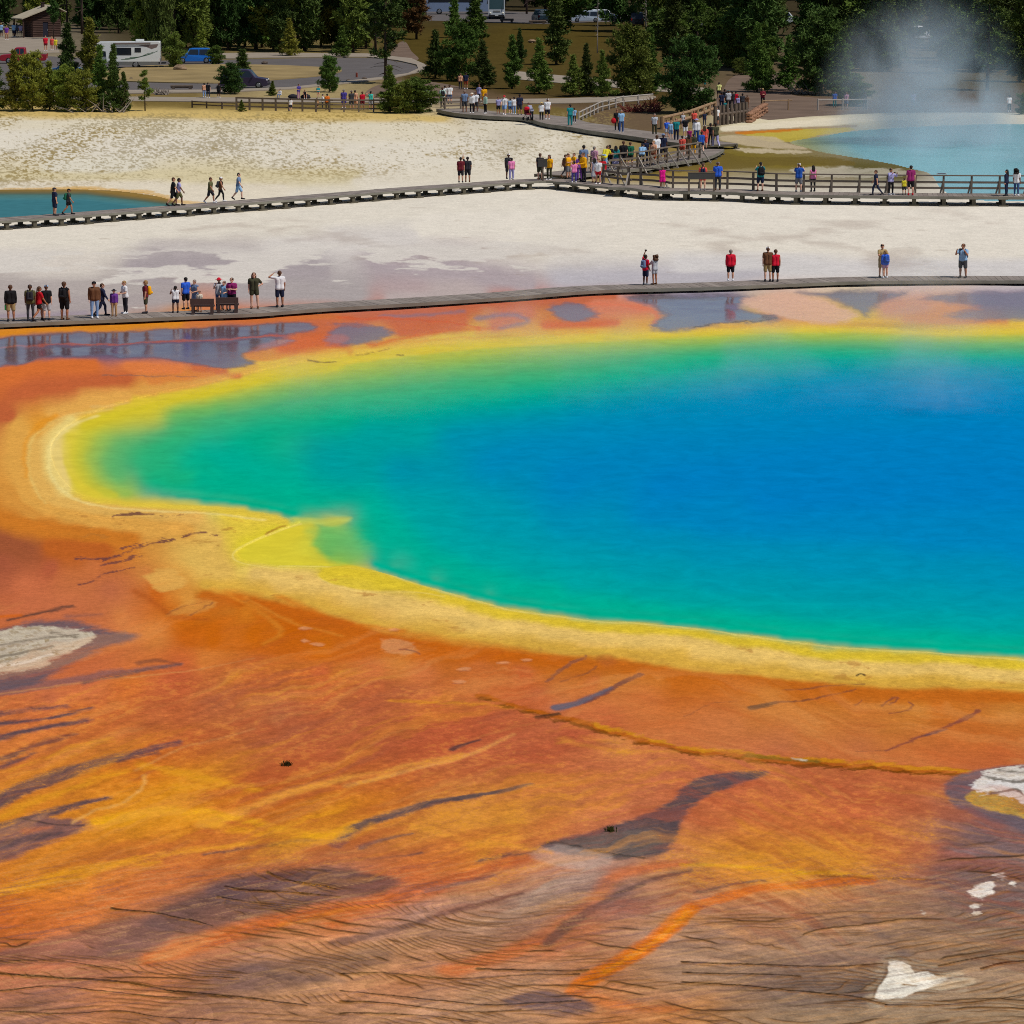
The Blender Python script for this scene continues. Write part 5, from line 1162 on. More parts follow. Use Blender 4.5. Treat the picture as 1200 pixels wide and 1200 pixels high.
def V(*a): return Vector(a)
def skeleton(pose):
    """joint positions for a 1.72 m figure that faces -Y"""
    lean = {'lean': 32, 'bag': 4, 'walk': 4, 'sit': 6}.get(pose, 0)
    pz = 0.50 if pose in ('sit',) else 0.92
    R = Matrix.Rotation(math.radians(lean), 3, 'X')
    pel = V(0, 0, pz)
    up = lambda v: pel + R @ (V(*v) - V(0, 0, 0.92))
    J = {'pel': pel, 'chest': up((0, 0, 1.28)), 'neck': up((0, 0.01, 1.43)), 'head': up((0, -0.012, 1.60)), 'up': up}
    arms = {'stand': [((.14, .02, -1), (.04, -.14, -1))] * 2,
            'hips': [((.14, .02, -1), (.04, -.14, -1)), ((.62, .18, -.8), (-.75, -.35, -.42))],
            'photo': [((.28, -.60, -.62), (-.30, -.48, .85))] * 2,
            'fold': [((.22, -.22, -1), (-.80, -.52, .12))] * 2,
            'walk': [((.16, -.35, -1), (.05, -.55, -.9)), ((.16, .40, -1), (.05, .1, -1))],
            'raise': [((.14, .02, -1), (.0, -.4, -.9)), ((.38, -.45, .85), (-.05, -.45, .95))],
            'point': [((.14, .02, -1), (.04, -.14, -1)), ((.35, -.85, .32), (.25, -.9, .35))],
            'shade': [((.14, .02, -1), (.04, -.2, -1)), ((.75, -.35, .12), (-.75, -.40, .52))],
            'lean': [((.16, -.45, -.9), (-.2, -.95, .1))] * 2,
            'bag': [((.14, -.18, -1), (-.35, -.85, -.15))] * 2,
            'hug': [((.25, -.55, -.8), (-.55, -.75, .1))] * 2,
            'sit': [((.14, -.25, -1), (-.1, -.9, -.2))] * 2}[pose]
    for i, s in ((0, -1), (1, 1)):
        sh = up((s * 0.175, 0.005, 1.385)); ua, fa = arms[i]
        ua = V(ua[0] * s, ua[1], ua[2]).normalized(); fa = V(fa[0] * s, fa[1], fa[2]).normalized()
        el = sh + ua * 0.285; wr = el + fa * 0.245
        J['sh', s], J['el', s], J['wr', s], J['fa', s] = sh, el, wr, fa
        hip = pel + V(s * 0.092, 0, -0.02)
        if pose == 'walk': th, sn = ((0, -.42, -.9), (0, -.05, -1)) if s > 0 else ((0, .22, -.97), (0, .62, -.78))
        elif pose == 'sit': th, sn = (s * .12, -.98, .02), (0, -.08, -1)
        elif pose in ('hips', 'fold', 'photo') and s > 0: th, sn = (.10, -.06, -1), (.04, .04, -1)
        else: th, sn = (s * .045, 0, -1), (s * .01, .03, -1)
        kn = hip + V(*th).normalized() * 0.425; an = kn + V(*sn).normalized() * 0.405
        J['hip', s], J['kn', s], J['an', s] = hip, kn, an
        toe = V(0, -1, -0.12) if not (pose == 'walk' and s < 0) else V(0, -.72, -.75)
        J['toe', s] = an + V(0, -0.03, -0.045) + toe.normalized() * 0.13
    lo = min(J['toe', s].z for s in (-1, 1)) - 0.035
    J['dz'] = -lo if pose != 'sit' else 0
    return J

def torso(mb, J, g=0.0, top=True, low=True):
    u = J['up']
    if low:
        for s in (-1, 1): capsule(mb, u((s * .075, .012, .90)), u((s * .07, 0, 1.06)), .108 + g, .095 + g)
    for s in (-1, 1): capsule(mb, u((s * .065, 0, 1.04)), u((s * .085, -.005, 1.30)), .093 + g, .105 + g)
    if top:
        capsule(mb, u((-.15, .005, 1.375)), u((.15, .005, 1.375)), .066 + g, .066 + g)
        capsule(mb, u((0, .005, 1.36)), u((0, .008, 1.43)), .085 + g, .055 + g * .6)

def body_mesh(pose):
    J = skeleton(pose); mb = MB(); u = J['up']
    torso(mb, J)
    capsule(mb, u((0, .01, 1.40)), u((0, -.004, 1.53)), .056, .052)
    capsule(mb, u((0, .012, 1.60)), u((0, .004, 1.655)), .086, .084)          # skull
    capsule(mb, u((0, -.022, 1.60)), u((0, -.048, 1.535)), .070, .042)        # face and chin
    capsule(mb, u((0, -.098, 1.615)), u((0, -.118, 1.578)), .010, .015, 8)    # nose
    capsule(mb, u((-.02, -.092, 1.545)), u((.02, -.092, 1.545)), .010, .010, 8)   # lips
    capsule(mb, u((-.04, -.085, 1.632)), u((.04, -.085, 1.632)), .012, .012, 8)   # brow
    for s in (-1, 1):
        capsule(mb, u((s * .085, .008, 1.62)), u((s * .082, .004, 1.575)), .020, .013, 8)
        capsule(mb, J['sh', s], J['el', s], .056, .042); capsule(mb, J['el', s], J['wr', s], .042, .028)
        f = J['fa', s]; sd = f.cross(V(s, 0.2, 0.1)).normalized(); w = J['wr', s]
        nrm = f.cross(sd).normalized()
        for k in (-1, 0, 1): capsule(mb, w + f * .02 + sd * .018 * k, w + f * .085 + sd * .021 * k, .018, .015, 8)
        for k, L in ((-1.5, .055), (-.5, .072), (.5, .068), (1.5, .05)):         # four fingers, bent at the knuckle
            a = w + f * .088 + sd * .0155 * k; b = a + (f * .8 + nrm * .25) * L * .55 + sd * .003 * k; c = b + (f * .6 + nrm * .6) * L * .5
            capsule(mb, a, b, .0098, .0092, 8); capsule(mb, b, c, .0092, .008, 8)
        a = w + f * .03 + sd * -.028; b = a + (f * .6 - sd * .8 + nrm * .2) * .038; c = b + (f * .85 - sd * .2 + nrm * .3) * .032
        capsule(mb, a, b, .0125, .011, 8); capsule(mb, b, c, .011, .009, 8)
        capsule(mb, J['hip', s], J['kn', s], .092, .056)
        m = J['kn', s].lerp(J['an', s], .35) + V(0, .012, 0)
        capsule(mb, J['kn', s], m, .056, .058); capsule(mb, m, J['an', s], .056, .036)
        capsule(mb, J['an', s] + V(0, .03, -.045), J['toe', s], .036, .030)
    me = fuse("body", mb, 0.0085, 2)
    me.transform(Matrix.Translation((0, 0, J['dz'])))
    return me

def shirt_mesh(pose, kind):
    J = skeleton(pose); mb = MB(); u = J['up']; g = .022 if kind != 'tank' else .015
    if kind == 'coat': g = .034
    torso(mb, J, g)
    for s in (-1, 1):
        if kind == 'tee': capsule(mb, J['sh', s], J['sh', s].lerp(J['el', s], .62), .074, .066)
        elif kind in ('long', 'coat'):
            capsule(mb, J['sh', s], J['el', s], .066 + g * .4, .054 + g * .3); capsule(mb, J['el', s], J['el', s].lerp(J['wr', s], .93), .054 + g * .3, .042)
    if kind == 'dress':
        for s in (-1, 1): capsule(mb, J['pel'] + V(s * .05, .0, .05), J['hip', s].lerp(J['kn', s], .78) + V(0, 0, 0), .13, .125)
        capsule(mb, J['pel'] + V(0, 0, .05), J['hip', 1].lerp(J['kn', -1], .7) * 1, .12, .12)
    me = fuse("shirt", mb, 0.016, 3); me.transform(Matrix.Translation((0, 0, J['dz'])))
    return me

def bottom_mesh(pose, kind):
    J = skeleton(pose); mb = MB(); g = .020
    for s in (-1, 1):
        capsule(mb, J['pel'] + V(s * .072, .012, -.03), J['pel'] + V(s * .07, .005, .07), .118, .112)
        if kind == 'shorts': capsule(mb, J['hip', s], J['hip', s].lerp(J['kn', s], .86), .108, .092)
        elif kind == 'trunks': capsule(mb, J['hip', s], J['hip', s].lerp(J['kn', s], .5), .108, .098)
        elif kind == 'pants':
            capsule(mb, J['hip', s], J['kn', s], .106, .076); capsule(mb, J['kn', s], J['kn', s].lerp(J['an', s], .97), .076, .062)
        elif kind == 'slim':
            capsule(mb, J['hip', s], J['kn', s], .100, .064); m = J['kn', s].lerp(J['an', s], .35) + V(0, .012, 0)
            capsule(mb, J['kn', s], m, .064, .064); capsule(mb, m, J['an', s], .062, .044)
        elif kind == 'skirt': capsule(mb, J['hip', s] + V(-s * .03, 0, 0), J['kn', s], .125, .135)
    if kind == 'skirt': capsule(mb, J['pel'], J['kn', 1].lerp(J['kn', -1], .5), .12, .15)
    me = fuse("trousers", mb, 0.016, 2); me.transform(Matrix.Translation((0, 0, J['dz'])))
    return me

def shoe_mesh(pose, s):
    J = skeleton(pose); mb = MB(); a = J['an', s]; t = J['toe', s]
    capsule(mb, a + V(0, .035, -.045), t, .046, .042); capsule(mb, a + V(0, .01, 0.01), a + V(0, .02, -.04), .045, .05)
    me = mb.mesh("shoe", None, True); me.transform(Matrix.Translation((0, 0, J['dz'])))
    return me

def head_mesh(pose, kind):
    J = skeleton(pose); u = J['up']; mb = MB()
    c = u((0, .018, 1.645))
    if kind in ('short', 'long', 'pony', 'curly', 'bob'):
        mb.ball(c, .100, 12, 8, (.93, 1.02, .98))
        capsule(mb, u((0, .045, 1.64)), u((0, .055, 1.565)), .075, .06)
        if kind == 'long':
            for s in (-1, 0, 1): capsule(mb, u((s * .055, .055, 1.60)), u((s * .07, .085, 1.36)), .055, .045)
        if kind == 'bob':
            for s in (-1, 1): capsule(mb, u((s * .062, .03, 1.63)), u((s * .075, .02, 1.50)), .042, .04)
        if kind == 'pony': capsule(mb, u((0, .10, 1.63)), u((0, .13, 1.45)), .04, .022)
        if kind == 'curly':
            rr = random.Random(5)
            for _ in range(22):
                t = rr.uniform(0, 6.28); z = rr.uniform(1.42, 1.72)
                mb.ball(u((math.cos(t) * .12, .05 + abs(math.sin(t)) * .10, z)), .075, 8, 5)
    elif kind == 'cap':
        mb.ball(u((0, .012, 1.655)), .102, 12, 8, (.95, 1.03, .85)); mb.ball(u((0, -.105, 1.648)), .075, 12, 4, (.95, 1.0, .16))
    elif kind == 'hat':
        mb.ball(u((0, .012, 1.665)), .102, 12, 8, (.95, 1.0, .92)); mb.ball(u((0, .012, 1.655)), .19, 16, 4, (1, 1.05, .10))
    me = mb.mesh("hair", None, True); me.transform(Matrix.Translation((0, 0, J['dz'])))
    return me

def eye_mesh(pose, s):
    J = skeleton(pose); mb = MB(); mb.ball(J['up']((s * .034, -.092, 1.608)), .011, 8, 5, (1.3, .6, .8))
    me = mb.mesh("eye", None, True); me.transform(Matrix.Translation((0, 0, J['dz'])))
    return me

CACHE = {}
def cached(fn, *a):
    k = (fn.__name__,) + a
    if k not in CACHE: CACHE[k] = fn(*a)
    return CACHE[k]

CLR = dict(black=(30, 29, 32), dark=(46, 44, 50), charcoal=(62, 62, 66), grey=(120, 120, 124), pale=(178, 180, 186), white=(226, 226, 228), navy=(36, 42, 66), blue=(40, 84, 170),
           royal=(48, 96, 206), sky=(140, 178, 212), jeans=(62, 84, 128), pjeans=(128, 160, 204), teal=(32, 128, 132), aqua=(70, 196, 180), green=(34, 104, 76), olive=(92, 90, 58), dolive=(66, 66, 48),
           khaki=(166, 142, 98), tan=(190, 150, 108), brown=(104, 70, 48), maroon=(112, 36, 46), red=(190, 30, 42), crimson=(206, 26, 52), coral=(226, 92, 78), orange=(214, 110, 36), gold=(232, 166, 20),
           yellow=(226, 212, 60), lemon=(222, 222, 140), pink=(226, 130, 178), hot=(232, 30, 140), mauve=(190, 140, 164), lav=(160, 156, 200), purple=(112, 62, 150), violet=(74, 64, 142), magenta=(140, 40, 100),
           straw=(212, 186, 120), cream=(226, 212, 190), mint=(168, 200, 184), plaid=(150, 150, 170), peach=(220, 164, 130), rust=(150, 70, 44), bluegrey=(108, 128, 160))
HAIR = dict(k=(30, 24, 22), b=(84, 56, 38), l=(150, 116, 72), g=(128, 120, 112))
SKIN = [mat("skin_light", (206, 150, 120), 0.6, 0.3), mat("skin_tan", (172, 116, 86), 0.6, 0.3), mat("skin_pale", (222, 172, 146), 0.6, 0.3), mat("skin_deep", (120, 78, 58), 0.6, 0.3)]
def cloth(n): return mat("cloth_" + n, CLR[n], 0.85, 0.15, var=0.10, nscale=14)
EYE = mat("eye_dark", (40, 30, 26), 0.3, 0.5)
SHOES = ['dark', 'white', 'charcoal', 'brown', 'grey']
ALL_PEOPLE = []
prng = random.Random(21)

def person(px, py, hpx, z, pose, face, top, bottom, head, label, group, shoes=None, detail=False):
    p = G(px, py, z); dist = math.hypot(p.y, H_CAM - z)
    hm = hpx / F_PX * dist
    hm = min(max(hm, 0.85), 1.92)
    base = {'raise': 1.0, 'sit': 1.0}.get(pose, 1.0)
    sc = hm / 1.72 * base
    root = empty("person", p, math.radians(face) + prng.uniform(-.12, .12), sc)
    wide = sc * prng.uniform(1.06, 1.18); root.scale = (wide, wide, sc)
    tag(root, label, "person", group)
    sk = SKIN[prng.choice((0, 0, 0, 1, 1, 2, 2, 3))]
    link("body", cached(body_mesh, pose), root, sk)
    tk, tc = top.split('-')
    link({'dress': 'dress', 'coat': 'jacket'}.get(tk, 'shirt'), cached(shirt_mesh, pose, tk), root, cloth(tc))
    if bottom:
        bk, bc = bottom.split('-'); link({'shorts': 'shorts', 'trunks': 'shorts', 'skirt': 'skirt'}.get(bk, 'trousers'), cached(bottom_mesh, pose, bk), root, cloth(bc))
    hk, hc = head.split('-')
    if hk in ('cap', 'hat'):
        link("hair", cached(head_mesh, pose, 'short'), root, mat("hair_b", HAIR['b'], .7, .3)); link("hat", cached(head_mesh, pose, hk), root, cloth(hc))
    else: link("hair", cached(head_mesh, pose, hk), root, mat("hair_" + hc, HAIR[hc], .7, .3))
    sc_ = cloth(shoes or prng.choice(SHOES))
    for s in (-1, 1):
        link("shoe", cached(shoe_mesh, pose, s), root, sc_)
        if detail: link("eye", cached(eye_mesh, pose, s), root, EYE)
    ALL_PEOPLE.append(root)
    return root, pose

def worn_pack(rp, col, label, big=1.0):
    """a backpack hangs on its wearer, a thing of its own"""
    r, pose = rp; J = skeleton(pose); u = J['up']
    o = empty("backpack", r.location, r.rotation_euler.z, r.scale[2]); o.scale = r.scale; tag(o, label, "backpack", "backpacks worn by visitors")
    mb = MB(); dz = V(0, 0, J['dz'])
    capsule(mb, u((-.07, .19, 1.06)) + dz, u((-.06, .18, 1.34)) + dz, .10 * big, .085 * big); capsule(mb, u((.07, .19, 1.06)) + dz, u((.06, .18, 1.34)) + dz, .10 * big, .085 * big)
    mb.obj("sack", cloth(col), o, True)
    mb = MB(); capsule(mb, u((-.05, .27 + .02 * big, 1.08)) + dz, u((.05, .27 + .02 * big, 1.08)) + dz, .06 * big, .06 * big); mb.obj("pocket", cloth(col), o, True)
    for s in (-1, 1):
        mb = MB(); mb.tube([u((s * .10, .12, 1.40)) + dz, u((s * .105, .0, 1.475)) + dz, u((s * .105, -.125, 1.36)) + dz, u((s * .13, -.12, 1.18)) + dz, u((s * .15, .10, 1.04)) + dz], [.022] * 5, 6); mb.obj("strap", cloth(col if col != 'gold' else 'dark'), o, True)
    return o

def held_phone(rp, label, side=1, cam_=False):
    r, pose = rp; J = skeleton(pose); w = J['wr', side] + J['fa', side] * .11 + V(0, 0, J['dz'])
    if pose == 'photo': w = (J['wr', 1] + J['wr', -1]) / 2 + V(0, -.05, .09 + J['dz'])
    o = empty("camera" if cam_ else "phone", r.location, r.rotation_euler.z, r.scale[2]); tag(o, label, "camera" if cam_ else "phone")
    mb = MB(); mb.box(w, (.15, .03 if not cam_ else .06, .08)); mb.obj("case", cloth('black'), o)
    mb = MB(); mb.tube([w + V(0, -.02, 0), w + V(0, -.09 if cam_ else -.03, 0)], [.035 if cam_ else .012] * 2, 10); mb.obj("lens", cloth('dark'), o)

GF, GM, GR, GU, GT = "visitors on the near boardwalk", "visitors on the long boardwalk", "visitors at the curving ramp", "visitors on the upper boardwalk", "visitors by the trailhead and paths"
P_ = {}
def rows(txt, z, group, detail=False):
    for ln in txt.strip().split("\n"):
        k = [t.strip() for t in ln.split("|")]
        x, y, h = map(float, k[0].split(","))
        zz = z
        if len(k) > 7 and k[7]: zz = float(k[7])
        P_[k[0]] = person(x, y, h, zz, k[1], float(k[2]), k[3], k[4], k[5], k[6], group, k[8] if len(k) > 8 else None, detail)
rows("""13,376.5,42|stand|200|long-black|shorts-khaki|short-b|man in black long sleeved top and khaki shorts, leftmost on the near boardwalk||dark
36,376.3,42|stand|182|tee-olive|slim-charcoal|cap-dark|visitor in mustard sleeves under a dark backpack, with grey trousers||dark
46,376,40|walk|120|tee-red|trunks-black|pony-b|woman in red top and black shorts between two dark clothed walkers||dark
55,375.6,41|stand|190|tee-black|shorts-pale|cap-sky|visitor in black T-shirt, pale grey shorts and a light blue cap||dark
76,374.8,44|stand|170|tank-black|shorts-black|short-b|tall bare armed man in black vest and black shorts standing alone||brown
111,372.6,42|stand|8|coat-brown|slim-pjeans|cap-black|man in brown open jacket, pale blue jeans and black cap facing the spring||white
119.5,370.4,38|walk|100|coat-navy|slim-navy|short-b|visitor in navy jacket stepping off behind the man in pale jeans||black
134,370.5,31|stand|350|long-purple|pants-tan|hat-dark|child in purple top, tan trousers and dark hat||brown
147,367.6,38|bag|300|tee-white|slim-dark|short-l|woman in white T-shirt and dark trousers between the child in purple and the yellow backpack||white
171,367.2,38|stand|280|tee-maroon|shorts-dolive|bob-l|woman in maroon top and dark olive shorts carrying a yellow backpack||dark
206,366.5,31|photo|200|tank-white|trunks-navy|pony-k|girl in white vest and navy shorts at the left end of the benches||dark
218,362.6,37|stand|220|tee-royal|shorts-black|short-k|man in bright blue polo shirt and black shorts behind the left bench||dark
229,364.3,36|bag|330|dress-bluegrey||short-g|older woman in a grey blue dress standing behind the left bench||brown
234,365.3,24|stand|340|tee-cream|trunks-cream|short-b|toddler in cream clothes holding close to the grey blue dress||brown
257,363.3,37|photo|5|tee-pale|slim-jeans|hat-crimson|visitor in a wide red hat and pale blue shirt between the benches||brown
263.5,363.8,34|bag|350|dress-sky||short-k|visitor in a light blue dress beside the wide red hat||brown
272,364.2,38|fold|350|tee-magenta|shorts-black|short-k|visitor in magenta T-shirt with folded arms behind the right bench||dark
298,361.2,41|hips|10|tee-dolive|trunks-dolive|long-b|long haired woman in olive top and short olive shorts||brown
328,360,42|shade|200|tee-white|shorts-navy|short-b|man in white T-shirt and navy shorts raising one hand to his brow||dark
756.5,334,35|raise|140|tee-crimson|shorts-navy|short-k|man in red T-shirt lifting a phone for a selfie||grey
767,333.5,34|hug|230|tee-pale|trunks-pale|curly-b|woman with big curly brown hair leaning into the selfie||brown
856,329.2,36|stand|182|coat-crimson|shorts-black|short-g|visitor alone in a bright red jacket and black shorts||white
899.5,330,40|stand|185|tee-brown|shorts-khaki|cap-white|man in brown T-shirt, khaki shorts and white cap||dark
908.5,330,37|stand|178|tank-crimson|shorts-black|short-b|visitor in red vest and black shorts arm in arm with the white cap||dark
1033.5,325,38|hug|20|tee-khaki|shorts-khaki|short-k|man in khaki shirt hugging someone in blue||dark
1037,326,32|stand|200|coat-royal|trunks-mauve|short-l|woman in a blue jacket held by the man in khaki||white
1128,325.5,39|photo|330|tee-sky|shorts-charcoal|short-b|man in pale blue T-shirt photographing, rightmost on the near boardwalk||dark""", H1, GF, True)
rows("""64.5,252.6,32|stand|120|tee-navy|shorts-navy|cap-dark|man in navy T-shirt and navy shorts in front of the small teal spring
80.5,251.6,30|walk|95|tee-charcoal|trunks-black|cap-black|woman in dark clothes and black cap with a green backpack||black
203,241.4,33|walk|95|tee-black|shorts-black|short-b|man dressed all in black walking close beside the olive shorts||black
209.5,241.2,32|walk|100|tee-lav|shorts-olive|short-k|woman in lavender T-shirt, olive shorts and black boots||black
246.5,238.2,30|walk|80|tee-olive|shorts-dark|short-b|man in faded olive T-shirt and dark shorts walking right||white
258.5,236.6,29|walk|90|tank-brown|slim-black|cap-white|woman in brown top, black leggings and a white cap||white
279.5,234,31|walk|85|tee-bluegrey|shorts-sky|short-k|man in grey blue shirt and shorts with black socks leading the left walkers||black
540,214,29|stand|170|tee-maroon|shorts-dark|short-k|man in maroon T-shirt at the middle of the long boardwalk||dark
548,213.5,29|raise|180|tee-dark|shorts-dark|short-k|visitor in dark clothes with a raised arm beside the maroon T-shirt||brown
596,209.8,29|stand|170|tee-charcoal|shorts-charcoal|cap-white|visitor in dark grey and white cap half hidden behind pink
599.5,210.6,25|stand|190|tee-pink|pants-lav|short-k|woman in pink top and lavender trousers
633,210.6,30|stand|150|tee-dark|shorts-dolive|short-b|man in dark T-shirt next to the post sign
643.5,210.8,28.5|stand|330|tee-gold|slim-dolive|bob-k|woman in gold shirt and dark olive trousers right of the post sign""", H2, GM)
rows("""662,207.5,26|walk|120|tee-brown|slim-dark|short-b|visitor in brown walking behind the gold shirts
666,209.6,29|fold|60|tee-gold|shorts-grey|short-b|gold shirted visitor in grey shorts, left in the gold group
672.5,207,27|fold|300|tee-gold|slim-jeans|short-b|gold shirted visitor in blue jeans at the back of the gold group
673,214.3,25|photo|180|tee-pink|slim-violet|short-k|girl in pink top and violet trousers among the gold shirts
679,211.5,29|stand|210|tee-purple|slim-purple|long-k|long haired woman in purple between the gold shirts
684,213,34|bag|300|coat-gold|slim-dark|short-b|man in a loose gold jacket and dark trousers, largest of the gold shirts
696.5,214,28|stand|200|tank-plaid|skirt-pale|long-k|woman in grey vest and pale skirt by the foot of the ramp rail
701,215.8,29|stand|340|tee-white|trunks-red|pony-b|girl in white top and red shorts by the foot of the ramp
706,213.5,28|stand|190|coat-red|pants-jeans|short-b|visitor in red jacket and blue jeans at the foot of the ramp""", H2, GR)
rows("""684,203,33|stand|180|tee-bluegrey|shorts-dark|short-k|man in slate blue shirt behind the loose gold jacket
696.5,202.4,30|stand|150|tee-mauve|shorts-pale|short-g|man in mauve pink shirt behind the ramp handrail
708,201,31|lean|150|tee-yellow|shorts-sky|short-b|visitor in yellow shirt and light blue shorts on the ramp
714.5,199.6,29|stand|200|tee-black|slim-black|short-k|visitor in black right of the yellow shirt on the ramp
721.5,198.6,27|stand|190|tee-teal|skirt-lav|long-k|woman in teal top and long lavender skirt on the ramp
730.5,197.2,31|stand|182|tee-black|shorts-dark|short-b|broad man in black T-shirt with his back turned on the ramp
738.5,196.4,29|stand|175|tee-green|shorts-dark|short-b|visitor in green T-shirt right of the broad man in black
752,195,27|lean|170|coat-sky|slim-dark|short-k|visitor in light blue hooded top leaning on the handrail
756,193.4,30|stand|170|tee-navy|slim-navy|cap-grey|visitor in navy and grey cap behind the light blue hooded top
765.5,193.6,28|stand|330|tee-peach|shorts-rust|short-l|visitor in peach top and rust shorts behind the handrail
769.5,190,31|stand|200|tee-white|shorts-pale|short-b|visitor in white T-shirt left of the blue hat
777,188.2,31|stand|180|tee-navy|shorts-dark|hat-bluegrey|man in navy T-shirt and blue grey hat at the handrail
799.5,184.8,25|stand|170|tee-coral|shorts-rust|short-k|visitor in orange red T-shirt near the top of the ramp
806.5,183,25|stand|200|coat-brown|slim-brown|long-k|visitor in brown jacket right of the orange red T-shirt
812.5,181.5,24|stand|180|coat-dolive|slim-gold|short-k|visitor in dark olive jacket near the end post of the handrail
822,179.8,25|walk|190|coat-blue|trunks-navy|short-k|woman in blue jacket walking past the end of the handrail
825.5,175,27|stand|180|tee-coral|shorts-coral|long-b|woman with long hair in coral pink at the bend
832.5,171,26|stand|160|tee-dark|slim-dark|short-k|slim visitor in dark clothes at the bend
838.5,172.4,28|walk|200|tee-dolive|pants-lav|short-k|man in dark green T-shirt and lavender grey trousers at the far bend||white""", 0.45, GR)
rows("""816,166,26|stand|10|long-white|pants-jeans|hat-lav|man in white checked shirt, blue jeans and pale hat
808,168,17|stand|0|tee-magenta|shorts-magenta|short-k|small child in magenta before the checked shirt
803,160.5,22.5|stand|5|tee-black|shorts-white|short-b|man in black T-shirt and white shorts on the upper boardwalk||white
792.5,164.5,25|stand|355|tee-teal|pants-navy|short-b|man in teal T-shirt and dark trousers on the upper boardwalk
786,163,20.5|stand|0|tee-sky|shorts-bluegrey|short-b|child in light blue next to the teal T-shirt
781.5,161,20|stand|10|tee-royal|shorts-pale|pony-b|girl in strong blue T-shirt and pale shorts
767,158,24|stand|0|tee-pale|pants-dolive|short-g|heavy man in pale grey shirt and olive trousers
728,155.5,26|stand|15|tee-sky|pants-jeans|short-g|man in light blue T-shirt and blue jeans by the red bag
723,153.5,24.5|stand|0|tee-black|slim-black|short-k|visitor in black holding a red bag
668,147.6,24.5|stand|200|tee-teal|pants-teal|short-k|man in dark teal shirt and teal trousers
673,144,17|stand|170|tee-sky|slim-navy|short-k|girl in light blue beside the dark teal shirt
641.5,140.3,24|stand|180|tee-white|shorts-dark|cap-white|man in white T-shirt, dark shorts and white cap
634.5,141.5,21|stand|175|tee-white|slim-black|hat-straw|woman in white T-shirt, black leggings and straw hat near the stroller
623,141,21|lean|230|tee-plaid|slim-dark|cap-dark|visitor in dark cap bending over the red stroller
609,135.2,24|stand|180|tee-navy|shorts-charcoal|short-k|man in navy T-shirt walking behind the white family
602.5,134.2,20|stand|190|tee-white|slim-pjeans|short-k|woman in white top and light jeans
598,133.4,17.5|stand|180|tee-sky|shorts-jeans|short-k|child in sky blue with dark hair
591,134.8,22.5|walk|0|tee-white|shorts-pjeans|cap-crimson|man in white T-shirt, denim shorts and red cap||white
584,133.7,19.5|stand|10|tee-lav|shorts-black|short-k|boy in lavender grey T-shirt and black shorts
568.7,133.3,23|stand|300|long-mint|slim-black|short-b|visitor in pale mint shirt and black trousers||white
557.5,131.3,23|stand|350|tee-white|shorts-charcoal|short-b|woman in pinkish white top and grey shorts
553,132.7,23|stand|340|long-white|slim-black|hat-cream|woman in white blouse, black trousers and cream sun hat
544.5,131.7,27|stand|10|tee-bluegrey|shorts-charcoal|short-g|tall man in grey blue shirt and grey shorts, leftmost on the upper deck
527,122,22|stand|180|tee-white|shorts-jeans|cap-navy|man in white T-shirt and denim shorts behind the short railing
518.5,126,23|stand|200|tee-mint|slim-dark|short-b|visitor in mint green top with a dark backpack by the short railing
504,122.5,19|stand|170|tee-black|slim-black|short-k|visitor in black beside the bushy pine
500.5,123.5,21|stand|200|tee-plaid|slim-pale|short-l|visitor in grey plaid next to the bushy pine
521.5,121,20|stand|180|tee-white|slim-dark|short-k|visitor in white behind the mint green top""", 0.40, GU)
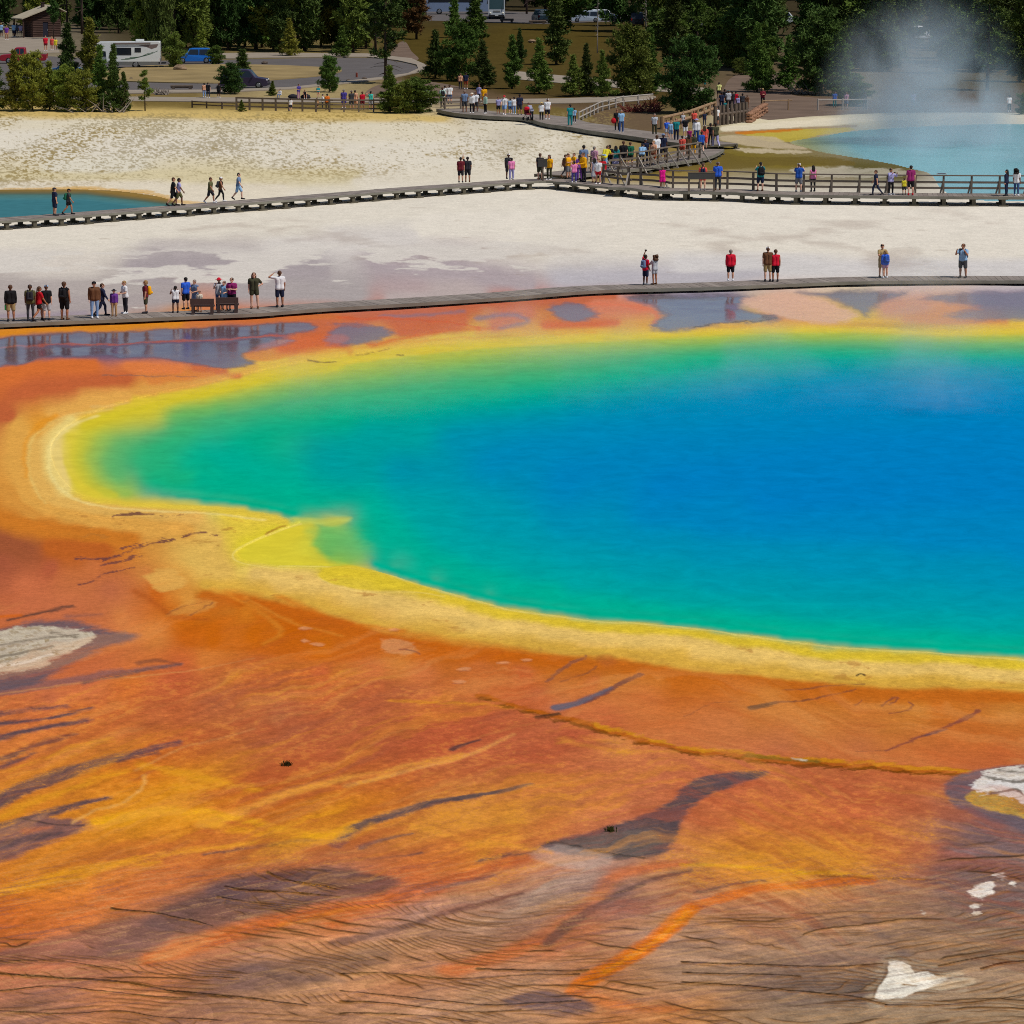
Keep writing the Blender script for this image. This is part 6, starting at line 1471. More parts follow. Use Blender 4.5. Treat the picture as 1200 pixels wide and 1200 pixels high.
rows("""567.5,124,22|stand|200|tee-gold|shorts-orange|short-b|child in golden yellow in front of the small pines
561,120.5,21|walk|140|tee-lav|slim-black|short-b|visitor in lavender white top striding on the footpath
546,104.5,19|stand|180|tee-navy|shorts-rust|short-k|man in navy T-shirt and rust shorts standing under the pines
539.5,104,17.5|stand|170|tee-peach|slim-dark|short-b|visitor in peach beside the navy T-shirt under the pines
473,120,17|stand|180|tee-coral|shorts-coral|short-b|visitor in orange red seen above the small pines
403,127.5,22|stand|180|tee-violet|shorts-violet|short-g|visitor in violet blue at the grey railing
412,128.3,21.5|stand|190|tee-charcoal|shorts-charcoal|cap-pale|visitor in charcoal and pale cap at the grey railing
416.3,128,21.5|stand|170|tank-peach|shorts-peach|short-k|visitor in peach vest at the grey railing
424.8,129,21|stand|180|tee-crimson|shorts-maroon|short-b|visitor in red T-shirt at the grey railing
434.7,129,21.5|shade|180|tank-aqua|shorts-pale|short-k|woman in aqua vest shading her eyes at the grey railing
378,128,17|bag|90|tee-white|slim-charcoal|short-k|visitor in white at the left part of the grey railing
383.5,129,18.5|stand|200|tee-orange|slim-black|short-k|visitor in orange and black at the left part of the grey railing
371.5,128,13|stand|180|tee-tan|shorts-brown|short-b|small child in tan at the left part of the grey railing
340.7,130,14|stand|180|tee-white|shorts-navy|short-k|small child in white T-shirt alone at the grey railing
350,116,17|bag|40|tee-violet|slim-mauve|short-k|visitor in violet shirt and mauve trousers stooping on the footpath
357,115.5,13.5|sit|10|tank-black|shorts-black|short-b|person in black sitting on the footpath kerb
373,114.5,13.5|lean|180|tee-teal|shorts-peach|short-k|visitor in teal bending by the lone round pine
328.5,114.5,13.5|sit|330|long-white|slim-bluegrey|short-k|person in white sitting on the footpath kerb
239.5,114.3,16.5|stand|190|tank-peach|slim-pjeans|short-k|woman in peach vest and pale jeans near the dark pickup
244,114.7,17.5|stand|180|tee-black|slim-navy|short-k|visitor in black top and navy jeans near the dark pickup
256.5,114.5,16.5|stand|170|tee-black|shorts-black|short-b|visitor all in black left of the rounded pine
842.5,115,18|stand|180|tee-lemon|shorts-dark|short-k|man in pale yellow shirt on the dirt path
845.5,129.5,21|stand|190|tee-navy|slim-navy|short-k|visitor in navy in the trailhead crowd
849,125,20|stand|180|tee-black|slim-black|short-k|visitor in black in the trailhead crowd
853.3,128.3,22|stand|185|tee-pale|slim-black|cap-teal|visitor in pale top, black trousers and teal cap
857.8,127.3,20|stand|180|tee-dark|slim-dark|short-k|visitor in dark clothes between the teal cap and the crimson top
862.3,125,17|stand|170|tee-crimson|slim-mauve|short-k|visitor in crimson top in the trailhead crowd
864.8,128.5,15.5|stand|190|tee-lav|trunks-navy|short-k|girl in lavender at the log pillars
849.6,131.5,12.5|stand|200|tee-teal|shorts-teal|short-l|small child in teal in the trailhead crowd
870,129,19|stand|180|tee-charcoal|slim-charcoal|short-k|man in charcoal striped shirt behind the log pillars
875.5,128,16|stand|170|tee-brown|slim-brown|short-b|visitor in brown right of the striped shirt
893.7,124.6,20.5|fold|10|long-maroon|slim-black|cap-khaki|man in maroon and black with a cap standing on the dirt
839.6,147,21|stand|0|tee-white|shorts-charcoal|short-k|man in white T-shirt with a dark print by the log pillars
825.5,147.5,16|stand|20|tee-navy|slim-navy|short-k|visitor in navy behind the log rail
813.5,150,20|stand|0|tee-coral|shorts-charcoal|short-b|visitor in coral T-shirt in front of the big pine
800.5,150,17|stand|20|tee-pale|shorts-bluegrey|short-g|visitor in pale grey in front of the big pine
978,126,18.5|stand|180|tee-blue|slim-teal|short-k|visitor in blue at the thin rail fence left of the steam
991.7,127,18.5|stand|160|tee-mauve|shorts-bluegrey|short-b|visitor in mauve plaid at the thin rail fence
1013,127,18.5|stand|180|tee-charcoal|slim-dark|short-k|visitor in grey nearly lost in the steam
1070,127,18.5|stand|180|tee-lav|slim-plaid|short-k|visitor in lavender behind the steam plume
1182.5,131,19|stand|200|tee-white|slim-black|short-k|visitor in white top and black trousers right of the steam plume
1.5,43.5,16|stand|170|tee-sky|shorts-charcoal|short-l|visitor in light blue at the left edge by the log toilet hut
8,47,16.5|stand|0|tee-purple|trunks-peach|short-b|woman in purple walking before the log toilet hut||white
16.5,43.5,16|stand|180|tee-sky|shorts-navy|short-k|visitor in pale blue under the hut roof, left of two
20,43,15|stand|170|tee-bluegrey|slim-navy|short-k|visitor in grey blue under the hut roof
24.6,43.5,15|stand|185|tee-lav|slim-dark|short-k|visitor in lavender under the hut roof nearest the wall
53.6,60,17.5|stand|10|tee-crimson|trunks-maroon|short-b|woman in red top beside the gravel forecourt||white
61,59,15.5|stand|350|tee-coral|trunks-coral|short-l|visitor in coral red beside the dark pines||white
65.3,58.5,13.5|stand|0|tee-yellow|trunks-yellow|short-b|child in yellow half hidden by the dark pines
688,90,10|stand|180|tee-pale|shorts-pale|short-b|visitor in pale clothes walking among the small pines
826,102,9|stand|180|tee-teal|shorts-teal|short-b|visitor in teal behind the big pine""", 0.06, GT)
rows("""776.3,220.5,24.5|stand|180|dress-hot||short-b|small girl in a hot pink dress and hood at the rail
823.5,223.2,31|stand|178|tee-coral|trunks-coral|short-b|woman in coral shorts with a navy backpack at the information panel
841,222.6,32|stand|170|tee-royal|pants-charcoal|cap-grey|man in bright blue shirt and dark jeans on the railed boardwalk
891,223.8,33|photo|190|tee-teal|shorts-navy|short-k|man in teal T-shirt with a big black pack
936,225,33|photo|170|tee-blue|shorts-grey|cap-white|man in blue T-shirt and white cap taking a picture
952.5,224.6,30|stand|200|tank-pink|slim-charcoal|long-k|woman in pink vest and grey trousers
1026.7,228.8,29|walk|250|tee-navy|slim-navy|short-b|woman in navy walking left on the railed boardwalk
1043.7,228.2,30|photo|40|long-lav|slim-black|short-k|woman in striped lavender top taking a picture||white
1059.5,228,19|stand|180|tee-yellow|shorts-charcoal|short-b|child in bright yellow at the rail
1067,228.8,34|stand|182|tee-magenta|shorts-black|short-k|man in magenta T-shirt and black shorts at the rail||red
1179,229.5,30|stand|240|long-navy|slim-navy|long-k|long haired woman in navy near the right edge
1191,229.5,31|stand|150|tee-white|slim-jeans|curly-k|woman with curly dark hair in white top and blue jeans near the right edge""", H3, GM)
for key, col, lb in (("36,376.3,42", 'dark', "dark backpack on the visitor with mustard sleeves"), ("76,374.8,44", 'black', "black backpack on the bare armed man"), ("171,367.2,38", 'gold', "bright yellow backpack on the woman in maroon"),
                     ("756.5,334,35", 'bluegrey', "blue grey backpack on the man taking a selfie"), ("1128,325.5,39", 'navy', "navy backpack on the man photographing at far right"), ("80.5,251.6,30", 'green', "green backpack on the woman with a black cap"),
                     ("258.5,236.6,29", 'charcoal', "charcoal backpack under the white cap"), ("823.5,223.2,31", 'navy', "navy backpack on the woman in coral shorts"), ("891,223.8,33", 'black', "big black backpack on the man in teal"), ("518.5,126,23", 'dark', "dark backpack on the mint green top"),
                     ("1037,326,32", 'blue', "blue backpack on the woman being hugged")):
    worn_pack(P_[key], col, lb, 1.35 if 'big' in lb else 1.0)
for key, lb, c in (("756.5,334,35", "phone held up for a selfie by the man in red", False), ("1128,325.5,39", "camera held to the eye of the man at far right", True), ("936,225,33", "camera held up by the man in blue and white cap", True),
                   ("1043.7,228.2,30", "phone held by the woman in stripes", False), ("257,363.3,37", "phone held under the wide red hat", False), ("206,366.5,31", "phone held by the girl in white vest", False)):
    held_phone(P_[key], lb, 1, c)
r, pose = P_["13,376.5,42"]; J = skeleton(pose)
o = empty("bottle", r.location, r.rotation_euler.z, r.scale[2]); tag(o, "green bottle carried by the man in black and khaki", "bottle")
w = J['wr', 1] + V(0.02, 0, J['dz'] - .10); mb = MB(); mb.tube([w + V(0, 0, -.24), w + V(0, 0, -.02), w + V(0, 0, .03)], [.05, .05, .02], 10); mb.obj("flask", mat("green_bottle", (50, 190, 90), .35, .4), o, True)
mb = MB(); mb.tube([w + V(0, 0, .03), w + V(0, 0, .07)], [.024, .024], 10); mb.obj("cap", cloth('dark'), o, True)
# the red bag and the stroller
p = G(723, 153.5, .4); o = empty("bag", p); tag(o, "red shoulder bag carried by the visitor in black", "bag")
mb = MB(); mb.ball((-.28, -.1, .85), .24, 10, 6, (.9, .5, 1)); mb.obj("pouch", cloth('red'), o, True); mb = MB(); mb.tube([(-.40, -.1, 1.0), (-.1, 0, 1.45), (-.16, -.1, 1.0)], [.02] * 3, 6); mb.obj("strap", cloth('maroon'), o)
p = G(618.5, 141, .4); o = empty("stroller", p, 0.5); tag(o, "red pushchair on the upper boardwalk beside the bending visitor", "stroller")
mb = MB(); mb.box((0, 0, .55), (.42, .5, .12)); mb.box((0, .22, .82), (.42, .10, .55)); mb.obj("seat", cloth('maroon'), o)
mb = MB(); mb.ball((0, .12, 1.02), .30, 10, 6, (.85, 1, .55)); mb.obj("hood", cloth('crimson'), o, True)
mb = MB()
for s in (-1, 1): mb.tube([(s * .22, -.35, .15), (s * .22, .1, .6), (s * .22, .45, 1.05)], [.018] * 3, 6); mb.tube([(s * .22, .35, .15), (s * .22, -.1, .62)], [.018] * 2, 6)
mb.tube([(-.22, .45, 1.05), (.22, .45, 1.05)], [.022] * 2, 6); mb.obj("frame", cloth('charcoal'), o)
for x in (-.24, .24):
    for y in (-.35, .35):
        mb = MB(); mb.tube([(x - .03, y, .14), (x + .03, y, .14)], [.14, .14], 14); mb.obj("wheel", cloth('black'), o)
# ------------------------------------------------------------------ pines
def foliage(name, rgb, sat=1.0):
    if name in MATS: return MATS[name]
    m = mat(name, rgb, 0.7, 0.12, var=0.30, nscale=1.3, objvar=0.28)
    return m
NEEDLE = foliage("pine_needles", (90, 110, 45)); NEEDLE2 = foliage("pine_needles_dark", (70, 90, 40)); NEEDLE3 = foliage("pine_needles_yellowish", (130, 136, 52)); DEADN = foliage("brown_needles", (98, 62, 40))
BARK = mat("pine_bark", (74, 62, 54), 0.95, 0.1, var=0.3, nscale=3.0, objvar=0.15); GREYW = mat("dead_grey_wood", (142, 132, 122), 0.95, 0.1, var=0.2, nscale=3.0)

def pine_meshes(kind, seed):
    """unit-height pine: trunk with limbs, and a crown of many small needle tufts"""
    r = random.Random(seed); npr = np.random.RandomState(seed)
    H = 10.0
    spec = {'cone': (0.03, 0.24, 66, 1.15), 'bushy': (0.03, 0.36, 66, 0.8), 'tall': (0.32, 0.15, 46, 0.9), 'mid': (0.05, 0.20, 66, 1.0), 'sparse': (0.30, 0.23, 30, 0.6), 'dead': (0.10, 0.20, 34, 0.8), 'snag': (0.25, 0.14, 26, 0.8), 'shrub': (0.0, 0.55, 44, 0.5)}[kind]
    z0, R, nb, tap = spec
    tr = MB(); lean = r.uniform(-.015, .015) * H
    tr.tube([(lean * t * t, 0.3 * lean * t, H * t * .97 - (0.15 if t == 0 else 0)) for t in (0, .25, .5, .75, 1)], [.16, .125, .09, .055, .015], 7)
    tufts = []
    for i in range(nb):
        t = z0 + (0.985 - z0) * ((i + r.random()) / nb) ** 0.92
        if kind == 'sparse' and r.random() < .12: continue
        prof = (1 - (t - z0) / (1 - z0)) ** tap
        if kind in ('bushy', 'shrub'): prof = math.sqrt(max(0.0, 1 - ((t - 0.30) / 0.72) ** 2)) if t > .30 else 0.75 + .25 * (t / .30)
        if kind in ('tall', 'sparse', 'mid'): prof = min(prof, 0.35 + 2.2 * (t - z0) / (1 - z0))
        L = R * H * max(prof, .06) * r.uniform(.55, 1.22)
        az = r.uniform(0, 6.283); rise = r.uniform(-.25, .30) if kind != 'cone' else r.uniform(-.05, .45)
        base = Vector((lean * t * t, 0.3 * lean * t, H * t)); d = Vector((math.cos(az), math.sin(az), rise)).normalized()
        mid = base + d * L * .55 + Vector((0, 0, -.05 * L)); tip = base + d * L + Vector((0, 0, .10 * L))
        if L > .4: tr.tube([base, mid, tip], [.035 + .012 * L, .025, .008], 4, False)
        if kind == 'snag': 
            if r.random() < .7:
                tr.tube([mid, mid + Vector((r.uniform(-.5, .5), r.uniform(-.5, .5), r.uniform(-.2, .5)))], [.02, .006], 4, False)
            continue
        n = max(6, int(17 * L + 6))
        for k in range(n):
            s = r.random() ** .6
            p = base.lerp(tip, s) + Vector((r.gauss(0, 1), r.gauss(0, 1), r.gauss(0, .75))) * (.12 + .20 * L * (1.15 - s))
            tufts.append((p, d))
    if kind in ('sparse', 'tall'):
        for _ in range(9):                                   # bare dead limbs low on the trunk
            t = r.uniform(.10, z0 + .05); az = r.uniform(0, 6.28); L = r.uniform(.5, 1.7); b = Vector((0, 0, H * t)); d = Vector((math.cos(az), math.sin(az), r.uniform(-.4, .15)))
            tr.tube([b, b + d * L * .6, b + d * L + Vector((0, 0, -.12 * L))], [.04, .025, .008], 4, False)
    tm = tr.mesh("trunk_" + kind, [GREYW if kind == 'snag' else BARK], True)
    if kind == 'snag': return tm, None
    # each tuft: a spray of thin pointed blades
    nt = len(tufts); nbld = 7
    P = np.array([list(p) for p, _ in tufts]); D = np.array([list(d) for _, d in tufts])
    P = np.repeat(P, nbld, 0); D = np.repeat(D, nbld, 0)
    N_ = len(P)
    dirv = D * .55 + npr.normal(0, .75, (N_, 3)) + np.array([0, 0, .38]); dirv /= np.linalg.norm(dirv, axis=1)[:, None]
    side = np.cross(dirv, npr.normal(0, 1, (N_, 3))); side /= np.linalg.norm(side, axis=1)[:, None]
    ln = npr.uniform(.22, .46, N_)[:, None]; wd = npr.uniform(.035, .085, N_)[:, None]
    P = P + npr.normal(0, .07, (N_, 3))
    a = P - side * wd; b = P + side * wd; c = P + dirv * ln + side * wd * .4; d = P + dirv * ln - side * wd * .4
    Vv = np.stack([a, b, c, d], 1).reshape(-1, 3).astype(np.float32)
    me = bpy.data.meshes.new("crown_" + kind); me.vertices.add(len(Vv)); me.vertices.foreach_set("co", Vv.ravel())
    n = N_; me.loops.add(n * 4); me.polygons.add(n); me.loops.foreach_set("vertex_index", np.arange(n * 4, dtype=np.int32)); me.polygons.foreach_set("loop_start", np.arange(0, n * 4, 4, dtype=np.int32))
    me.update(calc_edges=True)
    return tm, me
PINES = {}
def pine(px, py, hpx, wpx, kind, label, group="pines around the road and trailhead", needles=None, depth=None, seed=None, name="pine_tree"):
    if depth is None: p = G(px, py)
    else: p = AT(px, depth)
    dist = math.hypot(p.y, H_CAM); h = hpx / F_PX * dist; w = wpx / F_PX * dist
    v = (seed if seed is not None else int(abs(px) * 7 + abs(hpx) * 3)) % 3
    key = (kind, v)
    if key not in PINES: PINES[key] = pine_meshes(kind, 100 + v * 17 + len(kind) * 5)
    tm, cm = PINES[key]
    R = {'cone': .24, 'bushy': .36, 'tall': .15, 'mid': .20, 'sparse': .23, 'dead': .20, 'snag': .14, 'shrub': .55}[kind] * 10 * 1.05
    root = empty(name, p, random.Random(int(px * 13 + hpx)).uniform(0, 6.28))
    sxy = (w / 2) / R; root.scale = (sxy, sxy, h / 10.0)
    tag(root, label, "tree" if kind != 'shrub' else "shrub", group)
    link("trunk" if kind != 'shrub' else "stem", tm, root)
    if cm: link("crown" if kind != 'shrub' else "foliage", cm, root, needles or (DEADN if kind == 'dead' else NEEDLE))
    return root

LISTED = """-8,129,72,44,cone,1|pine at the far left edge of the front thicket
18,130,70,36,cone,3|yellowish pine in the front thicket below the red pickup
38,130,66,40,bushy,3|broad yellowish pine in the front thicket, second from the left
58,129,56,34,cone,3|low yellowish pine in the front thicket under the blue car
76,130,52,34,bushy,3|short bushy pine in the middle of the front thicket
97,131,48,36,bushy,3|yellow brown bushy pine in the front thicket
118,130,76,34,cone,1|tall dark pine standing in front of the motorhome
133,131,78,30,cone,2|darkest pine at the right end of the front thicket
146,131,46,22,cone,2|small pine leaning out at the right end of the front thicket
80,90,62,30,mid,2|dark pine between the log toilet hut and the motorhome, left one
106,90,68,34,mid,3|olive pine between the log toilet hut and the motorhome, right one
63,46,62,14,tall,2|dark tree trunk at the right corner of the log toilet hut
170,130,47,22,sparse,1|small pine with a bare twiggy lower trunk on the meadow edge
205,79,40,26,bushy,1|bright green pine between the motorhome and the blue car
253,76,22,20,bushy,1|little pine behind the rear of the blue car
284,88,30,26,mid,2|dark pine on the verge behind the dark pickup
270,110,35,30,bushy,2|rounded dark pine hiding the rear of the dark pickup
386,108,41,24,bushy,1|lone round topped pine on the grass by the loop road
452,98,112,62,sparse,2|tall pine with a bare dark trunk and twisted dead limbs by the loop road
457,132,54,34,cone,1|pine in front of the tall bare trunked pine
490,132,40,48,bushy,1|low wide bushy pine at the left end of the upper boardwalk
474,133,38,26,bushy,1|small pine squeezed between the two pines by the railing
510,92,56,34,cone,2|dark pine left of the pair in the middle meadow
538,95,66,46,bushy,1|broad green pine of the pair in the middle meadow
566,104,56,34,cone,2|pine standing before the forest footpath, left of the slender one
557,50,64,34,cone,1|pine in front of the grey coach
532,44,52,22,mid,1|thin pine left of the pine before the coach
488,46,70,36,dead,0|red brown dying pine at the meadow edge
600,104,62,26,mid,1|pine behind the visitors in the middle meadow
609,76,42,18,cone,2|slender dark pine in the dry meadow
632,110,64,36,cone,1|full pine beside the footpath, right of the slender pine
672,113,48,30,cone,1|shorter pine in the group of small pines by the footpath
687,112,60,26,cone,2|narrow dark pine in the group of small pines by the footpath
706,114,54,28,cone,1|green pine next to the broad pine by the footpath
738,112,80,58,bushy,1|broad dense pine in the middle of the footpath group
760,110,76,38,cone,1|pine at the right shoulder of the broad dense pine
808,133,88,62,bushy,2|big dense dark pine at the trailhead, largest by the boardwalk
652,76,80,40,mid,2|dark pine with two black trunks at the meadow edge
700,62,80,14,snag,0|pale dead snag with bare branches before the parked cars
757,40,66,20,snag,0|white dead snag with a forked top behind the small pines
789,78,96,40,mid,2|tall dark pine behind the big trailhead pine
838,74,60,44,bushy,1|wide bright green pine right of the big trailhead pine
864,74,110,26,tall,2|tall straight trunked pine right of the trailhead path
817,60,100,24,tall,1|reddish trunked tall pine behind the trailhead, left one
834,58,100,22,tall,2|tall thin trunked pine behind the trailhead, right one
887,108,80,40,cone,1|open pine on the bank above the dirt path
868,88,20,26,shrub,1|green shrub on the dirt bank beside the path
893,106,34,28,bushy,1|low bright pine on the dirt bank
924,106,62,32,cone,1|blue green pine left of the dark dense pine
962,110,96,66,bushy,2|very dense dark pine left of the steam
985,112,60,50,cone,1|pine leaning to the right of the dense dark pine
1000,124,36,44,bushy,1|low bushy pine behind the thin rail fence
1157,106,118,62,sparse,2|large pine with a thick dark trunk right of the steam
1199,134,24,20,shrub,1|small bush at the right edge above the turquoise spring
1040,84,84,40,mid,2|dark pine behind the left edge of the steam
1110,86,96,46,mid,2|dark pine rising behind the steam
1195,96,104,48,mid,1|pine at the right edge behind the meadow
319,112,17,13,cone,1|tiny pine beside the seated person in white
283,131,14,10,cone,1|seedling pine at the start of the grey railing
400,67,36,26,cone,1|pine at the forest edge above the loop road, right one
340,66,44,26,cone,3|yellowish pine at the forest edge above the loop road
236,68,44,24,cone,3|yellowish pine at the forest edge behind the blue car"""
for ln in LISTED.split("\n"):
    a, lb = ln.split("|"); x, y, h, w, k, c = a.split(",")
    pine(float(x), float(y), float(h), float(w) * 1.12, k, lb, needles={'0': None, '1': NEEDLE, '2': NEEDLE2, '3': NEEDLE3}[c] if k != 'dead' else None)
fr = random.Random(99)
cnt = 0; tries = 0
WINDOWS = [(526, 547, 18), (568, 598, 26), (682, 690, 30), (702, 710, 30), (742, 750, 34), (825, 832, 34), (0, 60, 50), (460, 484, 52), (1075, 1084, 44), (914, 921, 30)]
def in_forest(px, py):
    if px < 165: return py < 40
    if px < 445: return py < 62.5
    if px < 645: return py < (18 if px > 500 else 34)
    if px < 860: return py < 58 - 14 * (px < 720)
    return py < 80 + 4 * math.sin(px / 23.0)
SPOTS = []
for k in range(110):                                           # the ragged front of the forest
    px = -165 + 1530 * (k + fr.uniform(-.45, .45)) / 110
    lim = max(y for y in range(0, 90) if in_forest(px, y)); SPOTS.append((px, H_CAM / math.tan(PITCH + math.atan((lim - fr.uniform(0, 9) - 600) / F_PX)), True))
while len(SPOTS) < 262:
    px = fr.uniform(-180, 640) if fr.random() < .30 else fr.uniform(640, 1380); d = fr.uniform(425, 680)
    if in_forest(px, 600 + F_PX * math.tan(math.atan(H_CAM / d) - PITCH)): SPOTS.append((px, d, False))
for px, d, front in SPOTS:
    py = 600 + F_PX * math.tan(math.atan(H_CAM / d) - PITCH)
    wm = fr.uniform(4.6, 7.2) if px < 640 else fr.uniform(6.0, 8.6); wpx = wm / d * F_PX; hm = fr.uniform(11, 17) if front else fr.uniform(15, 22)
    if any(px + wpx * .27 > a and px - wpx * .27 < b and py > yb - 14 for a, b, yb in WINDOWS): continue
    k = fr.choice(('cone', 'cone', 'mid', 'mid', 'mid', 'bushy')) if not fr.random() < .07 else fr.choice(('tall', 'sparse'))
    zone, g = (("dark pine in the forest wall left of the coaches", "pines of the left forest") if px < 500 else ("pine in the forest behind the parked coaches and cars", "pines of the middle forest") if px < 870 else ("pine in the dark forest behind the steam", "pines of the right forest"))
    pine(px, 0, hm / d * F_PX, wpx * (1.0 if k != 'tall' else .7), k, zone, g, fr.choice((NEEDLE, NEEDLE2, NEEDLE2, NEEDLE3 if px < 520 else NEEDLE2)), depth=d, seed=cnt)
    cnt += 1
for k in range(54):
    px = fr.uniform(655, 1370); lim = (58 - 14 * (px < 720)) if px < 860 else 84
    py = lim - abs(fr.gauss(0, 16)); d = H_CAM / math.tan(PITCH + math.atan((py - 600) / F_PX))
    if d > 640 or d < 300: continue
    wm = fr.uniform(3.5, 6.5); hm = fr.uniform(3.0, 6.5)
    if any(px + wm / d * F_PX * .4 > a and px - wm / d * F_PX * .4 < b and py > yb - 8 for a, b, yb in WINDOWS): continue
    pine(px, 0, hm / d * F_PX, wm / d * F_PX, 'bushy', "low young pine filling the foot of the right forest" if px > 870 else "low young pine filling the foot of the middle forest", "young pines under the right forest" if px > 870 else "young pines under the middle forest", fr.choice((NEEDLE, NEEDLE2)), depth=d, seed=k, name="young_pine")
# the wood beyond, which reads as one dark mass
tm, cm = pine_meshes('mid', 501); tm2, cm2 = pine_meshes('cone', 502)
VV = []; 
for k in range(330):
    d = 690 + 330 * (k / 330.0) ** 1.1; px = fr.uniform(-260, 1460); p = AT(px, d); src = (cm, cm2)[k % 2]
    co = np.empty(len(src.vertices) * 3, np.float32); src.vertices.foreach_get("co", co); co = co.reshape(-1, 4, 3)
    co = co[fr.randrange(3)::3]; ctr = co.mean(1, keepdims=True); co = ctr + (co - ctr) * 1.9
    a = fr.uniform(0, 6.28); R_ = np.array([[math.cos(a), -math.sin(a), 0], [math.sin(a), math.cos(a), 0], [0, 0, 1]]) * (fr.uniform(1.4, 2.0), fr.uniform(1.4, 2.0), fr.uniform(1.4, 2.0))
    VV.append((co @ R_.T + np.array(p)).reshape(-1, 3))
VV = np.concatenate(VV).astype(np.float32); n = len(VV) // 4
me = bpy.data.meshes.new("distant_forest"); me.vertices.add(len(VV)); me.vertices.foreach_set("co", VV.ravel()); me.loops.add(n * 4); me.polygons.add(n)
me.loops.foreach_set("vertex_index", np.arange(n * 4, dtype=np.int32)); me.polygons.foreach_set("loop_start", np.arange(0, n * 4, 4, dtype=np.int32)); me.update(calc_edges=True)
tag(link("distant_forest", me, None, NEEDLE2), "unbroken dark forest closing the view", "forest", None, "stuff")
# dry brush, fallen wood, rocks and curb logs
def brush(name, label, cat, px, py, n, L, m, seed, spread=0.5):
    r = random.Random(seed); mb = MB(); p = G(px, py)
    for _ in range(n):
        b = Vector((r.uniform(-spread, spread), r.uniform(-spread, spread) * .6, 0)); d = Vector((r.uniform(-1, 1), r.uniform(-.6, .6), r.uniform(.1, .8))).normalized()
        k = L * r.uniform(.4, 1); mb.tube([b, b + d * k * .5 + Vector((0, 0, .1)), b + d * k], [.05, .035, .01], 5)
    o = mb.obj(name, m); o.location = p; tag(o, label, cat); return o
brush("fallen_branches", "tangle of grey dead branches under the front thicket", "branches", 118, 131, 46, 2.6, GREYW, 1, 2.4)
brush("brush_pile", "reddish brown heap of dead brush below the split rail fence", "brush", 752, 131, 90, 1.5, DEADN, 2, 1.6)
brush("stump", "upright splintered stump beside the split rail fence", "stump", 764, 125, 40, 1.4, DEADN, 3, .4)
brush("driftwood", "gnarled dead root lying on the dirt bank", "driftwood", 942, 110, 26, 1.6, GREYW, 4, 1.0)
brush("dry_bush", "small grey dry bush beside the road", "bush", 190, 111, 60, 1.0, GREYW, 5, .6)
ROCK = mat("boulder", (138, 116, 92), 0.9, 0.15, var=0.25, nscale=1.5)
def rock(px, py, w, label, m=ROCK, seed=1):
    p = G(px, py); s = w / F_PX * math.hypot(p.y, H_CAM); r = random.Random(seed); mb = MB(); mb.ball((0, 0, s * .18), s * .5, 10, 7, (1, .75, .5), .16, r); o = mb.obj("boulder", m); o.location = p; tag(o, label, "boulder"); return o
rock(211, 82.5, 16, "tan boulder between the motorhome and the blue car"); rock(154, 93, 5, "small dark rock on the verge", DLOG, 2); rock(408, 95, 5, "dark round rock at the loop road edge, left one", DLOG, 3); rock(427, 93.5, 7, "dark round rock at the loop road edge, right one", DLOG, 4)
rock(623, 50, 9, "pale rock lying in the dry meadow", ROCK, 5); rock(869, 60, 12, "pale rock below the tall straight trunked pine", ROCK, 6); rock(310, 75, 8, "brown rock on the verge by the far lane", DLOG, 7)
mb = MB(); a, b = G(200, 104.6), G(226, 104.6); mb.tube([Vector((0, 0, .28)), b - a + Vector((0, 0, .28))], [.17, .17], 8)
for k in (.12, .88): mb.box((b - a) * k + Vector((0, 0, .1)), (.3, .4, .2))
o = mb.obj("barrier_log", DLOG); o.location = a; tag(o, "dark log barrier on two blocks beside the lower lane", "log")
for i, (x0, x1, y) in enumerate(((586, 602, 26.5), (620, 640, 28.5))):
    mb = MB(); a, b = G(x0, y), G(x1, y); mb.tube([Vector((0, 0, .45)), b - a + Vector((0, 0, .45))], [.17, .17], 8)
    for k in (.15, .85): mb.box((b - a) * k + Vector((0, 0, .15)), (.35, .4, .32))
    o = mb.obj("barrier_log", DLOG); o.location = a; tag(o, ("log barrier on blocks right below the white coach", "log barrier on blocks right of the white coach")[i], "log")
mb = MB(); mb.tube([(0, 0, 0), (0, 0, .42)], [.12, .11], 10); mb.tube([(0, 0, .42), (0, 0, .5)], [.14, .06], 10)
o = mb.obj("bollard", mat("rusty_post", (128, 56, 38), .7, .3)); o.location = G(418, 90.5); tag(o, "rusty red post at the edge of the loop road", "bollard")
for px in (349.5, 366):
    mb = MB(); r = random.Random(int(px)); mb.ball((0, 0, .22), .42, 10, 7, (1.2, .8, .62), .1, r); o = mb.obj("duffel_bag", cloth('dark'), None, True); o.location = G(px - 6 if px < 350 else px - 8, 116); tag(o, "dark bag on the kerb left of the violet shirt" if px < 350 else "dark bag on the kerb beside the person in black", "bag")
# small tufts standing alone in the mats
def tuft(px, py, h, label, seed):
    r = random.Random(seed); mb = MB(); p = G(px, py, .02)
    for _ in range(60):
        b = Vector((r.gauss(0, .05), r.gauss(0, .05), 0)); d = Vector((r.gauss(0, .22), r.gauss(0, .22), 1)).normalized() * h * r.uniform(.5, 1)
        mb.tube([b, b + d * .6, b + d + Vector((r.gauss(0, .02), r.gauss(0, .02), -.01))], [.008, .007, .002], 4)
    o = mb.obj("grass_tuft", foliage("tuft_green", (62, 62, 24))); o.location = p; tag(o, label, "plant")
tuft(336, 898, .17, "dark green tuft alone on the red mats", 1); tuft(716, 974, .13, "thin green tuft on the grey island in the mats", 2)
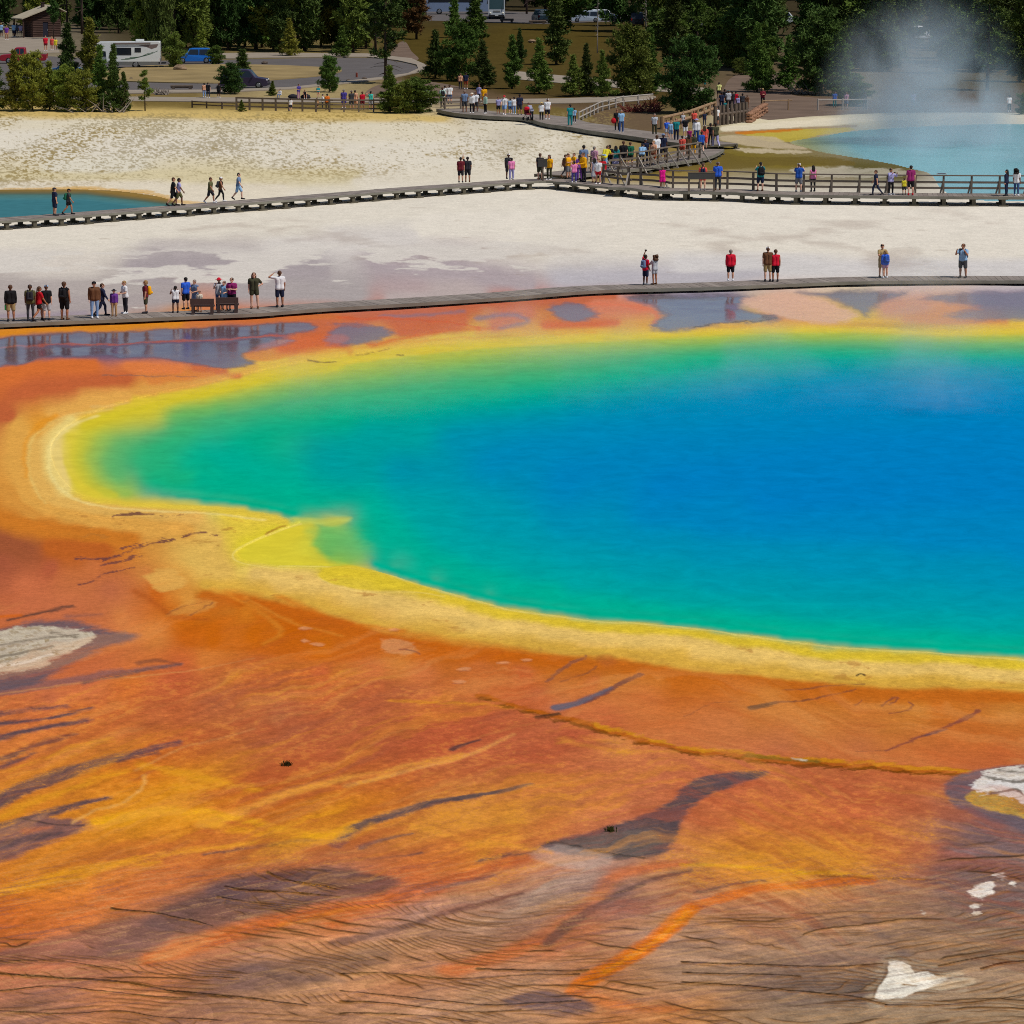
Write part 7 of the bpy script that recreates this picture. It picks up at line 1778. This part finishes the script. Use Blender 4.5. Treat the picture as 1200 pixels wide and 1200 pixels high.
# ------------------------------------------------------------------ vehicles and the log hut
GLASS = mat("car_glass", (34, 40, 48), 0.08, 0.6); TYRE = mat("tyre", (30, 30, 32), .85, .2); RIM = mat("rim", (150, 152, 156), .35, .5, metal=.6); CHROME = mat("bright_trim", (176, 178, 182), .3, .5, metal=.5)
LAMP = mat("headlight", (230, 226, 210), .15, .6); TAIL = mat("tail_light", (150, 22, 20), .25, .5); BLACKP = mat("black_plastic", (36, 36, 38), .6, .3)
def paint(n, rgb): return mat("paint_" + n, rgb, 0.28, 0.5)
def wheels(root, xs, half, r, w=.22):
    for x in xs:
        for s in (-1, 1):
            t = MB(); t.tube([(x, s * half - w / 2, r), (x, s * half - w * .35, r), (x, s * half + w * .35, r), (x, s * half + w / 2, r)], [r * .86, r, r, r * .86], 22); y = t.obj("wheel", TYRE, root)
            k = MB(); k.tube([(x, s * (half + w * .42), r), (x, s * (half + w * .53), r)], [r * .62, r * .55], 16)
            for q in range(5):
                an = q * 1.2566; k.bar((x, s * (half + w * .55), r), (x + math.cos(an) * r * .52, s * (half + w * .55), r + math.sin(an) * r * .52), .05, .03, up=Vector((0, 1, 0)))
            k.obj("rim", RIM, y)
def loft(mb, prof, half, tumble=0.10, z_belt=0.0, ztop=1.0):
    """side profile (x, z) swept across with a narrower top"""
    def yw(z): return half * (1 - tumble * max(0, (z - z_belt) / (ztop - z_belt)))
    n = len(prof); L = [(x, -yw(z), z) for x, z in prof]; R = [(x, yw(z), z) for x, z in prof]
    mb.add(L + R, [tuple(range(n)), tuple(range(2 * n - 1, n - 1, -1))] + [(i, i + n, (i + 1) % n + n, (i + 1) % n) for i in range(n)])
def car(px, py, L, W, H, rz, col, label, kind='suv', group="parked and passing cars", z=0.01):
    """front towards +X"""
    root = empty("parked_car", G(px, py, z), rz); tag(root, label, "car" if kind != 'pickup' else "pickup", group)
    h, g = L / 2, 0.22
    belt = H * .56
    if kind == 'suv': prof = [(-h, .32), (-h + .02, belt), (-h + .12, belt + .05), (-h + .45, H * .97), (-h + .7, H), (h * .12, H), (h * .26, H * .95), (h * .50, belt + .06), (h * .92, belt - .10), (h, belt - .30), (h, .30), (h * .9, g), (-h * .92, g)]
    elif kind == 'sedan': prof = [(-h, .34), (-h, belt - .05), (-h * .68, belt + .03), (-h * .40, H * .97), (-h * .2, H), (h * .15, H), (h * .42, belt + .03), (h * .93, belt - .12), (h, belt - .28), (h, .30), (h * .9, g), (-h * .92, g)]
    else: prof = [(-h, .42), (-h, belt), (-h * .10, belt + .02), (-h * .08, H * .97), (-h * .02, H), (h * .30, H), (h * .50, belt + .06), (h * .94, belt - .06), (h, belt - .22), (h, .36), (h * .9, g + .08), (-h * .92, g + .1)]
    b = MB(); loft(b, prof, W / 2, .24, belt, H + .3)
    bo = b.obj("body", paint(*col), root)
    bev = bo.modifiers.new("b", 'BEVEL'); bev.width = .05; bev.segments = 2
    # windows proud of the sides by 2-3 mm
    rear, fr_ = {'suv': (-h + .5, h * .40), 'sedan': (-h * .52, h * .32), 'pickup': (-h * .06, h * .40)}[kind]
    f0 = {'suv': h * .22, 'sedan': h * .12, 'pickup': h * .27}[kind]
    for s in (-1, 1):
        yl = lambda zz: s * (W / 2 * (1 - .24 * max(0, (zz - belt) / (H + .3 - belt))) + .006)
        z0, z1 = belt + .06, H * .93; m_ = (rear + fr_) / 2 - .1
        for a0, a1, t0, t1 in ((rear, m_ - .05, rear + .08, m_ - .05), (m_ + .05, fr_, m_ + .05, f0)):
            w_ = MB(); w_.add([(a0, yl(z0), z0), (a1, yl(z0), z0), (t1, yl(z1), z1), (t0, yl(z1), z1)], [(0, 1, 2, 3)]); w_.obj("window", GLASS, root)
        hd = MB(); hd.ball((h * .96, s * W * .36, belt - .22), .12, 10, 6, (.6, 1.3, .7)); hd.obj("headlight", LAMP, root, True)
        tl = MB(); tl.box((-h + .0, s * W * .41, belt - .10), (.06, .14, .34)); tl.obj("tail_light", TAIL, root)
        mr_ = MB(); mr_.box((h * .36, s * (W / 2 + .08), belt + .12), (.12, .16, .14)); mr_.obj("mirror", paint(*col), root)
    k = {'suv': (h * .27, H * .935, h * .475, belt + .09), 'sedan': (h * .17, H * .985, h * .40, belt + .06), 'pickup': (h * .315, H * .97, h * .48, belt + .09)}[kind]
    ws = MB(); hw = W / 2 * .86; ws.add([(k[0] + .02, -hw * .92, k[1]), (k[0] + .02, hw * .92, k[1]), (k[2] + .03, hw, k[3]), (k[2] + .03, -hw, k[3])], [(0, 1, 2, 3)]); ws.obj("windscreen", GLASS, root)
    if kind == 'pickup':
        bd = MB(); bd.box((-h * .56, 0, belt + .004), (h * .80, W * .80, .02)); bd.obj("bed_floor", BLACKP, root)
    bp = MB(); bp.box((h + .01, 0, .42), (.12, W * .92, .2)); bp.box((-h - .01, 0, .44), (.12, W * .92, .2)); bp.obj("bumper", CHROME if kind == 'pickup' else BLACKP, root)
    gr = MB(); gr.box((h + .005, 0, belt - .30), (.04, W * .5, .16)); gr.obj("grille", BLACKP, root)
    wheels(root, (-h * .60, h * .62), W / 2 - .10, .36 if kind != 'sedan' else .32)
    return root
PI = math.pi
car(28, 74, 5.4, 1.95, 1.85, PI + .04, ("red", (150, 22, 40)), "dark red pickup truck behind the front thicket", 'pickup')
car(83, 88.5, 4.4, 1.8, 1.45, .03, ("skyblue", (66, 120, 168)), "light blue car almost hidden behind the front thicket", 'sedan')
car(228, 74, 4.5, 1.9, 1.75, PI + .10, ("blue", (24, 104, 190)), "bright blue hatchback seen from its side on the far lane", 'suv')
car(287, 103, 4.9, 2.0, 1.9, -.05, ("plum", (52, 42, 66)), "dark plum coloured car with its bonnet showing right of the rounded pine", 'suv')
car(687, 26, 4.6, 1.9, 1.75, PI, ("silver", (176, 190, 206)), "silver blue car in the forest car park, left one of the silver pair", 'suv')
car(708, 24, 4.6, 1.9, 1.7, .1, ("white", (214, 220, 226)), "white car beside the silver blue car in the forest car park", 'suv')
car(746, 30, 5.0, 2.0, 2.0, PI * .5, ("black", (34, 38, 46)), "black car facing away behind the forked snag", 'suv')
car(828, 32, 4.6, 1.9, 1.7, -.1, ("pearl", (196, 204, 214)), "pale car half seen between the two tall trunks behind the trailhead", 'suv')
car(634, 26, 4.8, 2.0, 1.95, PI * .5 + .2, ("slate", (40, 58, 70)), "dark slate van right of the white coach", 'suv')
car(920, 28, 4.6, 1.9, 1.8, 0, ("ivory", (206, 214, 218)), "white car barely visible in the dark forest left of the steam", 'suv')
car(1080, 46, 4.8, 1.9, 1.8, .05, ("snow", (232, 234, 236)), "white car glinting in the forest above the steam", 'suv')
# motorhome, front to the left
W0 = mat("motorhome_white", (222, 224, 220), .35, .5, var=.04, nscale=1.0); GREYS = mat("motorhome_skirt", (116, 116, 112), .5, .4); BRN = mat("motorhome_brown", (120, 104, 98), .5, .4); SWOOSH = mat("motorhome_stripe", (76, 104, 82), .5, .4)
L0 = 7.6; c = G(187, 80); rv = empty("motorhome", c + Vector((-L0 / 2, 1.15, 0)), 0.02); tag(rv, "white motorhome with grey skirt and dark windows parked by the road", "motorhome")
h = L0 / 2; b = MB(); b.prism([(-h + 1.6, .75), (h, .75), (h + .0, 2.85), (h - .12, 2.98), (-h + .7, 2.92), (-h + .15, 2.6), (-h + .25, 2.05), (-h + 1.5, 1.9)], -1.15, 1.15); b.obj("body", W0, rv)
b = MB(); b.prism([(-h, .5), (-h, 1.15), (-h + .75, 1.3), (-h + 1.55, 1.95), (-h + 1.75, 1.95), (-h + 1.75, .5)], -1.0, 1.0); b.obj("cab", W0, rv)
b = MB(); b.box((.55, 0, .56), (L0 - 1.4, 2.26, .40)); b.obj("skirt", GREYS, rv)
def pane(x0, x1, z0, z1, nm="window", m=GLASS, y=-1.156, par=rv, fr=True):
    q = MB(); q.box(((x0 + x1) / 2, y, (z0 + z1) / 2), (x1 - x0, .02, z1 - z0)); o = q.obj(nm, m, par)
    if fr:
        q = MB(); t = .05
        for a in ((x0 - t / 2, (z0 + z1) / 2, t, z1 - z0 + 2 * t), (x1 + t / 2, (z0 + z1) / 2, t, z1 - z0 + 2 * t)): q.box((a[0], y - .008, a[1]), (a[2], .03, a[3]))
        for zz in (z0 - t / 2, z1 + t / 2): q.box(((x0 + x1) / 2, y - .008, zz), (x1 - x0, .03, t))
        q.obj("frame", BLACKP, o)
    return o
pane(h - 4.85, h - 3.25, 1.55, 2.25); pane(h - 2.75, h - 2.15, 1.85, 2.25); pane(-h + .9, -h + 1.5, 1.32, 1.85, fr=False)
q = MB(); q.add([(h - 2.5, -1.153, 2.62), (h - .1, -1.153, 2.72), (h - .3, -1.153, 2.35), (h - .9, -1.153, 2.15), (h - 1.5, -1.153, 2.4)], [(0, 1, 2, 3, 4)]); q.obj("brown_panel", BRN, rv)
for i in range(3):
    q = MB(); P = [(h - 4.4 + i * .5 + t * 3.2, -1.153, 1.0 + .12 * i + .75 * t ** 2.2) for t in (0, .25, .5, .75, 1)]; vs = P + [(x, y, z - .07) for x, y, z in P]
    q.add(vs, [(k, k + 1, k + 6, k + 5) for k in range(4)]); q.obj("stripe", SWOOSH, rv)
q = MB(); q.box((h - 2.3, .1, 3.10), (.9, .7, .24)); q.obj("roof_unit", W0, rv); q = MB(); q.bar((h - 5.2, -1.22, 2.78), (h - 1.0, -1.22, 2.84), .10, .12); q.obj("awning", BRN, rv)
q = MB()
for k in range(4): q.bar((h + .08, -.5, .9 + k * .55), (h + .08, -.1, .9 + k * .55), .03, .03)
for yy in (-.5, -.1): q.bar((h + .08, yy, .8), (h + .08, yy, 3.05), .03, .03, up=Vector((1, 0, 0)))
q.obj("ladder", CHROME, rv); q = MB(); q.box((h + .35, 0, .55), (.5, 1.6, .12)); q.obj("bike_rack", BLACKP, rv)
for s in (-1, 1): q = MB(); q.box((h + .01, s * .95, 1.0), (.04, .16, .3)); q.obj("tail_light", TAIL, rv)
wheels(rv, (-h + 1.0, h - 2.75), 1.0, .42, .26)
# coaches
def coach(c, rz, L, label, col):
    root = empty("coach", c, rz); tag(root, label, "coach"); h = L / 2
    b = MB(); b.prism([(-h, .45), (-h, 3.3), (-h + .15, 3.5), (h - .35, 3.5), (h - .08, 3.2), (h + .0, 1.6), (h, .45)], -1.27, 1.27); bo = b.obj("body", col, root)
    for s in (-1, 1):
        q = MB(); q.box((-.2, s * 1.275, 2.45), (L - 1.6, .02, 1.05)); q.obj("side_window", GLASS, root)
        q = MB(); q.ball((h + .0, s * .98, .95), .17, 10, 6, (.5, 1, .9)); q.obj("headlight", LAMP, root, True)
        q = MB(); q.tube([(h + .0, s * 1.2, 3.1), (h + .35, s * 1.42, 2.9), (h + .35, s * 1.45, 2.4)], [.03, .03, .09], 8); q.obj("mirror", BLACKP, root)
    q = MB(); q.add([(h + .012, -1.15, 1.55), (h + .012, 1.15, 1.55), (h - .06, 1.12, 3.2), (h - .06, -1.12, 3.2)], [(0, 1, 2, 3)]); q.obj("windscreen", mat("coach_screen", (30, 62, 70), .08, .6), root)
    q = MB(); q.box((h + .02, 0, .55), (.1, 2.4, .3)); q.obj("bumper", BLACKP, root); q = MB(); q.box((h + .015, 0, 1.22), (.04, 1.1, .26)); q.obj("grille", GREYS, root)
    q = MB(); q.box((h + .07, 0, .62), (.03, .5, .14)); q.obj("number_plate", W0, root)
    wheels(root, (-h * .55, h * .62), 1.12, .5, .3)
coach(G(582, 22.5) + Vector((0, 5.6, 0)), -PI / 2, 11.5, "white coach facing the viewer with a dark teal windscreen", mat("coach_white", (196, 202, 206), .35, .5))
coach(G(535, 17) + Vector((0, 2, 0)), 0.05, 10.5, "grey blue coach seen from the side behind the pine", mat("coach_grey", (118, 134, 160), .4, .4))
# log toilet hut with a big sloping roof
hut = empty("toilet_hut", G(43, 44.6) + Vector((0, 2.2, 0)), math.radians(27)); tag(hut, "brown log toilet hut with a broad grey pitched roof", "hut")
LOGW = mat("hut_logs", (74, 56, 50), .9, .15, var=.2, nscale=2.0); ROOFM = mat("hut_roof", (172, 160, 138), .85, .2, var=.15, nscale=1.2); TRIM = mat("hut_trim", (58, 46, 44), .9, .15)
def roofz(x): return 2.65 + (x + 2.9) * .36 if x < 1.6 else 2.65 + 4.5 * .36 - (x - 1.6) * .5
w = MB(); n = 16
for i in range(n):                                             # courses of logs on the front, left and right walls
    z = .11 + i * .235
    x0 = -1.45; x1 = 2.55
    if z > roofz(x0) - .1: x0 = max(x0, (z + .1 - 2.65) / .36 - 2.9)
    if z > roofz(x1) - .1: x1 = min(x1, 1.6 + (4.27 - z - .1) / .5)
    if x1 - x0 < .4: break
    for a, b_ in ((x0, .02), (.78, x1)) if z < 2.15 and x0 < 0 else ((x0, x1),): w.tube([(a, -1.6, z), (b_, -1.6, z)], [.125, .125], 8)
    w.tube([(x0, 1.8, z), (x1, 1.8, z)], [.125, .125], 8)
    if z < roofz(-1.45) - .1: w.tube([(-1.45, -1.6, z), (-1.45, 1.8, z)], [.125, .125], 8)
    if z < roofz(2.55) - .1: w.tube([(2.55, -1.6, z), (2.55, 1.8, z)], [.125, .125], 8)
wo = w.obj("wall", LOGW, hut)
d = MB(); d.box((.40, -1.58, 1.08), (.72, .10, 2.14)); do = d.obj("door", mat("hut_door", (34, 34, 48), .6, .3), hut); d = MB(); d.box((.66, -1.66, 1.05), (.05, .08, .16)); d.obj("handle", CHROME, do)
r = MB()
for (xa, xb) in ((-3.15, 1.6), (1.6, 3.3)):
    za, zb = roofz(xa), roofz(xb); r.add([(xa, -2.3, za), (xb, -2.3, zb), (xb, 2.3, zb), (xa, 2.3, za), (xa, -2.3, za + .13), (xb, -2.3, zb + .13), (xb, 2.3, zb + .13), (xa, 2.3, za + .13)], [(0, 1, 2, 3), (7, 6, 5, 4), (0, 4, 5, 1), (1, 5, 6, 2), (2, 6, 7, 3), (3, 7, 4, 0)])
ro = r.obj("roof", ROOFM, hut); v = MB(); v.box((.75, .3, roofz(.75) + .42), (.42, .42, .62)); v.box((.75, .3, roofz(.75) + .76), (.55, .55, .07)); v.obj("vent", TRIM, ro)
q = MB()
for y in (-1.9, 1.9): q = MB(); q.tube([(-2.85, y, 0), (-2.85, y, roofz(-2.85) + .03)], [.12, .11], 8); q.obj("porch_post", LOGW, hut)
q = MB(); q.bar((-2.85, -2.15, 2.58), (-2.85, 2.15, 2.58), .16, .2); q.obj("eave_beam", TRIM, hut)
q = MB(); q.box((-.1, 0, .04), (6.2, 4.6, .08)); q.obj("plinth", PATH, hut)
# ------------------------------------------------------------------ steam: real scattering volumes rising from the water
def steam_material(name, dens, scale, lo, hi, seed, stretch=(1, 1, 1), col=(0.84, 0.93, 1.0)):
    m = bpy.data.materials.new(name); m.use_nodes = True; nt = m.node_tree; N = nt.nodes; L = nt.links
    N.remove(N["Principled BSDF"])
    pv = N.new("ShaderNodeVolumePrincipled"); pv.inputs["Color"].default_value = (*col, 1); pv.inputs["Anisotropy"].default_value = 0.2
    tc = N.new("ShaderNodeTexCoord"); mp = N.new("ShaderNodeMapping"); mp.inputs["Scale"].default_value = stretch; mp.inputs["Location"].default_value = (seed * 3.1, seed * 1.7, seed)
    L.new(tc.outputs["Object"], mp.inputs[0])
    nz = N.new("ShaderNodeTexNoise"); nz.inputs["Scale"].default_value = scale; nz.inputs["Detail"].default_value = 4; nz.inputs["Roughness"].default_value = 0.6; nz.inputs["Distortion"].default_value = 0.6
    L.new(mp.outputs[0], nz.inputs["Vector"])
    mr = N.new("ShaderNodeMapRange"); mr.inputs[1].default_value = lo; mr.inputs[2].default_value = hi; L.new(nz.outputs[0], mr.inputs[0])
    # fade towards the skin of the cloud and upwards
    ln = N.new("ShaderNodeVectorMath"); ln.operation = 'MULTIPLY'; ln.inputs[1].default_value = (2, 2, 1); 
    gen = N.new("ShaderNodeVectorMath"); gen.operation = 'SUBTRACT'; gen.inputs[1].default_value = (.5, .5, 0); L.new(tc.outputs["Generated"], gen.inputs[0]); L.new(gen.outputs[0], ln.inputs[0])
    le = N.new("ShaderNodeVectorMath"); le.operation = 'LENGTH'; L.new(ln.outputs[0], le.inputs[0])
    fd = N.new("ShaderNodeMapRange"); fd.inputs[1].default_value = 1.0; fd.inputs[2].default_value = 0.25; fd.inputs[3].default_value = 0; fd.inputs[4].default_value = 1; fd.interpolation_type = 'SMOOTHSTEP'; L.new(le.outputs["Value"], fd.inputs[0])
    a = N.new("ShaderNodeMath"); a.operation = 'MULTIPLY'; L.new(mr.outputs[0], a.inputs[0]); L.new(fd.outputs[0], a.inputs[1])
    b = N.new("ShaderNodeMath"); b.operation = 'MULTIPLY'; b.inputs[1].default_value = dens; L.new(a.outputs[0], b.inputs[0]); L.new(b.outputs[0], pv.inputs["Density"])
    L.new(pv.outputs[0], N["Material Output"].inputs["Volume"])
    return m
def steam(label, c, size, m, shear=0.0, base=True):
    """a dome shaped body of steam standing on the water"""
    mb = MB(); mb.ball((0, 0, 0), 1, 20, 14)
    vs = [(v[0] * size[0] / 2 + shear * max(v[2], 0) * size[2], v[1] * size[1] / 2, max(v[2], 0) * size[2]) for v in mb.v]
    mb.v = vs
    me = mb.mesh("steam", [m]); o = link("steam", me); o.location = c; tag(o, label, "steam", None, "stuff")
    return o
p = G(1082, 168)
steam("dense white steam plume rising from the turquoise spring", p + Vector((0, 0, .1)), (20, 17, 13.5), steam_material("steam_plume", .46, .20, .38, .72, 1, (1, 1, 1)), .03)
p = G(1110, 185); steam("thin steam drifting low across the turquoise spring", p + Vector((2, 0, .1)), (30, 26, 3.6), steam_material("steam_drift", .10, .16, .42, .7, 2))
p = G(820, 430); steam("faint steam over the far edge of the blue spring", p + Vector((3, 0, .1)), (56, 34, 2.8), steam_material("steam_veil", .075, .22, .46, .74, 3))
p = G(380, 462); steam("faint steam over the green end of the spring", p + Vector((0, 0, .1)), (22, 22, 1.6), steam_material("steam_veil_green", .05, .3, .46, .72, 4))
p = G(1115, 480); steam("pale wisp standing on the blue water at right", p + Vector((0, 0, .1)), (6, 7, 5.0), steam_material("steam_wisp", .12, .5, .40, .7, 5))
p = G(1075, 385); steam("thin wisp in front of the near boardwalk at right", p + Vector((0, 0, .1)), (8, 6, 4.6), steam_material("steam_wisp_walk", .16, .35, .40, .68, 6))
p = G(600, 396); steam("thin wisp on the yellow rim below the boardwalk", p + Vector((0, 0, .1)), (4.5, 5, 3.0), steam_material("steam_wisp_rim", .12, .4, .40, .68, 7))
